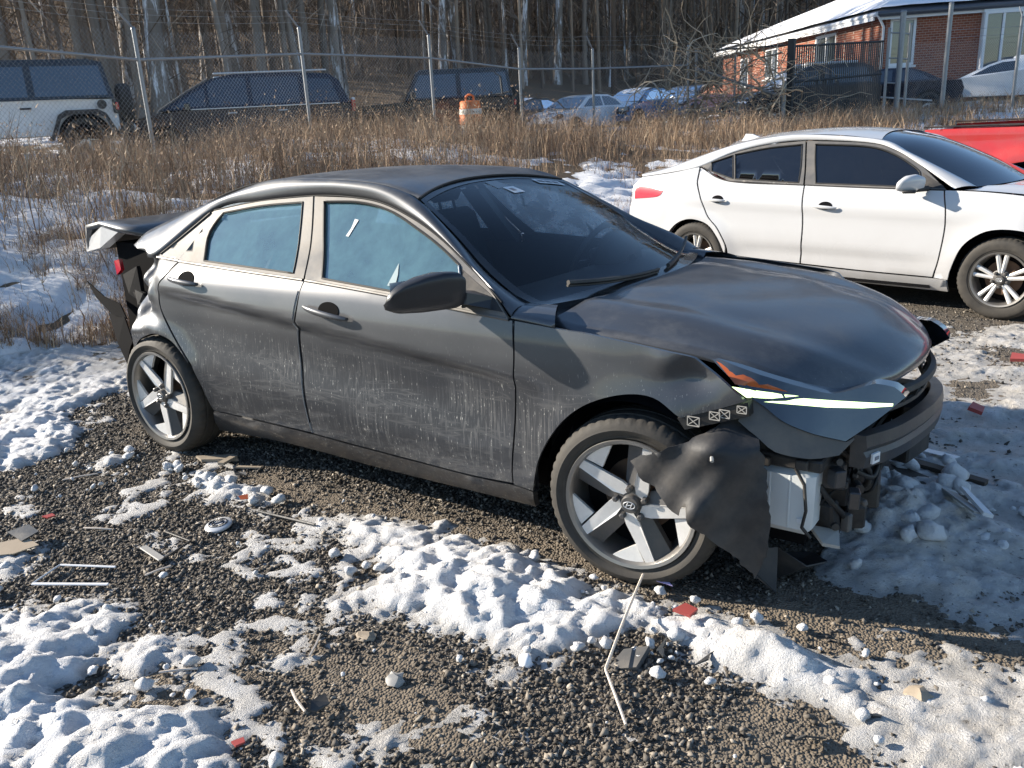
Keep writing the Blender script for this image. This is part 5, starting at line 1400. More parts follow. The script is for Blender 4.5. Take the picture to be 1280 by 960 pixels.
def white_sedan():
    base = (0.83, 5.378, -0.082); yaw = -0.171
    car = empty('white_sedan', base, yaw, 'clean white sedan with dark tinted windows, parked behind the wrecked sedan', 'car')
    P = car; pn = M['white']
    def both(o):
        c = mirror_copy(o, P)
        for ch in o.children:
            k = ch.copy(); COL.objects.link(k); k.parent = c
        return o
    def door(kind):
        d = panel(kind, CW[kind], S_white, pn, P, res=.04)
        fr = kind == 'front_door'
        go = outline(CW['front_glass' if fr else 'rear_glass'])
        holes = [go]
        if not fr: holes.append(outline(CW['quarter_glass']))
        panel('window_frame', CW['front_frame' if fr else 'rear_frame'], S_white, M['black_gloss'] if False else M['trim'], d, holes=holes, off=.001, res=.06, fl=.012)
        for g in holes: panel('window_pane', g, S_white, M['tint'], d, off=-.008, res=.08, fl=0, raw=True)
        for g in holes:
            mb = MB(); mb.tube([(x, -float(S_white(np.array([x]), np.array([z]))[0]) - .001, z) for x, z in g], .006, 5, close=True); mb.build('window_seal', M['seal'], d, sharp=60)
        if fr:
            handle(S_white, 1.185, 1.405, .828, .815, pn, d)
            panel('mirror_triangle', CW['mirror_triangle'], S_white, M['black'], d, off=.003, res=.05, fl=.006)
            strip('belt_moulding', [(1.085, .993), (1.634, .981), (2.24, .974)], S_white, M['seal'], d, .010, .003)
        else:
            handle(S_white, .155, .335, .852, .846, pn, d)
            strip('belt_moulding', [(.0, 1.128), (.32, 1.016), (1.068, .992)], S_white, M['seal'], d, .010, .003)
        return both(d)
    door('front_door'); door('rear_door')
    both(panel('front_fender', CW['fender'], S_white, pn, P, res=.04))
    both(panel('quarter_panel', CW['quarter'], S_white, pn, P, holes=[outline(CW['taillight'])], res=.04))
    both(panel('rocker_sill', CW['sill'], S_white, pn, P, res=.06, fl=.03))
    both(panel('tail_light', CW['taillight'], S_white, M['red_lens'], P, off=.004, res=.05, fl=.03))
    both(side_frame(W_E1, W_E2, S_white, pn, P))
    R = rs([(2.42, -.68, .99), (2.16, -.645, 1.115), (1.86, -.58, 1.243), (1.60, -.54, 1.346)], 16)
    Cc = rs([(2.56, 0, .99), (2.25, 0, 1.16), (1.85, 0, 1.325), (1.52, 0, 1.40)], 16)
    ws = loft('windscreen', [[(c[0] + (r[0] - c[0]) * t * t, r[1] * t, c[2] + (r[2] - c[2]) * abs(t) ** 2.2) for t in np.linspace(1, -1, 21)] for r, c in zip(R, Cc)], M['tint'], P)
    er = [(1.60, .535, 1.351), (1.3, .53, 1.388), (1.0, .53, 1.404), (.62, .535, 1.394), (.35, .55, 1.352), (.18, .56, 1.318)]
    xc = [1.53, 1.26, 1.0, .62, .30, .08]; zc = [1.405, 1.430, 1.438, 1.426, 1.385, 1.345]
    er = rs([(a[0], a[1], a[2], b, c) for a, b, c in zip(er, xc, zc)], 22)
    roof = loft('roof', [[(b + (x - b) * t * t, y * t, c + (z - c) * abs(t) ** 2.3) for t in np.linspace(-1, 1, 21)] for x, y, z, b, c in er], pn, P)
    mb = MB(); mb.add([(-.02, -.012, 1.322), (.22, -.018, 1.358), (.22, .018, 1.358), (-.02, .012, 1.322), (.03, -.006, 1.405), (.10, -.010, 1.402), (.10, .010, 1.402), (.03, .006, 1.405)], [(0, 1, 2, 3), (4, 5, 1, 0), (5, 6, 2, 1), (6, 7, 3, 2), (7, 4, 0, 3), (7, 6, 5, 4)])
    mb.build('shark_fin', pn, P)
    R = rs([(.16, -.555, 1.312), (-.22, -.59, 1.20), (-.5, -.615, 1.113)], 10); Cc = rs([(.06, 0, 1.338), (-.3, 0, 1.225), (-.6, 0, 1.125)], 10)
    loft('rear_window', [[(c[0] + (r[0] - c[0]) * t * t, r[1] * t, c[2] + (r[2] - c[2]) * t * t) for t in np.linspace(1, -1, 13)] for r, c in zip(R, Cc)], M['tint'], P)
    E = [(-.5, .62, 1.113, -.60, 1.125), (-.65, .63, 1.085, -.74, 1.10), (-.78, .635, 1.058, -.90, 1.075), (-.80, .64, 1.02, -.93, 1.03), (-.81, .65, .83, -.94, .84)]
    loft('trunk_lid', [[(b + (x - b) * t * t, y * t, c + (z - c) * t * t) for t in np.linspace(-1, 1, 15)] for x, y, z, b, c in E], pn, P, flip=True)
    rows = []
    for z, o in ((.86, 0), (.70, .05), (.50, .06), (.36, .03), (.26, -.04)):
        rows.append([(-.80 - o - .15 * (1 - abs(t) ** 2.5), .775 * t, z) for t in np.linspace(-1, 1, 19)])
    loft('rear_bumper', rows, pn, P, flip=True)
    E = rs([(2.36, .79, .972, 2.60, .99), (2.55, .80, .968, 2.72, 1.0), (2.85, .775, .942, 2.95, .985), (3.10, .72, .900, 3.22, .94), (3.28, .63, .845, 3.45, .87), (3.34, .56, .80, 3.54, .80)], 22)
    rows = hood_rows(E, None, 25)
    loft('bonnet', rows, pn, P)
    rows = []
    for z, o in ((.80, -.10), (.66, .0), (.5, .03), (.34, .02), (.22, -.05)):
        rows.append([(3.34 + o + .24 * (1 - abs(t) ** 2.4), .80 * t, z) for t in np.linspace(-1, 1, 19)])
    loft('front_bumper', rows, pn, P)
    mb = MB(); mb.box((3.575, 0, .62), (.05, .8, .22), None, bev=.03); mb.build('grille', M['black'], P)
    for s in (-1, 1):
        mb = MB(); mb.add([(3.24, s * .735, .845), (3.44, s * .56, .80), (3.50, s * .45, .70), (3.36, s * .745, .70), (3.14, s * .70, .83), (3.3, s * .5, .79), (3.4, s * .42, .70), (3.26, s * .70, .70)], [(0, 1, 2, 3), (7, 6, 5, 4), (0, 4, 5, 1), (1, 5, 6, 2), (2, 6, 7, 3), (3, 7, 4, 0)]); mb.build('headlight', M['lens'], P)
    def mirror(sgn):
        mb = MB(); secs = []
        for (y, ax, az, zc, xc) in [(-1.075, .010, .02, 1.02, 1.965), (-1.06, .03, .042, 1.025, 1.975), (-1.01, .05, .064, 1.032, 2.00), (-.95, .058, .068, 1.034, 2.03), (-.90, .052, .058, 1.026, 2.055), (-.88, .02, .025, 1.02, 2.065)]:
            secs.append([(xc + ax * math.cos(t) + .012 * math.sin(t), y, zc + az * (abs(math.sin(t)) ** .7) * (1 if math.sin(t) > 0 else -1)) for t in np.linspace(0, 2 * PI, 20, endpoint=False)])
        mb.grid(secs, closed=True); mb.F += [tuple(range(19, -1, -1)), tuple(100 + i for i in range(20))]; mb.mi += [0, 0]
        o = mb.build('door_mirror', pn, P, sharp=42)
        b = MB(); b.box((2.02, -.985, .975), (.10, .15, .022), Matrix.Rotation(.35, 3, 'Z'), bev=.008); b.tube([(2.06, -.93, .985), (2.11, -.84, .985)], .022, 8); b.build('mirror_foot', M['black'], o, sharp=40)
        return o
    both(mirror(-1))
    mb = MB(); mb.box((1.3, 0, .24), (4.0, 1.2, .14)); mb.box((1.28, 0, .24), (1.8, 1.62, .10)); mb.build('underbody', M['black_clean'], P)
    cavity('cabin_lining', -.2, 2.3, -.74, .74, .3, .92, P)
    cavity('engine_block', 2.5, 3.3, -.5, .5, .3, .78, P)
    for y in (-.38, .38):
        s = MB(); s.box((1.10, y, .98), (.16, .48, .5), Matrix.Rotation(-.25, 3, 'Y'), bev=.05); s.box((1.04, y, 1.26), (.09, .26, .16), bev=.03); s.build('front_seat', M['seat'], P, sharp=40)
    for ax in (2.70, 0):
        for sgn in (-1, 1):
            mb = MB(); mb.lathe([(.345, -.84), (.36, -.80), (.36, -.55), (.20, -.55)], 24, a0=0, a1=PI)
            mb.V = [(v[0] + ax, v[1] * -sgn, v[2] + .322) for v in mb.V]; mb.build('wheel_arch_liner', M['black_clean'], P, smooth=True)
    wheel(P, 0, -.775, .316, .316, .208, .205, 'double', 0, -1, spin=.2)
    wheel(P, 2.70, -.775, .316, .316, .208, .205, 'double', -.03, -1, spin=.32)
    wheel(P, 0, .775, .316, .316, .208, .205, 'double', 0, 1)
    wheel(P, 2.70, .775, .316, .316, .208, .205, 'double', 0, 1)
white_sedan()

# ------------------------------------------------------------------ the red pickup, only its bed shows
def red_pickup():
    t = empty('red_pickup', (2.16, 8.12, -.05), -.03, 'glossy red pickup truck, rear fender showing above the white sedan', 'truck')
    P = t; pn = M['red_paint']
    zz = np.array([.3, .5, .7, .9, 1.05, 1.16, 1.24, 1.30]); yy = np.array([.90, .935, .955, .965, .955, .925, .935, .90])
    def S_t(x, z):
        y = np.interp(z, zz, yy) * (1 - .02 * np.exp(-((np.asarray(x) + .02) / .05) ** 2))
        r = np.hypot((x - 1.12) / 1.18, z - .45)
        return y + .045 * sst(.66 - r, 0, .10) * sst(z, .3, .5) * (1 - sst(z, 1.08, 1.2))
    arch = [(.62, .42), (.66, .62), (.80, .86), (1.0, .94), (1.25, .94), (1.42, .86), (1.56, .62), (1.60, .42)]
    bed = [[(.02, 1.20), (.07, 1.285)], [(.07, 1.285), (2.25, 1.325)], [(2.25, 1.325), (2.25, .42)], [(2.25, .42)] + [(1.60, .42)]] + [list(reversed(arch))] + [[(.62, .42), (.05, .48)], [(.05, .48), (.0, .8), (.02, 1.20)]]
    for s in (0, 1):
        o = panel('bed_side', bed, S_t, pn, P, res=.05, fl=.04)
        if s: o.scale.y = -1
    mb = MB(); rows = []
    mb.box((1.15, -.90, 1.312), (2.2, .05, .02), bev=.006); mirror_copy(mb.build('bed_rail_cap', M['black'], P), P)
    mb = MB(); mb.box((.04, 0, .92), (.06, 1.68, .66), bev=.02); mb.build('tailgate', pn, P, sharp=40)
    mb = MB(); mb.box((-.06, 0, .5), (.16, 1.8, .2), bev=.04); mb.build('rear_bumper', M['silver'], P, sharp=40)
    mb = MB(); mb.box((1.15, 0, .78), (2.15, 1.6, .06)); mb.box((2.21, 0, 1.0), (.05, 1.7, .55)); mb.build('bed_floor', M['black'], P)
    for s in (-1, 1):
        mb = MB(); mb.box((.03, s * .90, .98), (.05, .10, .42), bev=.015); mb.build('tail_light', M['red_lens'], P, sharp=40)
    cab = [[(2.30, .42), (2.30, 1.15), (2.34, 1.18)], [(2.34, 1.18), (3.0, 1.17), (4.0, 1.15)], [(4.0, 1.15), (4.0, .42)], [(4.0, .42), (2.30, .42)]]
    fend = [[(4.02, 1.14), (4.6, 1.10), (5.15, 1.02)], [(5.15, 1.02), (5.3, .5)], [(5.3, .5), (5.1, .45)], [(5.1, .45), (5.0, .72), (4.8, .86), (4.6, .88), (4.36, .78), (4.22, .45)], [(4.22, .45), (4.02, .42)], [(4.02, .42), (4.02, 1.14)]]
    for nm, seg in (('cab_side', cab), ('front_fender', fend)):
        o = panel(nm, seg, lambda x, z: np.interp(z, zz, yy), pn, P, res=.08, fl=.04); c = mirror_copy(o, P)
    mb = MB(); mb.add([(2.36, -.86, 1.16), (4.0, -.86, 1.15), (3.55, -.66, 1.72), (2.50, -.68, 1.75), (2.36, .86, 1.16), (4.0, .86, 1.15), (3.55, .66, 1.72), (2.50, .68, 1.75)], [(0, 1, 2, 3), (7, 6, 5, 4), (3, 2, 6, 7), (0, 3, 7, 4), (1, 5, 6, 2)]); mb.build('cab_roof', pn, P)
    for s in (-1, 1):
        g = [(2.55, 1.21), (3.80, 1.20), (3.48, 1.66), (2.62, 1.68)]
        mb = MB(); mb.add([(x, s * (.868 - (z - 1.16) * .33), z) for x, z in g], [(0, 1, 2, 3)]); mb.build('window_pane', M['tint'], P)
    mb = MB(); mb.add([(4.02, -.74, 1.2), (4.02, .74, 1.2), (3.60, .6, 1.68), (3.60, -.6, 1.68)], [(0, 1, 2, 3)]); mb.build('windscreen', M['tint'], P)
    mb = MB(); mb.grid([[(x, y, z) for y in (-.9, -.5, 0, .5, .9)] for x, z in ((4.0, 1.16), (4.6, 1.13), (5.15, 1.04), (5.30, .92), (5.32, .5))]); mb.build('bonnet', pn, P, smooth=True)
    cavity('chassis', .2, 5.2, -.6, .6, .35, .6, P)
    for ax in (1.11, 4.66):
        for s in (-1, 1):
            wheel(P, ax, s * .80, .37, .37, .22, .24, 'double', 0, s)
            mb = MB(); mb.lathe([(.46, -.93), (.48, -.90), (.48, -.6), (.2, -.6)], 22, a0=-.1, a1=PI + .1); mb.V = [(v[0] + ax, v[1] * -s, v[2] + .46) for v in mb.V]; mb.build('wheel_arch_liner', M['black_clean'], P, smooth=True)
red_pickup()
# ------------------------------------------------------------------ vehicles beyond the fence
def far_wheel(P, x, y, r, s, w=.22, mat=None):
    we = empty('wheel', (x, y, r), 0 if s < 0 else PI, parent=P)
    mb = MB(); h = w / 2
    mb.lathe([(r * .64, -h + .02), (r * .70, -h), (r * .93, -h), (r, -h + .035), (r, h - .035), (r * .93, h), (r * .64, h - .02)], 36); mb.build('tyre', M['rubber'], we, sharp=30)
    mb = MB(); mb.lathe([(r * .66, -h + .015), (r * .60, -h + .02), (r * .58, -h + .07), (.02, -h + .07)], 30); mb.build('rim', M['alloy_dark'], we, sharp=30)
    for k in range(5):
        a = 2 * PI * k / 5; sp = MB()
        sp.box((r * .34, 0, 0), (r * .56, .03, .06)); sp.V = [(v[0] * math.cos(a) - v[2] * math.sin(a), v[1] - h + .045, v[0] * math.sin(a) + v[2] * math.cos(a)) for v in sp.V]
        sp.build('spoke', mat or M['alloy'], we)

def far_car(name, label, cat, x, y, rz, z, low, top, W, paint, windows, wheels, wr, roofw=.78, roofmat=None, screens=(), extras=None, group=None, tint=None, tumble=None):
    """low: body side outline (x,z); top: greenhouse outline (x,z), base first; windows: outlines in (x,z) on the greenhouse side"""
    P = empty(name, (x, y, z), rz, label, cat, group)
    hw = W / 2
    zt = max(q[1] for q in top); zb = min(q[1] for q in top)
    def Yl(xx, zz):
        L0 = min(q[0] for q in low); L1 = max(q[0] for q in low)
        e = min(xx - L0, L1 - xx)
        return hw * (1 - .10 * (1 - min(1, e / .7)) ** 2) * (1 - .05 * max(0, (zz - .8)) - .10 * max(0, .45 - zz))
    def Yt(xx, zz): return hw * (.965 - (.965 - roofw) * (zz - zb) / (zt - zb))
    def body(poly, Y, nm, mat):
        pts = [tuple(p) for p in poly]; n = len(pts); mb = MB()
        secs = [-1.0, -.93, -.5, 0, .5, .93, 1.0]
        c = (sum(p[0] for p in pts) / n, sum(p[1] for p in pts) / n)
        V = []
        for s in secs:
            k = .965 if abs(s) == 1 else 1.0
            for (xx, zz) in pts:
                V.append((c[0] + (xx - c[0]) * (.992 if k < 1 else 1), Y(xx, zz) * s, c[1] + (zz - c[1]) * k))
        F = [tuple(range(n - 1, -1, -1)), tuple((len(secs) - 1) * n + i for i in range(n))]
        for a in range(len(secs) - 1):
            for i in range(n): F.append((a * n + i, a * n + (i + 1) % n, (a + 1) * n + (i + 1) % n, (a + 1) * n + i))
        mb.add(V, F); return mb.build(nm, mat, P, sharp=32)
    body(low, Yl, 'body', paint)
    body(top, Yt, 'cabin', roofmat or paint)
    for wnd in windows:
        for s in (-1, 1):
            mb = MB(); Y = [Yt(a, b) * s * 1.006 + s * .006 for a, b in wnd]
            mb.add([(a, yy, b) for (a, b), yy in zip(wnd, Y)], [tuple(range(len(wnd)))]); mb.build('window_pane', tint or M['fartint'], P)
    for (x0, z0, x1, z1, yw) in screens:
        mb = MB(); y0 = Yt(x0, z0) * yw; y1 = Yt(x1, z1) * yw; d = Vector((z1 - z0, 0, x0 - x1)).normalized() * .012
        if d.x * (x0 - (top[0][0] + top[-1][0]) / 2) < 0: d = -d
        mb.add([tuple(Vector(v) + d) for v in ((x0, -y0, z0), (x0, y0, z0), (x1, y1, z1), (x1, -y1, z1))], [(0, 1, 2, 3)]); mb.build('windscreen', tint or M['fartint'], P)
    for wx in wheels:
        for s in (-1, 1):
            far_wheel(P, wx, s * (hw - .10), wr, s)
            mb = MB(); mb.lathe([(wr * 1.16, -.012), (wr * 1.16, .012), (.03, .012)], 26, a0=-.12, a1=PI + .12); mb.V = [(v[0] + wx, v[1] + s * (hw - .012), v[2] + wr) for v in mb.V]; mb.build('wheel_arch', M['black_clean'], P)
    if extras: extras(P, hw, Yl, Yt)
    return P
def bit(P, name, mat, c, d, rz=0, ry=0, bev=.015):
    mb = MB(); mb.box(c, d, Matrix.Rotation(rz, 3, 'Z') @ Matrix.Rotation(ry, 3, 'Y'), bev=bev); return mb.build(name, mat, P, sharp=35)

def jeep(name, label, x, y, rz, z, paint, roof):
    low = [(-2.0, .55), (-1.98, 1.12), (-1.2, 1.14), (.55, 1.14), (.75, 1.12), (2.0, 1.06), (2.12, .95), (2.12, .55), (1.9, .48), (-1.8, .48)]
    top = [(-1.96, 1.13), (-1.86, 1.80), (-1.6, 1.86), (.35, 1.86), (.50, 1.80), (.82, 1.13)]
    def ex(P, hw, Yl, Yt):
        for s in (-1, 1):
            for wx in (-1.35, 1.45):     # flared trapezoid arches
                mb = MB(); o = [(-.62, .42), (-.42, .86), (-.28, .94), (.28, .94), (.42, .86), (.62, .42)]; i = [(-.55, .42), (-.38, .80), (-.25, .87), (.25, .87), (.38, .80), (.55, .42)]
                V = []; 
                for q in (o, i):
                    V += [(wx + a, s * (hw - .02), b) for a, b in q] + [(wx + a, s * (hw + .13), b - .02) for a, b in q]
                F = []
                for k in range(5): F += [(k, k + 1, 6 + k + 1, 6 + k), (6 + k, 6 + k + 1, 18 + k + 1, 18 + k), (12 + k, 18 + k, 18 + k + 1, 12 + k + 1)]
                mb.add(V, F); mb.build('wheel_flare', M['black'], P)
            bit(P, 'tail_light', M['black'], (-1.96, s * (hw - .07), .98), (.10, .16, .26))
            bit(P, 'tail_lens', M['red_lens'], (-1.985, s * (hw - .02), .98), (.06, .10, .14))
            bit(P, 'door_handle', M['black'], (-.42, s * (hw + .005), .99), (.20, .04, .035))
            bit(P, 'mirror', M['black'], (.62, s * (hw + .14), 1.24), (.12, .18, .2))
            mb = MB(); mb.lathe([(.085, 0), (.085, .02), (.001, .02)], 18, c=(-1.72, 0, 1.02)); mb.V = [(v[0], s * (v[1] + hw - .01), v[2]) for v in mb.V]; mb.build('fuel_cap', M['black'], P)
        sp = MB(); sp.lathe([(.22, -.12), (.36, -.13), (.40, -.09), (.40, .09), (.36, .13), (.18, .13), (.02, .09)], 34, axis='x', c=(-2.20, 0, 1.03)); sp.build('spare_wheel', M['rubber'], P, sharp=30)
        bit(P, 'rear_bumper', M['black'], (-2.12, 0, .58), (.22, 1.6, .2)); bit(P, 'front_bumper', M['black'], (2.25, 0, .6), (.25, 1.6, .2))
        bit(P, 'bumper_snow', M['vsnow'], (-2.13, -.3, .70), (.16, .7, .06), bev=.03)
    return far_car(name, label, 'suv', x, y, rz, z, low, top, 1.72, paint,
        [[(-1.86, 1.19), (-.62, 1.19), (-.62, 1.73), (-1.78, 1.73)], [(-.50, 1.19), (.70, 1.19), (.42, 1.73), (-.50, 1.73)]], (-1.35, 1.45), .41, .80, roof, [(.84, 1.16, .52, 1.78, .92)], ex)
# facing away to the left; its tail with the spare wheel points right
dv = lambda a: (math.cos(a), math.sin(a))
jeep('white_jeep', 'white boxy off-roader with black hardtop and spare wheel, behind the chain-link fence', -13.75, 5.25, PI + 1.10, 1.22, M['carwhite'], M['blackpaint'])
jeep('black_jeep', 'black boxy off-roader behind the fence, just past the orange drum', -10.95, 14.85, PI + .80, .97, M['blackpaint'], M['blackpaint'])

def minivan():
    low = [(-2.5, .45), (-2.52, .95), (-2.45, 1.08), (1.25, 1.06), (1.7, .98), (2.15, .84), (2.35, .66), (2.38, .40), (2.2, .30), (-2.3, .30)]
    top = [(-2.44, 1.05), (-2.25, 1.55), (-2.05, 1.70), (-1.0, 1.77), (0, 1.76), (.45, 1.68), (.9, 1.45), (1.55, 1.05)]
    def ex(P, hw, Yl, Yt):
        for s in (-1, 1):
            bit(P, 'tail_light', M['red_lens'], (-2.49, s * (hw - .10), 1.0), (.08, .22, .26)); bit(P, 'tail_lens', M['paper'], (-2.50, s * (hw - .10), 1.13), (.07, .22, .07))
            bit(P, 'headlight', M['paper'], (2.12, s * (hw - .18), .74), (.26, .26, .15), s * -.5, .5)
            bit(P, 'door_handle', M['silver'], (.1, s * (hw + .0), .96), (.2, .03, .03)); bit(P, 'door_handle', M['silver'], (-.95, s * (hw + .0), .97), (.2, .03, .03))
            bit(P, 'mirror', M['navy'], (1.0, s * (hw + .08), 1.12), (.12, .2, .15)); bit(P, 'roof_rail', M['silver'], (-.8, s * hw * .74, 1.775), (2.4, .04, .04))
            mb = MB(); mb.tube([(.52, s * Yt(.5, 1.66) * .99, 1.665), (.98, s * Yt(.95, 1.43) * 1.005, 1.425), (1.6, s * Yt(1.55, 1.05) * 1.0, 1.045)], .025, 6); mb.build('pillar_trim', M['trim'], P)
            bit(P, 'chrome_strip', M['silver'], (-.6, s * (hw - .01), 1.065), (3.2, .02, .022), bev=.004)
        bit(P, 'bonnet_edge', M['trim'], (1.75, 0, .985), (.75, 1.55, .02), 0, .20, .008)
        bit(P, 'grille', M['black'], (2.36, 0, .62), (.06, 1.1, .2)); bit(P, 'bumper_ice', M['vsnow'], (2.40, -.35, .45), (.12, .8, .08), bev=.03)
    far_car('blue_minivan', 'dark navy minivan behind the fence, nose toward the white off-roader', 'minivan', -12.5, 9.75, PI + .92, 1.03, low, top, 1.96, M['navy'],
        [[(-2.2, 1.12), (-1.45, 1.12), (-1.45, 1.62), (-2.05, 1.58)], [(-1.35, 1.12), (-.35, 1.12), (-.35, 1.68), (-1.35, 1.66)], [(-.25, 1.12), (.55, 1.12), (.55, 1.55), (.35, 1.66), (-.25, 1.68)], [(.62, 1.12), (1.32, 1.10), (.85, 1.40), (.62, 1.50)]],
        (-1.55, 1.5), .35, .74, None, [(1.55, 1.07, .5, 1.65, .9)], ex)
# set the nose to the left: heading is away from +(1,0) by the fence direction
minivan()

SED_L = [(-2.25, .42), (-2.3, .75), (-2.2, .98), (-1.4, 1.0), (1.05, .96), (1.75, .86), (2.15, .70), (2.25, .5), (2.2, .28), (-2.1, .28)]
SED_T = [(-1.75, .97), (-1.15, 1.28), (-.75, 1.42), (.0, 1.44), (.45, 1.36), (1.2, .95)]
SED_W = [[(-1.35, 1.03), (-.35, 1.03), (-.35, 1.36), (-.75, 1.35), (-1.1, 1.22)], [(-.25, 1.03), (.88, 1.01), (.42, 1.28), (.1, 1.36), (-.25, 1.37)]]
def snowcap(P, hw, Yl, Yt, roof=1, hood=1, trunk=0):
    if roof:
        mb = MB(); mb.grid([[(x, s * .70 * hw, z - .03 * abs(s)) for s in (-1, -.9, -.4, 0, .4, .9, 1)] for x, z in ((-1.0, 1.38), (-.75, 1.475), (0, 1.495), (.4, 1.42), (.62, 1.30))]); mb.build('roof_snow', M['vsnow'], P, smooth=True)
    if hood:
        mb = MB(); mb.grid([[(x, s * .86 * hw, z - .04 * abs(s)) for s in (-1, -.9, -.4, 0, .4, .9, 1)] for x, z in ((1.22, .99), (1.6, .95), (2.0, .84), (2.18, .72))]); mb.build('hood_snow', M['vsnow'], P, smooth=True)
def lights(P, hw, smash=False):
    for s in (-1, 1):
        bit(P, 'headlight', M['lens'], (2.08, s * (hw - .22), .70), (.28, .34, .12), s * -.35, .45)
    if smash:
        rng = random.Random(3)
        for i in range(9): bit(P, 'broken_part', (M['black'], M['shard_grey'], M['blue'])[i % 3], (2.15 + rng.uniform(-.1, .15), rng.uniform(-.8, .8), rng.uniform(.3, .75)), (rng.uniform(.1, .3), rng.uniform(.15, .4), rng.uniform(.08, .25)), rng.uniform(-1, 1), rng.uniform(-1, 1))
    else:
        bit(P, 'grille', M['black'], (2.22, 0, .42), (.08, 1.0, .16)); bit(P, 'fog_lamp', M['black'], (2.16, -hw + .32, .42), (.1, .28, .08), .4)
def at_depth(px, d): pass
far_car('white_car', 'small white car with grey windscreen facing the fence, left of the crashed blue one', 'car', -12.9, 25.9, -1.75, .78, SED_L, SED_T, 1.76, M['carwhite'], SED_W, (-1.35, 1.35), .32, .74, None, [(1.2, .98, .46, 1.35, .9)], lambda P, hw, a, b: (lights(P, hw)), 'snowy cars parked far beyond the fence')
far_car('blue_car', 'crashed blue car with a snow-covered roof and crumpled bonnet', 'car', -12.0, 28.9, -1.68, .92, SED_L, SED_T, 1.80, M['blue'], SED_W, (-1.35, 1.35), .33, .74, None, [(1.2, .98, .46, 1.35, .9)], lambda P, hw, a, b: (snowcap(P, hw, a, b), lights(P, hw, True)), 'snowy cars parked far beyond the fence')
far_car('teal_car', 'blue car with bare dark roof and snow on its bonnet, rightmost of the far row', 'car', -11.0, 31.8, -1.66, 1.02, SED_L, SED_T, 1.80, M['blue'], SED_W, (-1.35, 1.35), .33, .74, M['navy'], [(1.2, .98, .46, 1.35, .9)], lambda P, hw, a, b: (snowcap(P, hw, a, b, 0, 1), lights(P, hw, False)), 'snowy cars parked far beyond the fence')
far_car('grey_car', 'grey car with snow on its bonnet, half hidden behind the black off-roader', 'car', -16.6, 27.5, -1.8, .80, SED_L, SED_T, 1.78, M['grey_plastic'], SED_W, (-1.35, 1.35), .32, .74, None, [(1.2, .98, .46, 1.35, .9)], lambda P, hw, a, b: (snowcap(P, hw, a, b, 1, 1), lights(P, hw)), 'snowy cars parked far beyond the fence')
far_car('navy_sedan', 'dark navy sedan with missing rear wheel arch trim, parked before the brick wall', 'car', -2.55, 27.5, PI + .15, .98, SED_L, SED_T, 1.80, M['navy'], SED_W, (-1.35, 1.35), .34, .74, None, [(1.2, .98, .46, 1.35, .9)], lambda P, hw, a, b: (snowcap(P, hw, a, b, 0, 1), bit(P, 'front_snow', M['vsnow'], (2.2, .2, .5), (.2, 1.0, .12), bev=.05), bit(P, 'torn_sill', M['silver'], (-.5, hw + .01, .52), (1.9, .03, .05), 0, -.12), bit(P, 'torn_sill', M['silver'], (-.5, -hw - .01, .52), (1.9, .03, .05), 0, .12)))
far_car('crashed_white_car', 'crashed white car under snow in front of the brick house', 'car', .35, 30.3, PI + .1, 1.12, [(-2.1, .35), (-2.2, .8), (-2.05, 1.12), (-1.4, 1.10), (1.0, .90), (1.7, .80), (2.2, .62), (2.25, .40), (1.5, .30), (-1.6, .26)], [(-1.7, 1.05), (-1.5, 1.36), (-1.1, 1.44), (-.1, 1.38), (.3, 1.25), (1.1, .88)], 1.8, M['carwhite'], [[(-.55, 1.05), (.75, .95), (.25, 1.2), (-.1, 1.31), (-.55, 1.33)]], (-1.3, 1.3), .32, .74, M['vsnow'], [(1.1, .92, .3, 1.22, .9)], lambda P, hw, a, b: (bit(P, 'roof_snow', M['vsnow'], (-.95, 0, 1.42), (1.1, 1.3, .14), bev=.06), bit(P, 'broken_part', M['shard_grey'], (-2.1, .3, .8), (.2, .8, .5), .3, .3)))
far_car('snowy_suv', 'dark vehicle with snow-covered windscreen behind the slatted gate', 'suv', -4.3, 24.6, PI + .75, .92, [(-2.1, .4), (-2.15, 1.0), (-1.9, 1.08), (1.0, 1.05), (1.8, .98), (2.1, .8), (2.1, .35), (1.8, .3), (-1.9, .3)], [(-2.0, 1.05), (-1.85, 1.55), (-1.5, 1.68), (.1, 1.66), (.5, 1.5), (1.05, 1.03)], 1.85, M['navy'], [[(-1.8, 1.12), (-.5, 1.12), (-.5, 1.55), (-1.6, 1.55)], [(-.4, 1.12), (.8, 1.10), (.4, 1.48), (-.4, 1.56)]], (-1.3, 1.3), .36, .76, None, [(1.05, 1.06, .5, 1.48, .9)], lambda P, hw, a, b: (snowcap(P, hw, a, b, 0, 1), bit(P, 'screen_snow', M['vsnow'], (.80, .1, 1.30), (.05, 1.2, .55), 0, -.85, .02), bit(P, 'roof_snow', M['vsnow'], (-.7, 0, 1.70), (1.5, 1.3, .1), bev=.04)))
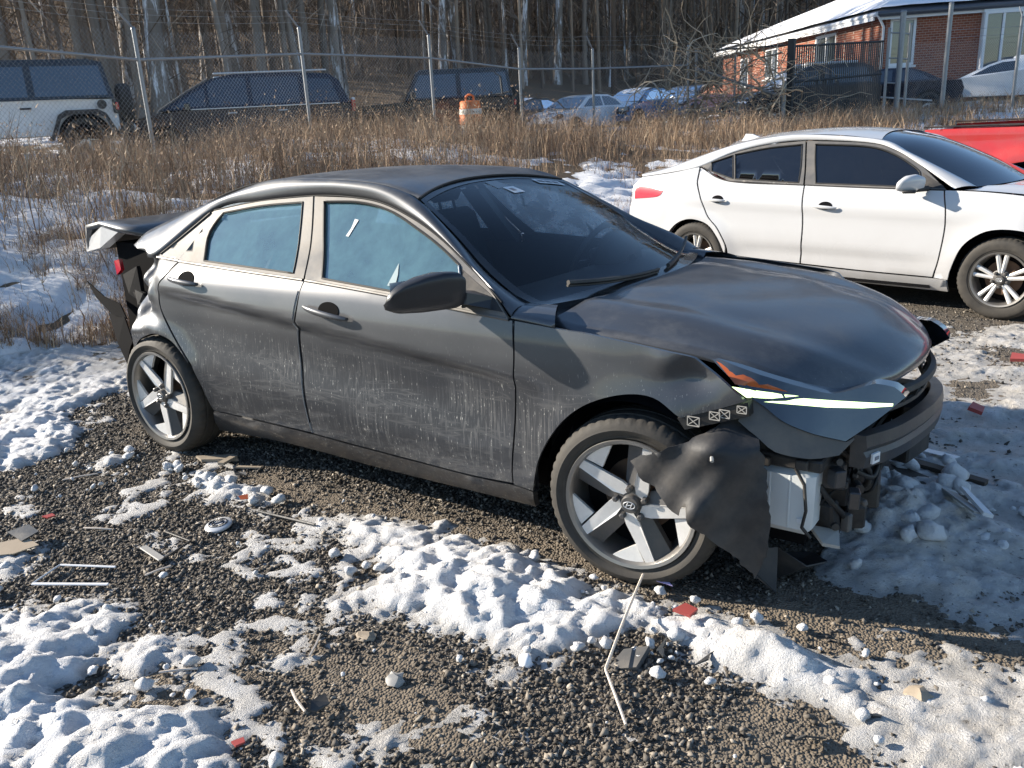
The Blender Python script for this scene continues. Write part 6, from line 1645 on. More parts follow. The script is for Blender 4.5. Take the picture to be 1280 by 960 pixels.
# ------------------------------------------------------------------ chain-link fence
def post(P, x, y, h, r=.035, arm=None, name='post', mat=None, sink=.15):
    z = gz1(x, y); mb = MB(); mb.tube([(x, y, z - sink), (x, y, z + h)], r, 10)
    o = mb.build(name, mat or M['steel'], P, sharp=50)
    c = MB(); c.tube([(x, y, z + h - .01), (x, y, z + h + .03)], [r * 1.25, r * .8], 10); c.build('post_cap', mat or M['steel'], o, sharp=50)
    if arm is not None:
        a = MB(); a.tube([(x, y, z + h), (x + arm[0], y + arm[1], z + h + .30)], .018, 6); a.build('barb_arm', mat or M['steel'], o, sharp=50)
    return z
def links(P, A, B, za, zb, h0, h1, pitch=.078, r=.0022, name='chain_link'):
    """woven diagonal wires between two posts; real wires, too many to take apart"""
    A = Vector(A); B = Vector(B); L = (B - A).length; d = (B - A) / L; H = h1 - h0
    V = []; F = []
    perp = Vector((-d.y, d.x)) 
    def wire(s0, t0, s1, t1):
        b = len(V)
        for s, t in ((s0, t0), (s1, t1)):
            p = A + d * s; z = za + (zb - za) * s / L + t
            V.extend([(p.x + perp.x * r, p.y + perp.y * r, z), (p.x - perp.x * r * .5 + d.x * r, p.y - perp.y * r * .5 + d.y * r, z), (p.x - perp.x * r * .5 - d.x * r, p.y - perp.y * r * .5 - d.y * r, z)])
        for k in range(3): F.append((b + k, b + (k + 1) % 3, b + 3 + (k + 1) % 3, b + 3 + k))
    s = -H
    while s < L:
        for sg in (1, -1):
            a0, a1 = (s, s + H)
            t0, t1 = (h0, h1) if sg > 0 else (h1, h0)
            # clip to the bay
            lo, hi = max(0, a0), min(L, a1)
            if hi > lo:
                f0 = (lo - a0) / H; f1 = (hi - a0) / H
                wire(lo, t0 + (t1 - t0) * f0, hi, t0 + (t1 - t0) * f1)
        s += pitch
    o = mk(name, np.array(V), np.array(F), M['fence'], P); o['kind'] = 'stuff'
    return o
def rail(P, A, B, za, zb, ha, hb, r=.021, name='rail', mat=None):
    mb = MB(); mb.tube([(A[0], A[1], za + ha), (B[0], B[1], zb + hb)], r, 8); return mb.build(name, mat or M['steel'], P, sharp=50)
def barbed(P, A, B, za, zb, arm, h):
    for k in (.35, .7, 1.0):
        mb = MB(); N = 7
        mb.tube([(A[0] + (B[0] - A[0]) * t + arm[0] * k, A[1] + (B[1] - A[1]) * t + arm[1] * k, za + (zb - za) * t + h + .30 * k - .03 * math.sin(PI * t)) for t in np.linspace(0, 1, N)], .0035, 3, cap=False); mb.build('barbed_wire', M['fence'], P)

def fences():
    F1 = empty('chain_link_fence', (0, 0, 0), 0, 'long galvanised chain-link fence with angled barb arms, along the bank before the woods', 'fence')
    pts = [(-8.3, -1.4), (-8.75, 1.95), (-9.09, 5.29), (-9.3, 8.95), (-8.95, 12.4), (-8.2, 14.84), (-7.45, 17.1), (-5.55, 18.75)]
    zs = []
    arm = (.12, -.20)
    for i, (x, y) in enumerate(pts): zs.append(post(F1, x, y, 2.08, .034, (-.02, -.26) if i < len(pts) - 1 else None))
    for i in range(len(pts) - 1):
        links(F1, pts[i], pts[i + 1], zs[i], zs[i + 1], .03, 2.02)
        rail(F1, pts[i], pts[i + 1], zs[i], zs[i + 1], 1.62, 1.62, .024)
        barbed(F1, pts[i], pts[i + 1], zs[i], zs[i + 1], (-.02, -.26), 2.08)
    F2 = empty('short_chain_link_fence', (0, 0, 0), 0, 'short chain-link bay with a sloping brace rail, choked by vines beside the slatted gate', 'fence')
    q = [(-5.35, 18.80), (-4.35, 18.93), (-3.12, 19.07)]
    zq = [post(F2, q[0][0], q[0][1], 1.95, .035), post(F2, q[1][0], q[1][1], 1.85, .030), post(F2, q[2][0], q[2][1], 1.2, .055)]
    links(F2, q[0], q[1], zq[0], zq[1], .02, 1.9); links(F2, q[1], q[2], zq[1], zq[2], .02, 1.8)
    rail(F2, q[0], q[1], zq[0], zq[1], 1.55, 1.22, .032); rail(F2, q[1], q[2], zq[1], zq[2], 1.22, .86, .032)
    # slatted gate
    F3 = empty('slatted_gate', (0, 0, 0), 0, 'dark slatted sliding gate on a thick black post, in front of the brick house', 'gate')
    a = Vector((-3.02, 19.20)); b = Vector((-1.75, 23.2)); za, zb = g1(a.x, a.y), g1(b.x, b.y)
    mb = MB(); mb.box((a.x, a.y, za + 1.05), (.16, .16, 2.3), bev=.01); mb.build('gate_post', M['slat'], F3, sharp=30)
    d = (b - a); L = d.length; d = d / L; ang = math.atan2(d.y, d.x)
    n = 44
    proto = None
    for i in range(n):
        t = (i + .6) / n; p = a + d * L * t; z = za + (zb - za) * t
        if proto is None:
            mb = MB(); mb.box((0, 0, 1.05), (.055, .008, 2.0)); proto = mb.build('slat', M['slat'], F3)
            o = proto
        else: o = proto.copy(); COL.objects.link(o)
        o.location = (p.x, p.y, z); o.rotation_euler = (0, 0, ang)
    for h in (.12, 1.18, 2.02): rail(F3, (a.x, a.y), (b.x, b.y), za, zb, h, h, .026, 'gate_rail', M['slat'])
    # extension fence toward the pale vines
    e = Vector((-5.0, 19.3)); ze = g1(e.x, e.y)
    rail(F3, (a.x, a.y), (e.x, e.y), za, ze, 2.06, 2.0, .02, 'gate_rail', M['slat'])
    # steel fence to the right of the gate
    F4 = empty('steel_fence', (0, 0, 0), 0, 'galvanised fence of tall posts and chain link, running right from the slatted gate', 'fence')
    r_ = [(-1.66, 23.4), (-1.36, 23.55), (-1.22, 23.9), (-.48, 25.4), (1.15, 27.2), (3.2, 29.2), (6, 31.5)]
    hs = [2.3, 2.75, 2.45, 2.95, 2.5, 2.5, 2.5]; rr = [.04, .075, .04, .065, .045, .045, .045]
    zr = [post(F4, x, y, h, r, (-.12, .15) if i in (4, 5, 6) else None) for i, ((x, y), h, r) in enumerate(zip(r_, hs, rr))]
    for i in range(len(r_) - 1):
        if i >= 2: links(F4, r_[i], r_[i + 1], zr[i], zr[i + 1], .05, 1.95)
    for h in (.9, 1.55, 2.2): rail(F4, r_[0], r_[1], zr[0], zr[1], h, h, .02)
    for h in (1.55, 2.2): rail(F4, r_[1], r_[2], zr[1], zr[2], h, h, .02)
    for i in (3, 4, 5): 
        for k, h in ((0, 2.05), (0, 2.25)): rail(F4, r_[i], r_[i + 1], zr[i], zr[i + 1], h, h, .005, 'strand')
fences()

# ------------------------------------------------------------------ traffic drum
def drum():
    x, y = -8.45, 13.1; z = gz1(x, y) - .22
    d = empty('traffic_drum', (x, y, z), .4, 'orange traffic drum with pale bands, in the weeds before the black off-roader', 'traffic drum')
    mb = MB(); mb.lathe([(.33, 0), (.33, .06), (.285, .10), (.285, .32), (.275, .34), (.275, .50), (.265, .52), (.262, .70), (.252, .72), (.248, .86), (.236, .88), (.232, .98), (.20, 1.0), (.001, 1.0)], 30, axis='z'); mb.build('body', M['orange'], d, sharp=35)
    for z0, z1, r in ((.34, .50, .279), (.70, .82, .262)):
        mb = MB(); mb.lathe([(r - .01, z0), (r, z0), (r - .005, z1), (r - .012, z1)], 30, axis='z'); mb.build('band', M['drum_white'], d, sharp=35)
    mb = MB(); mb.tube([(-.09, 0, .99), (-.09, 0, 1.09), (-.03, 0, 1.13), (.03, 0, 1.13), (.09, 0, 1.09), (.09, 0, .99)], .025, 8); mb.build('handle', M['orange'], d, sharp=50)
drum()

# ------------------------------------------------------------------ brick house
def house():
    A = Vector((-3.05, 29.3)); B = Vector((-14.0, 43.2)); Cc = Vector((6.5, 33.2))
    zg = 1.15; ze = 4.25
    h = empty('brick_house', (0, 0, 0), 0, 'red brick house with a snow-covered hip roof and white window frames', 'house')
    D = B + (Cc - A)
    def wall(name, p, q, holes, mat):
        d = (q - p); L = d.length; d = d / L; nrm = Vector((d.y, -d.x))
        loop = [(0, zg - .8), (L, zg - .8), (L, ze), (0, ze)]
        V, F = tri2d(loop, holes, res=1.2)
        P3 = [(p.x + d.x * u, p.y + d.y * u, z) for u, z in V]
        o = sheet(name, P3, F, mat, h, .22)
        return o, d, nrm
    def win(wl, p, d, nrm, u0, u1, z0, z1, n, bay=0, cur=.4):
        """window set in the wall: frame, mullions, panes, sill"""
        def pt(u, out, z): return Vector((p.x + d.x * u + nrm.x * out, p.y + d.y * u + nrm.y * out, z))
        ang = math.atan2(d.y, d.x); Rz = Matrix.Rotation(ang, 3, 'Z')
        f = MB(); W = u1 - u0
        for uu in (u0 + .03, u1 - .03): f.box(tuple(pt(uu, .04 + bay, (z0 + z1) / 2)), (.09, .14, z1 - z0), Rz)
        for zz in (z0 + .03, z1 - .03): f.box(tuple(pt((u0 + u1) / 2, .045 + bay, zz)), (W - .1, .14, .09), Rz)
        fr = f.build('window', M['fascia'], wl)
        for k in range(1, n):
            m = MB(); m.box(tuple(pt(u0 + W * k / n, .045 + bay, (z0 + z1) / 2)), (.07, .10, z1 - z0 - .14), Rz); m.build('mullion', M['fascia'], h)
        for k in range(n):
            m = MB(); a, b = u0 + W * k / n + .04, u0 + W * (k + 1) / n - .04
            m.add([tuple(pt(a, .03 + bay, z0 + .08)), tuple(pt(b, .03 + bay, z0 + .08)), tuple(pt(b, .03 + bay, z1 - .08)), tuple(pt(a, .03 + bay, z1 - .08))], [(0, 1, 2, 3)]); m.build('pane', M['house_glass'], fr)
        m = MB(); m.box(tuple(pt((u0 + u1) / 2, -.20, (z0 + z1) / 2)), (W + .3, .04, z1 - z0 + .3), Rz); m.build('curtain', M['curtain'], h)
        m = MB(); m.box(tuple(pt((u0 + u1) / 2, .10 + bay, z0 - .05)), (W + .14, .26, .07), Rz); m.build('sill', M['fascia'], h)
        if bay:
            for zz, hh in ((z0 - .02, .05), (z1 + .05, .14)):
                m = MB(); m.box(tuple(pt((u0 + u1) / 2, bay / 2 + .02, zz)), (W + .1, bay + .1, hh), Rz); m.build('bay_frame', M['fascia'], h)
            for uu in (u0, u1):
                m = MB(); m.box(tuple(pt(uu, bay / 2, (z0 + z1) / 2)), (.05, bay, z1 - z0), Rz); m.build('bay_side', M['fascia'], h)
    LA = (B - A).length
    # sunlit side wall, seen receding to the left
    hs = [[(3.6, 2.75), (5.5, 2.75), (5.5, 3.95), (3.6, 3.95)], [(9.6, 2.6), (11.2, 2.6), (11.2, 3.9), (9.6, 3.9)], [(13.6, 2.4), (14.8, 2.4), (14.8, 3.7), (13.6, 3.7)]]
    w1, d1, n1 = wall('wall', A, B, hs, M['brick'])
    n1 = -n1
    if n1.x > 0: n1 = -n1
    for q in hs: win(w1, A, d1, n1, q[0][0], q[1][0], q[0][1], q[2][1], 2)
    LC = (Cc - A).length
    hs = [[(.15, 2.55), (.95, 2.55), (.95, 4.02), (.15, 4.02)], [(2.95, 2.05), (5.2, 2.05), (5.2, 4.02), (2.95, 4.02)]]
    w2, d2, n2 = wall('wall', A, Cc, hs, M['brick'])
    if n2.y > 0: n2 = -n2
    win(w2, A, d2, n2, .15, .95, 2.55, 4.02, 2); win(w2, A, d2, n2, 2.95, 5.2, 2.05, 4.02, 4, .35)
    wall('wall', B, D, [], M['brick']); wall('wall', Cc, D, [], M['brick'])
    # hip roof under snow
    ov = .45
    uA = (A - B).normalized(); uC = (Cc - A).normalized()
    e = [A + uA * ov - uC * ov, Cc + uA * ov + uC * ov, D - uA * ov + uC * ov, B - uA * ov - uC * ov]
    wid = LC / 2
    r0 = A + uC * wid - uA * wid; r1 = B + uC * wid + uA * wid
    zr = ze + wid * .40
    V = [(p.x, p.y, ze) for p in e] + [(r0.x, r0.y, zr), (r1.x, r1.y, zr)]
    F = [(0, 1, 4), (1, 2, 5, 4), (2, 3, 5), (3, 0, 4, 5)]
    mb = MB(); mb.add(V + [(v[0], v[1], v[2] - .16) for v in V[:4]], F + [(6, 7, 1, 0), (7, 8, 2, 1), (8, 9, 3, 2), (9, 6, 0, 3), (9, 8, 7, 6)])
    roof = mb.build('roof', M['gutter'], h)
    # snow blanket with a ragged edge
    def slope(p0, p1, q1, q0, nm):
        rows = []
        N, Mm = 26, 10
        for j in range(Mm):
            t = .02 + .98 * j / (Mm - 1); row = []
            for i in range(N):
                s = i / (N - 1)
                p = Vector(p0) * (1 - s) + Vector(p1) * s; q = Vector(q0) * (1 - s) + Vector(q1) * s
                tt = t if j else .015 + .02 * random.Random(i * 7 + len(nm)).random()
                c = p * (1 - tt) + q * tt; c.z += .17 + .012 * math.sin(i * .45 + j * .6)
                if j == 0: c.z -= .07
                row.append(tuple(c))
            rows.append(row)
        loft(nm, rows, M['vsnow'], roof)
    slope(V[0], V[1], V[4], V[4], 'roof_snow'); slope(V[3], V[0], V[4], V[5], 'roof_snow'); slope(V[1], V[2], V[5], V[4], 'roof_snow')
    for (p, q) in ((e[0], e[1]), (e[3], e[0])):
        mb = MB(); mb.tube([(p.x, p.y, ze - .06), (q.x, q.y, ze - .06)], .075, 8); mb.build('gutter', M['gutter'] if p is e[0] else M['fascia'], h, sharp=50)
        mb = MB(); dd = (q - p); c = (p + q) / 2; mb.box((c.x, c.y, ze - .13), (dd.length - .3, .06, .22), Matrix.Rotation(math.atan2(dd.y, dd.x), 3, 'Z')); mb.V = [(v[0] - (uA * .12).x + 0, v[1] - (uA * .12).y, v[2]) for v in mb.V]; mb.build('fascia', M['fascia'], h)
    mb = MB(); c = A + n1 * .06 + n2 * .06
    mb.tube([(e[0].x, e[0].y, ze - .1), (c.x, c.y, ze - .45), (c.x, c.y, zg)], .045, 8); mb.build('downspout', M['fascia'], h, sharp=50)
    mb = MB(); v0 = r0 * .55 + e[0] * .2 + e[3] * .25; mb.tube([(v0.x, v0.y, 5.2), (v0.x, v0.y, 5.9)], .06, 8); mb.build('vent_pipe', M['gutter'], roof, sharp=50)
house()

# ------------------------------------------------------------------ winter wood
def tree_mesh(seed, big):
    rng = random.Random(seed); tr = MB(); br = MB(); Hh = rng.uniform(13, 18)
    lean = (rng.uniform(-.05, .05), rng.uniform(-.05, .05)); r0 = rng.uniform(.09, .19) * (1.5 if big else 1)
    pts = []; x = y = 0
    for i in range(9):
        t = i / 8; x = lean[0] * Hh * t + .18 * math.sin(t * 5 + seed); y = lean[1] * Hh * t + .18 * math.cos(t * 4 + seed * 2)
        pts.append(Vector((x, y, Hh * t - .3)))
    tr.tube(pts, [r0 * (1.25 if i == 0 else 1 - .82 * i / 8) for i in range(9)], 8, cap=False)
    def limb(p, d, L, r, lev):
        N = 4; q = [p]; dd = d.copy()
        for k in range(N):
            dd = (dd + Vector((rng.uniform(-.25, .25), rng.uniform(-.25, .25), rng.uniform(-.02, .22)))).normalized()
            q.append(q[-1] + dd * L / N)
        br.tube(q, [r * (1 - .8 * k / N) for k in range(N + 1)], 3, cap=False)
        if lev < 2:
            for k in range(5 if lev == 0 else 4):
                i = rng.randint(1, N); dn = (dd + Vector((rng.uniform(-1, 1), rng.uniform(-1, 1), rng.uniform(-.3, .6))) * .9).normalized()
                limb(q[i], dn, L * rng.uniform(.4, .65), r * .5, lev + 1)
    for k in range(8):
        t = rng.uniform(.25, .98); i = min(7, int(t * 8)); p = pts[i].lerp(pts[i + 1], t * 8 - i)
        a = rng.uniform(0, 2 * PI); d = Vector((math.cos(a), math.sin(a), rng.uniform(.15, .9))).normalized()
        limb(p, d, rng.uniform(1.4, 3.8) * (1.15 - .6 * t), r0 * .28, 0)
    return tr, br
def woods():
    rng = random.Random(11)
    protos = []
    for s in range(8):
        tr, br = tree_mesh(s + 1, s % 4 == 0)
        mat = M['bark_snow'] if s in (1, 4, 6) else M['bark']
        to = tr.build('bare_tree', mat, None, smooth=True); bo = mk('branches', br.V, br.F, M['bark'], to); bo['kind'] = 'stuff'
        tag(to, 'bare winter tree standing in the wood behind the fence', 'tree', 'bare trees of the wood')
        if s in (1, 4, 6): to['label'] = 'bare winter tree with pale snow-streaked trunk, in the wood behind the fence'; to['group'] = 'snow-streaked trees of the wood'
        protos.append((to, bo))
    # region beyond the parked cars, in metres
    reg = [(-26, 6.9), (-21.9, 12.6), (-19.6, 18.6), (-31, 37), (-27, 47), (-21.5, 55.7), (-23, 62), (-19.7, 76.5), (-25, 94), (-38, 78), (-41, 50), (-36, 29), (-38, 17), (-32, 9)]
    placed = []; used = set(); tries = 0
    target = 225
    while len(placed) < target and tries < 20000:
        tries += 1
        x = rng.uniform(-62, -14); y = rng.uniform(0, 92)
        if not pip(np.array([x]), np.array([y]), reg)[0]: continue
        y14 = y + (-14 - x) * .333
        if 30 < y14 < 46 and -14 - x < 27: continue      # the open side of the house
        dist = math.hypot(x - 4, y + 3)
        if rng.random() > min(1, (40 / dist) ** 1.0): continue
        if any((x - a) ** 2 + (y - b) ** 2 < .6 for a, b in placed): continue
        placed.append((x, y)); i = len(placed) - 1
        to, bo = protos[i % 8]
        if i >= 8:
            t2 = to.copy(); COL.objects.link(t2); b2 = bo.copy(); COL.objects.link(b2); b2.parent = t2; to = t2
        to.location = (x, y, g1(x, y)); to.rotation_euler = (rng.uniform(-.03, .03), rng.uniform(-.03, .03), rng.uniform(0, 6.28))
        s = rng.uniform(.8, 1.2); to.scale = (s, s, s * rng.uniform(.9, 1.15))
    # farther trunks read as one mass
    r2_ = np.random.RandomState(4); V = []; F = []; A = []
    n = 0
    while n < 900:
        x = r2_.uniform(-95, 10); y = r2_.uniform(10, 135)
        dist = math.hypot(x - 4, y + 3)
        if dist < 55 or dist > 140: continue
        if x > -20 and y < 78: continue
        if y < -3.27 - (x - 3.96) * .42: continue
        n += 1
        z = g1(x, y); h = r2_.uniform(11, 18); r = r2_.uniform(.09, .22); b = len(V); lx, ly = r2_.uniform(-.6, .6, 2)
        rv = r2_.rand()
        for k in range(4):
            a = k * PI / 2 + r2_.rand() * .3; V.append((x + r * math.cos(a), y + r * math.sin(a), z - .4)); A.append(rv)
        for k in range(4):
            a = k * PI / 2; V.append((x + lx + r * .3 * math.cos(a), y + ly + r * .3 * math.sin(a), z + h)); A.append(rv)
        for k in range(4): F.append((b + k, b + (k + 1) % 4, b + 4 + (k + 1) % 4, b + 4 + k))
    o = mk('distant_forest', np.array(V), np.array(F), M['twig'], attr={'rnd': np.clip(np.array(A) * .9, 0, 1)}); tag(o, kind='stuff'); o['label'] = 'far grey-brown trunks massed deeper in the wood'
    # twigs and saplings between the trunks
    def twigs(name, N, x0, x1, y0, y1, zmax, lmin, lmax, wid, cond, seed, lo=0., hi=1.):
        r = np.random.RandomState(seed)
        x = r.uniform(x0, x1, N); y = r.uniform(y0, y1, N)
        k = cond(x, y); x = x[k]; y = y[k]; n = len(x)
        z = G(x, y) + r.rand(n) ** 1.25 * zmax
        L = r.uniform(lmin, lmax, n); th = r.uniform(0, 2 * PI, n); el = r.uniform(-.1, 1.45, n)
        dx = np.cos(th) * np.cos(el) * L; dy = np.sin(th) * np.cos(el) * L; dz = np.sin(el) * L
        w = wid * r.uniform(.5, 1.4, n)
        px = -np.sin(th) * w; py = np.cos(th) * w
        V = np.stack([np.stack([x - px, y - py, z], -1), np.stack([x + px, y + py, z], -1), np.stack([x + dx * .55 + px * .6, y + dy * .55 + py * .6, z + dz * .5], -1), np.stack([x + dx, y + dy, z + dz], -1)], 1).reshape(-1, 3)
        b = np.arange(n)[:, None] * 4
        F = np.concatenate([b + np.array([[0, 1, 2]]), b + np.array([[0, 2, 3]])])
        o = mk(name, V, F, M['twig'], attr={'rnd': np.repeat(np.clip(lo + (hi - lo) * r.rand(n), 0, 1), 4)}); tag(o, kind='stuff'); return o
    c1 = lambda x, y: pip(x, y, reg)
    o = twigs('undergrowth', 90000, -50, -15, 2, 75, 8.5, .5, 1.7, .009, lambda x, y: pip(x, y, reg) & (np.hypot(x - 4, y + 3) < 75), 8); o['label'] = 'tangle of bare twigs and saplings between the tree trunks'
    c2 = lambda x, y: (y > -3.27 - (x - 3.96) * .42) & (np.hypot(x - 4, y + 3) > 62) & (np.hypot(x - 4, y + 3) < 125) & ~((x > -18) & (y < 78))
    o = twigs('distant_branches', 50000, -95, 12, 20, 125, 15, 1.2, 4.2, .035, c2, 9, 0, .9); o['label'] = 'far bare branches closing the wood against the sky'
woods()

# ------------------------------------------------------------------ dead weeds, vines
def weeds():
    r = np.random.RandomState(12)
    def field(name, N, x0, x1, y0, y1, cond, hmin, hmax, wid, seed, heads=.5):
        r = np.random.RandomState(seed)
        x = r.uniform(x0, x1, N); y = r.uniform(y0, y1, N); k = cond(x, y, r); x = x[k]; y = y[k]; n = len(x)
        z = gz(x, y) - .02; cl = fbm(x * 1.1, y * 1.1, 3)
        h = (hmin + (hmax - hmin) * r.rand(n) ** 2.6) * (.45 + .95 * cl)
        th = r.uniform(0, 2 * PI, n); bend = h * r.uniform(.08, .55, n)
        dx = np.cos(th) * bend; dy = np.sin(th) * bend
        w = wid * r.uniform(.6, 1.5, n); ph = r.uniform(0, 2 * PI, n); px = np.cos(ph) * w; py = np.sin(ph) * w
        def P(a, b, c): return np.stack([a, b, c], -1)
        V = [P(x - px, y - py, z), P(x + px, y + py, z), P(x + dx * .3 + px * .8, y + dy * .3 + py * .8, z + h * .55), P(x + dx * .3 - px * .8, y + dy * .3 - py * .8, z + h * .55), P(x + dx, y + dy, z + h * .96)]
        # two side stalks
        for s in (1, -1):
            qx = np.cos(th + s * 1.4 + r.randn(n) * .5) * h * .22; qy = np.sin(th + s * 1.4 + r.randn(n) * .5) * h * .22; f = r.uniform(.3, .75, n)
            V += [P(x + dx * f * .6 - px * .6, y + dy * f * .6 - py * .6, z + h * f), P(x + dx * f * .6 + px * .6, y + dy * f * .6 + py * .6, z + h * f), P(x + dx * f * .6 + qx, y + dy * f * .6 + qy, z + h * (f + .22))]
        # seed head
        hs = np.where(r.rand(n) < heads, h * .012 + .005, .001)
        if name == 'dead_weeds': pass
        tx, ty, tz = x + dx, y + dy, z + h * .96
        V += [P(tx - hs * .6, ty, tz), P(tx + hs * .6, ty + hs * .3, tz + hs * .3), P(tx + dx * .15, ty + dy * .15, tz + hs * 2.6)]
        K = len(V)
        V = np.stack(V, 1).reshape(-1, 3); b = np.arange(n)[:, None] * K
        T = [(0, 1, 2), (0, 2, 3), (3, 2, 4), (5, 6, 7), (8, 9, 10), (11, 12, 13)]
        F = np.concatenate([b + np.array([t]) for t in T])
        rv = np.clip(r.rand(n) * .75 + .35 * (fbm(x * .5 + 7, y * .5, 3) - .35), 0, 1)
        o = mk(name, V, F, M['weed'], attr={'rnd': np.repeat(rv, K)}); tag(o, kind='stuff'); return o
    def clumpy(x, y, r): return (soilmask(x, y) > .8) & (fbm(x * .75 + 20, y * .75, 3) + .12 * r.randn(len(x)) * .5 > .57)
    o = field('goldenrod', 9000, -10.5, -2.6, -1.5, 12, clumpy, .5, 1.0, .0040, 27, .9); o['label'] = 'taller clumps of dead goldenrod standing above the other weeds'
    dens = lambda x, y, r: (fbm(x * .8 + 3, y * .8, 3) + .35 * (r.rand(len(x)) - .5)) > .47
    # tall stand along the fence and below it
    def tall(x, y, r):
        f = np.interp(y, [-3, 2, 5.3, 9, 12.4, 15, 17, 19, 21], [-8.6, -8.8, -9.2, -9.4, -9, -8.2, -7.4, -5.4, -2.4])
        e = np.interp(y, [-3, 0, 2, 4, 6.4, 9, 12, 16, 21], [-5.4, -4.0, -3.4, -3.2, -3.0, -3.0, -2.8, -1.2, 1.])
        return ~((y > 13.2) & (x < f + 2.4 - .35 * (y - 13) ) & (r.rand(len(x)) < .8)) & ~((x > -5) & (y < 2.2) & (r.rand(len(x)) < .6)) & (x > f - .7 - .5 * r.rand(len(x))) & (x < e + 1.2 * (fbm(x, y, 2) - .5)) & (fbm(x * .8 + 3, y * .8, 3) + .5 * (r.rand(len(x)) - .5) > .36)
    o = field('dead_weeds', 98000, -12.5, 1.5, -2.5, 21, tall, .20, .74, .0038, 21); o['label'] = 'tall dry brown weeds and goldenrod stalks below the fence'
    def verge(x, y, r):
        return (soilmask(x, y) > .7) & (x > -5.2) & (x < 3.5) & dens(x, y, r) & (r.rand(len(x)) < np.where((x < -1.6) & (y < 2.5), .45, .9))
    o = field('dry_grass', 110000, -5.2, 3.5, -1.5, 17, verge, .08, .36, .0030, 22, .15); o['label'] = 'short dead grass poking through the snow of the bank'
    def behind(x, y, r): return (soilmask(x, y) > .8) & (fbm(x * .9, y * .9, 2) > .42)
    o = field('verge_weeds', 16000, -3.4, 6, 16, 28, behind, .2, .6, .007, 23); o['label'] = 'brown weeds at the foot of the gate and right-hand fence'
    o = field('bank_tufts', 30000, -3.9, -1.6, -1.2, 1.9, lambda x, y, r: (soilmask(x, y) > .75) & (fbm(x * 1.9 + 1, y * 1.9, 3) > .50), .08, .30, .0028, 24, .1); o['label'] = 'dark matted grass tufts on the snowy bank left of the wreck'
weeds()
def vines():
    rng = random.Random(31); mb = MB(); att = []
    for k in range(430):
        t = rng.random(); base = Vector((-6.2 + 3.3 * t + rng.gauss(0, .15), 18.55 + .45 * t + rng.gauss(0, .35), 0)); base.z = g1(base.x, base.y) + rng.uniform(0, 1.9)
        d = Vector((rng.uniform(-1, 1), rng.uniform(-.5, .5), rng.uniform(-.3, 1))).normalized(); p = base; pts = [p]
        L = rng.uniform(.8, 2.2)
        for i in range(7):
            d = (d + Vector((rng.uniform(-.5, .5), rng.uniform(-.3, .3), rng.uniform(-.55, .35)))).normalized(); p = p + d * L / 7
            if p.z > base.z + 1.4: d.z -= .6
            pts.append(p)
        r = rng.choice([.005, .006, .008, .014]) if k % 11 else .026
        b = len(mb.V); mb.tube(pts, [r * (1 - .6 * i / 7) for i in range(8)], 4, cap=False); att += [rng.random()] * (len(mb.V) - b)
    v = mk('vine_thicket', mb.V, mb.F, M['vine'], attr={'rnd': att}); tag(v, 'pale tangled bare vines climbing the short chain-link bay', 'vine')
vines()
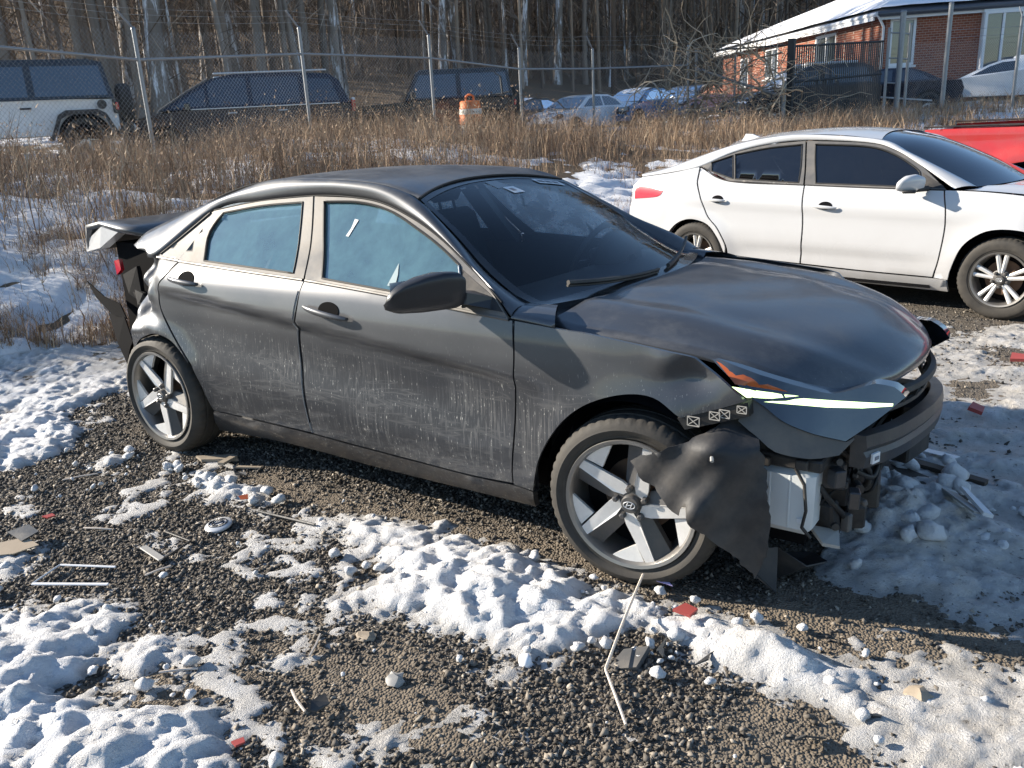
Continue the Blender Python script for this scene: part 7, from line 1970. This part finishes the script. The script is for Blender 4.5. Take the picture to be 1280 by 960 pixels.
# ------------------------------------------------------------------ debris on the lot
def lay(x, y, dz=.012): return Vector((x, y, gz1(x, y) + dz))
def flat(name, pts, mat, label, cat, th=.006, dz=.02, tilt=None, group=None):
    """thin broken piece lying on the ground, outline in metres"""
    cx = sum(p[0] for p in pts) / len(pts); cy = sum(p[1] for p in pts) / len(pts)
    mb = MB(); mb.prism([(p[0] - cx, p[1] - cy) for p in pts], 'z', 0, th)
    if tilt: mb.V = [tuple(Matrix.Rotation(tilt[0], 3, 'X') @ Matrix.Rotation(tilt[1], 3, 'Y') @ Vector(v)) for v in mb.V]
    o = mb.build(name, mat); o.location = lay(cx, cy, dz); tag(o, label, cat, group); return o
def debris():
    # round silver cap
    p = lay(1.0, -1.33, .012); d = empty('wheel_cap', p, .5, 'round silver wheel centre cap lying face up on the gravel', 'wheel cap')
    mb = MB(); mb.lathe([(.058, 0), (.058, .008), (.050, .013), (.001, .014)], 30, axis='z'); mb.build('disc', M['silver'], d, sharp=35)
    mb = MB()
    for r in (.026, .040): mb.tube([(r * math.cos(t), r * math.sin(t) * .8, .0145) for t in np.linspace(0, 2 * PI, 26, endpoint=False)], .0035, 5, close=True)
    mb.tube([(-.02, -.012, .0145), (.02, .012, .0145)], .004, 5); mb.build('emblem', M['navy'], d)
    d.rotation_euler = (.10, -.08, .5)
    # dark plate frame, part of it buried in snow
    q = [(.895, -1.62), (1.065, -1.645), (1.03, -1.49), (.86, -1.49)]
    f = empty('plate_frame', lay(.97, -1.56, .018), 0, 'broken grey plate frame half buried beside the wheel cap', 'plate frame')
    for a, b, w, m in ((0, 1, .030, 'shard_grey'), (1, 2, .010, 'black'), (2, 3, .010, 'black')):
        A = Vector((q[a][0] - .97, q[a][1] + 1.56, 0)); B = Vector((q[b][0] - .97, q[b][1] + 1.56, .004))
        dd = B - A; mb = MB(); mb.box(tuple((A + B) / 2), (dd.length, w, .007), Matrix.Rotation(math.atan2(dd.y, dd.x), 3, 'Z'), bev=.002); mb.build('frame_bar', M[m], f)
    # white bracket pair
    f = empty('white_trim_frame', lay(.9, -1.88, .022), 0, 'broken white three-sided trim frame lying in snow, left of the plate frame', 'trim frame')
    q = [(.975, -1.765), (.775, -1.895), (.775, -2.01), (1.055, -1.86)]
    q = [(.955, -1.775), (.735, -1.88), (.785, -2.015), (1.055, -1.865)]
    for a, b, w in ((0, 1, .011), (1, 2, .007), (2, 3, .015)):
        A = Vector((q[a][0] - .9, q[a][1] + 1.88, .004)); B = Vector((q[b][0] - .9, q[b][1] + 1.88, .004)); dd = B - A
        mb = MB(); mb.box(tuple((A + B) / 2), (dd.length, w, .007), Matrix.Rotation(math.atan2(dd.y, dd.x), 3, 'Z'), bev=.003); mb.build('frame_bar', M['fascia'], f)
    flat('cardboard_piece', [(.30, -1.98), (.40, -1.84), (.50, -1.84), (.47, -1.93), (.40, -1.99)], M['blue_tape'], 'torn beige cardboard on snow at the left edge', 'cardboard', .004, .03, (.1, .1))
    flat('dark_scrap', [(.28, -1.86), (.34, -1.79), (.44, -1.80), (.42, -1.87)], M['shard'], 'dark scrap leaning on the torn cardboard', 'scrap', .004, .05, (.3, 0))
    flat('wooden_board', [(.22, -.88), (.29, -.90), (.46, -.80), (.38, -.775)], M['wood'], 'pale wooden board lying behind the rear tyre', 'board', .014, .012)
    flat('wooden_board', [(.42, -.80), (.455, -.80), (.475, -.90), (.44, -.91)], M['wood'], 'short pale board crossing the end of the other board', 'board', .014, .028)
    flat('bark_strip', [(.50, -.86), (.64, -.80), (.65, -.815), (.52, -.875)], M['wood'], 'thin tan bark strip near the rear tyre, beside the boards', 'bark', .008, .012)
    # bent stalk
    mb = MB(); pts = spl([(2.79, -.90, gz1(2.79, -.9) + .07), (2.85, -1.15, gz1(2.85, -1.15) + .065), (2.905, -1.385, gz1(2.9, -1.38) + .035)], .05) + spl([(2.912, -1.395, gz1(2.9, -1.39) + .035), (2.99, -1.48, gz1(2.99, -1.48) + .03), (3.06, -1.555, gz1(3.06, -1.55) + .02)], .05)
    mb.tube([tuple(p) for p in pts], [.0045] * len(pts), 6); tag(mb.build('dry_stalk', M['straw'], sharp=50), 'long pale bent stalk lying across the snow below the front wheel', 'stalk')
    f = flat('marker_flag', [(2.80, -.885), (2.83, -.835), (2.89, -.875)], M['lilac'], 'small lilac plastic flag by the front tyre', 'flag', .002, .05, (.3, .2))
    flat('red_scrap', [(2.96, -1.03), (2.985, -.985), (3.03, -.99), (3.02, -1.03)], M['red_bit'], 'red plastic scrap on the snow ridge below the torn liner', 'scrap', .012, .05, (.2, .1))
    flat('red_scrap', [(3.49, 1.43), (3.50, 1.51), (3.56, 1.50), (3.56, 1.43)], M['red_bit'], 'pinkish red scrap on sunlit snow beyond the bumper beam', 'scrap', .02, .04, (.1, .3))
    flat('red_scrap', [(3.58, 2.54), (3.58, 2.63), (3.68, 2.62), (3.68, 2.56)], M['red_bit'], 'red scrap at the right edge below the white sedan', 'scrap', .02, .04, (.2, 0))
    flat('red_scrap', [(.21, -1.68), (.225, -1.64), (.26, -1.645), (.25, -1.675)], M['red_bit'], 'small red shard on gravel at the left, above the cardboard', 'scrap', .006, .02)
    flat('red_scrap', [(2.165, -2.17), (2.18, -2.14), (2.20, -2.15), (2.19, -2.175)], M['red_bit'], 'tiny red shard at the bottom edge of the gravel', 'scrap', .006, .02)
    flat('leaf', [(.90, -1.14), (.93, -1.11), (.95, -1.13), (.925, -1.15)], M['amber'], 'orange-brown leaf in the snow clods near the rear wheel', 'leaf', .002, .05, (.4, .3))
    # dark plastic pieces
    def shard(name, x, y, s, seed, label, mat='shard', dz=.02, tl=.5):
        r = random.Random(seed); pts = [(s * r.uniform(.3, 1.2) * math.cos(a), s * r.uniform(.15, .75) * math.sin(a)) for a in sorted(r.uniform(0, 2 * PI) for _ in range(7))]
        mb = MB(); V = [(p[0], p[1], .25 * s * math.sin(p[0] / s * 2.5) + .18 * p[1]) for p in pts]
        n = len(V); mb.add(V + [(v[0], v[1], v[2] + .005) for v in V], [tuple(range(n)), tuple(range(2 * n - 1, n - 1, -1))] + [(i, (i + 1) % n, (i + 1) % n + n, i + n) for i in range(n)])
        o = mb.build(name, M[mat]); o.location = lay(x, y, dz); o.rotation_euler = (r.uniform(-tl, tl), r.uniform(-tl, tl), r.uniform(0, 6)); tag(o, label, 'debris'); return o
    flat('plastic_block', [(2.885, -1.34), (2.90, -1.25), (2.975, -1.22), (2.975, -1.31)], M['grey_plastic'], 'grey plastic block standing beside the bent stalk', 'debris', .018, .004, (.25, -.2))
    shard('plastic_shard', 2.99, -1.19, .055, 4, 'dark plastic shard behind the grey block')
    shard('plastic_shard', 3.12, -1.16, .075, 5, 'long dark shard in the snow ridge right of the block')
    shard('plastic_shard', 2.26, -1.94, .055, 6, 'black crumpled shard alone on the lower gravel', 'shard', .03)
    shard('plastic_shard', 1.27, -1.25, .035, 7, 'small black shard between wheel cap and snow ridge')
    shard('plastic_shard', 1.34, -1.22, .030, 8, 'smaller grey shard next to the wheel cap', 'shard_grey')
    shard('plastic_shard', 3.50, -1.35, .060, 9, 'flat dark shard in icy snow at the lower right')
    shard('plastic_shard', 3.62, -1.18, .040, 10, 'small dark shard on the trodden snow, bottom right')
    shard('plastic_shard', .62, -.92, .040, 12, 'dark shard under the rear door edge')
    mb = MB(); mb.tube([(1.05, -1.16, gz1(1.05, -1.16) + .02), (1.2, -1.14, gz1(1.2, -1.14) + .014), (1.38, -1.13, gz1(1.38, -1.13) + .02)], .006, 6); tag(mb.build('black_rod', M['shard'], sharp=50), 'thin black rod on the gravel above the wheel cap', 'rod')
    # snowball-like lump and pale stones
    rng = random.Random(77)
    def stone(x, y, r, mat, label, name='stone', fl=.6):
        V, F = lump_mesh(rng); mb = MB(); mb.add([(v[0] * r, v[1] * r * .85, v[2] * r * fl) for v in V], F); o = mb.build(name, M[mat], smooth=name != 'stone', sharp=None if name != 'stone' else 30); o.location = lay(x, y, r * fl * .6); tag(o, label, 'stone' if name == 'stone' else 'snow clod'); return o
    o = stone(2.66, -1.45, .024, 'vsnow', 'single round snow clod on bare gravel below the snow ridge', 'snow_clod', .95)
    stone(3.36, -1.02, .026, 'wood', 'tan stone on the gravel edge by the shadow')
    stone(3.70, -1.02, .040, 'wood', 'largest tan stone in the icy snow, lower right')
    stone(3.44, -.99, .022, 'shard_grey', 'small grey stone by the shadow edge')
    stone(2.36, -1.72, .030, 'shard_grey', 'grey stone on gravel at bottom centre')
    stone(2.12, -1.60, .034, 'wood', 'flat tan stone below the ridge, left of the grey one', 'stone', .3)
    # boards and plastic in the shaded slush
    flat('wet_board', [(3.20, .40), (3.62, .26), (3.66, .36), (3.24, .56)], M['dark_wood'], 'long dark wet board under the snow pile before the car', 'board', .03, .025, (.02, .03))
    flat('wet_board', [(3.36, .62), (3.68, .52), (3.69, .56), (3.38, .67)], M['dark_wood'], 'narrow dark board beyond the long wet one', 'board', .02, .02)
    flat('curved_sheet', [(3.545, .27), (3.60, .29), (3.72, .12), (3.69, .07)], M['shard_grey'], 'curved grey sheet propped in the snow pile', 'sheet', .008, .075, (-.25, .25))
    flat('white_lath', [(3.61, .285), (3.635, .285), (3.755, .085), (3.72, .08)], M['paper'], 'white lath leaning on the curved grey sheet', 'lath', .014, .085, (-.1, .2))
    flat('bright_strip', [(3.38, .80), (3.40, .84), (3.55, .80), (3.53, .76)], M['silver'], 'thin shiny strip in the slush below the beam', 'strip', .004, .03)
    # litter twigs
    for i, (x, y, a, L, lb) in enumerate(((.55, -1.62, .3, .07, 'yellow straw stub near the white trim frame'), (1.12, -1.70, 1.2, .05, 'tiny straw below the plate frame'), (1.75, -2.05, .6, .06, 'short twig on the lower left gravel'), (-.1, -1.33, .9, .08, 'short tan stick left of the rear tyre'), (2.02, -1.72, 2.0, .06, 'twig on the gravel at centre'), (2.18, -1.95, -.5, .06, 'twig near the black crumpled shard'))):
        mb = MB(); z = gz1(x, y) + .014; mb.tube([(x - L * math.cos(a), y - L * math.sin(a), z), (x, y, z + .006), (x + L * math.cos(a + .2), y + L * math.sin(a + .2), z)], .004, 5); tag(mb.build('twig', M['straw'], sharp=50), lb, 'twig')
debris()
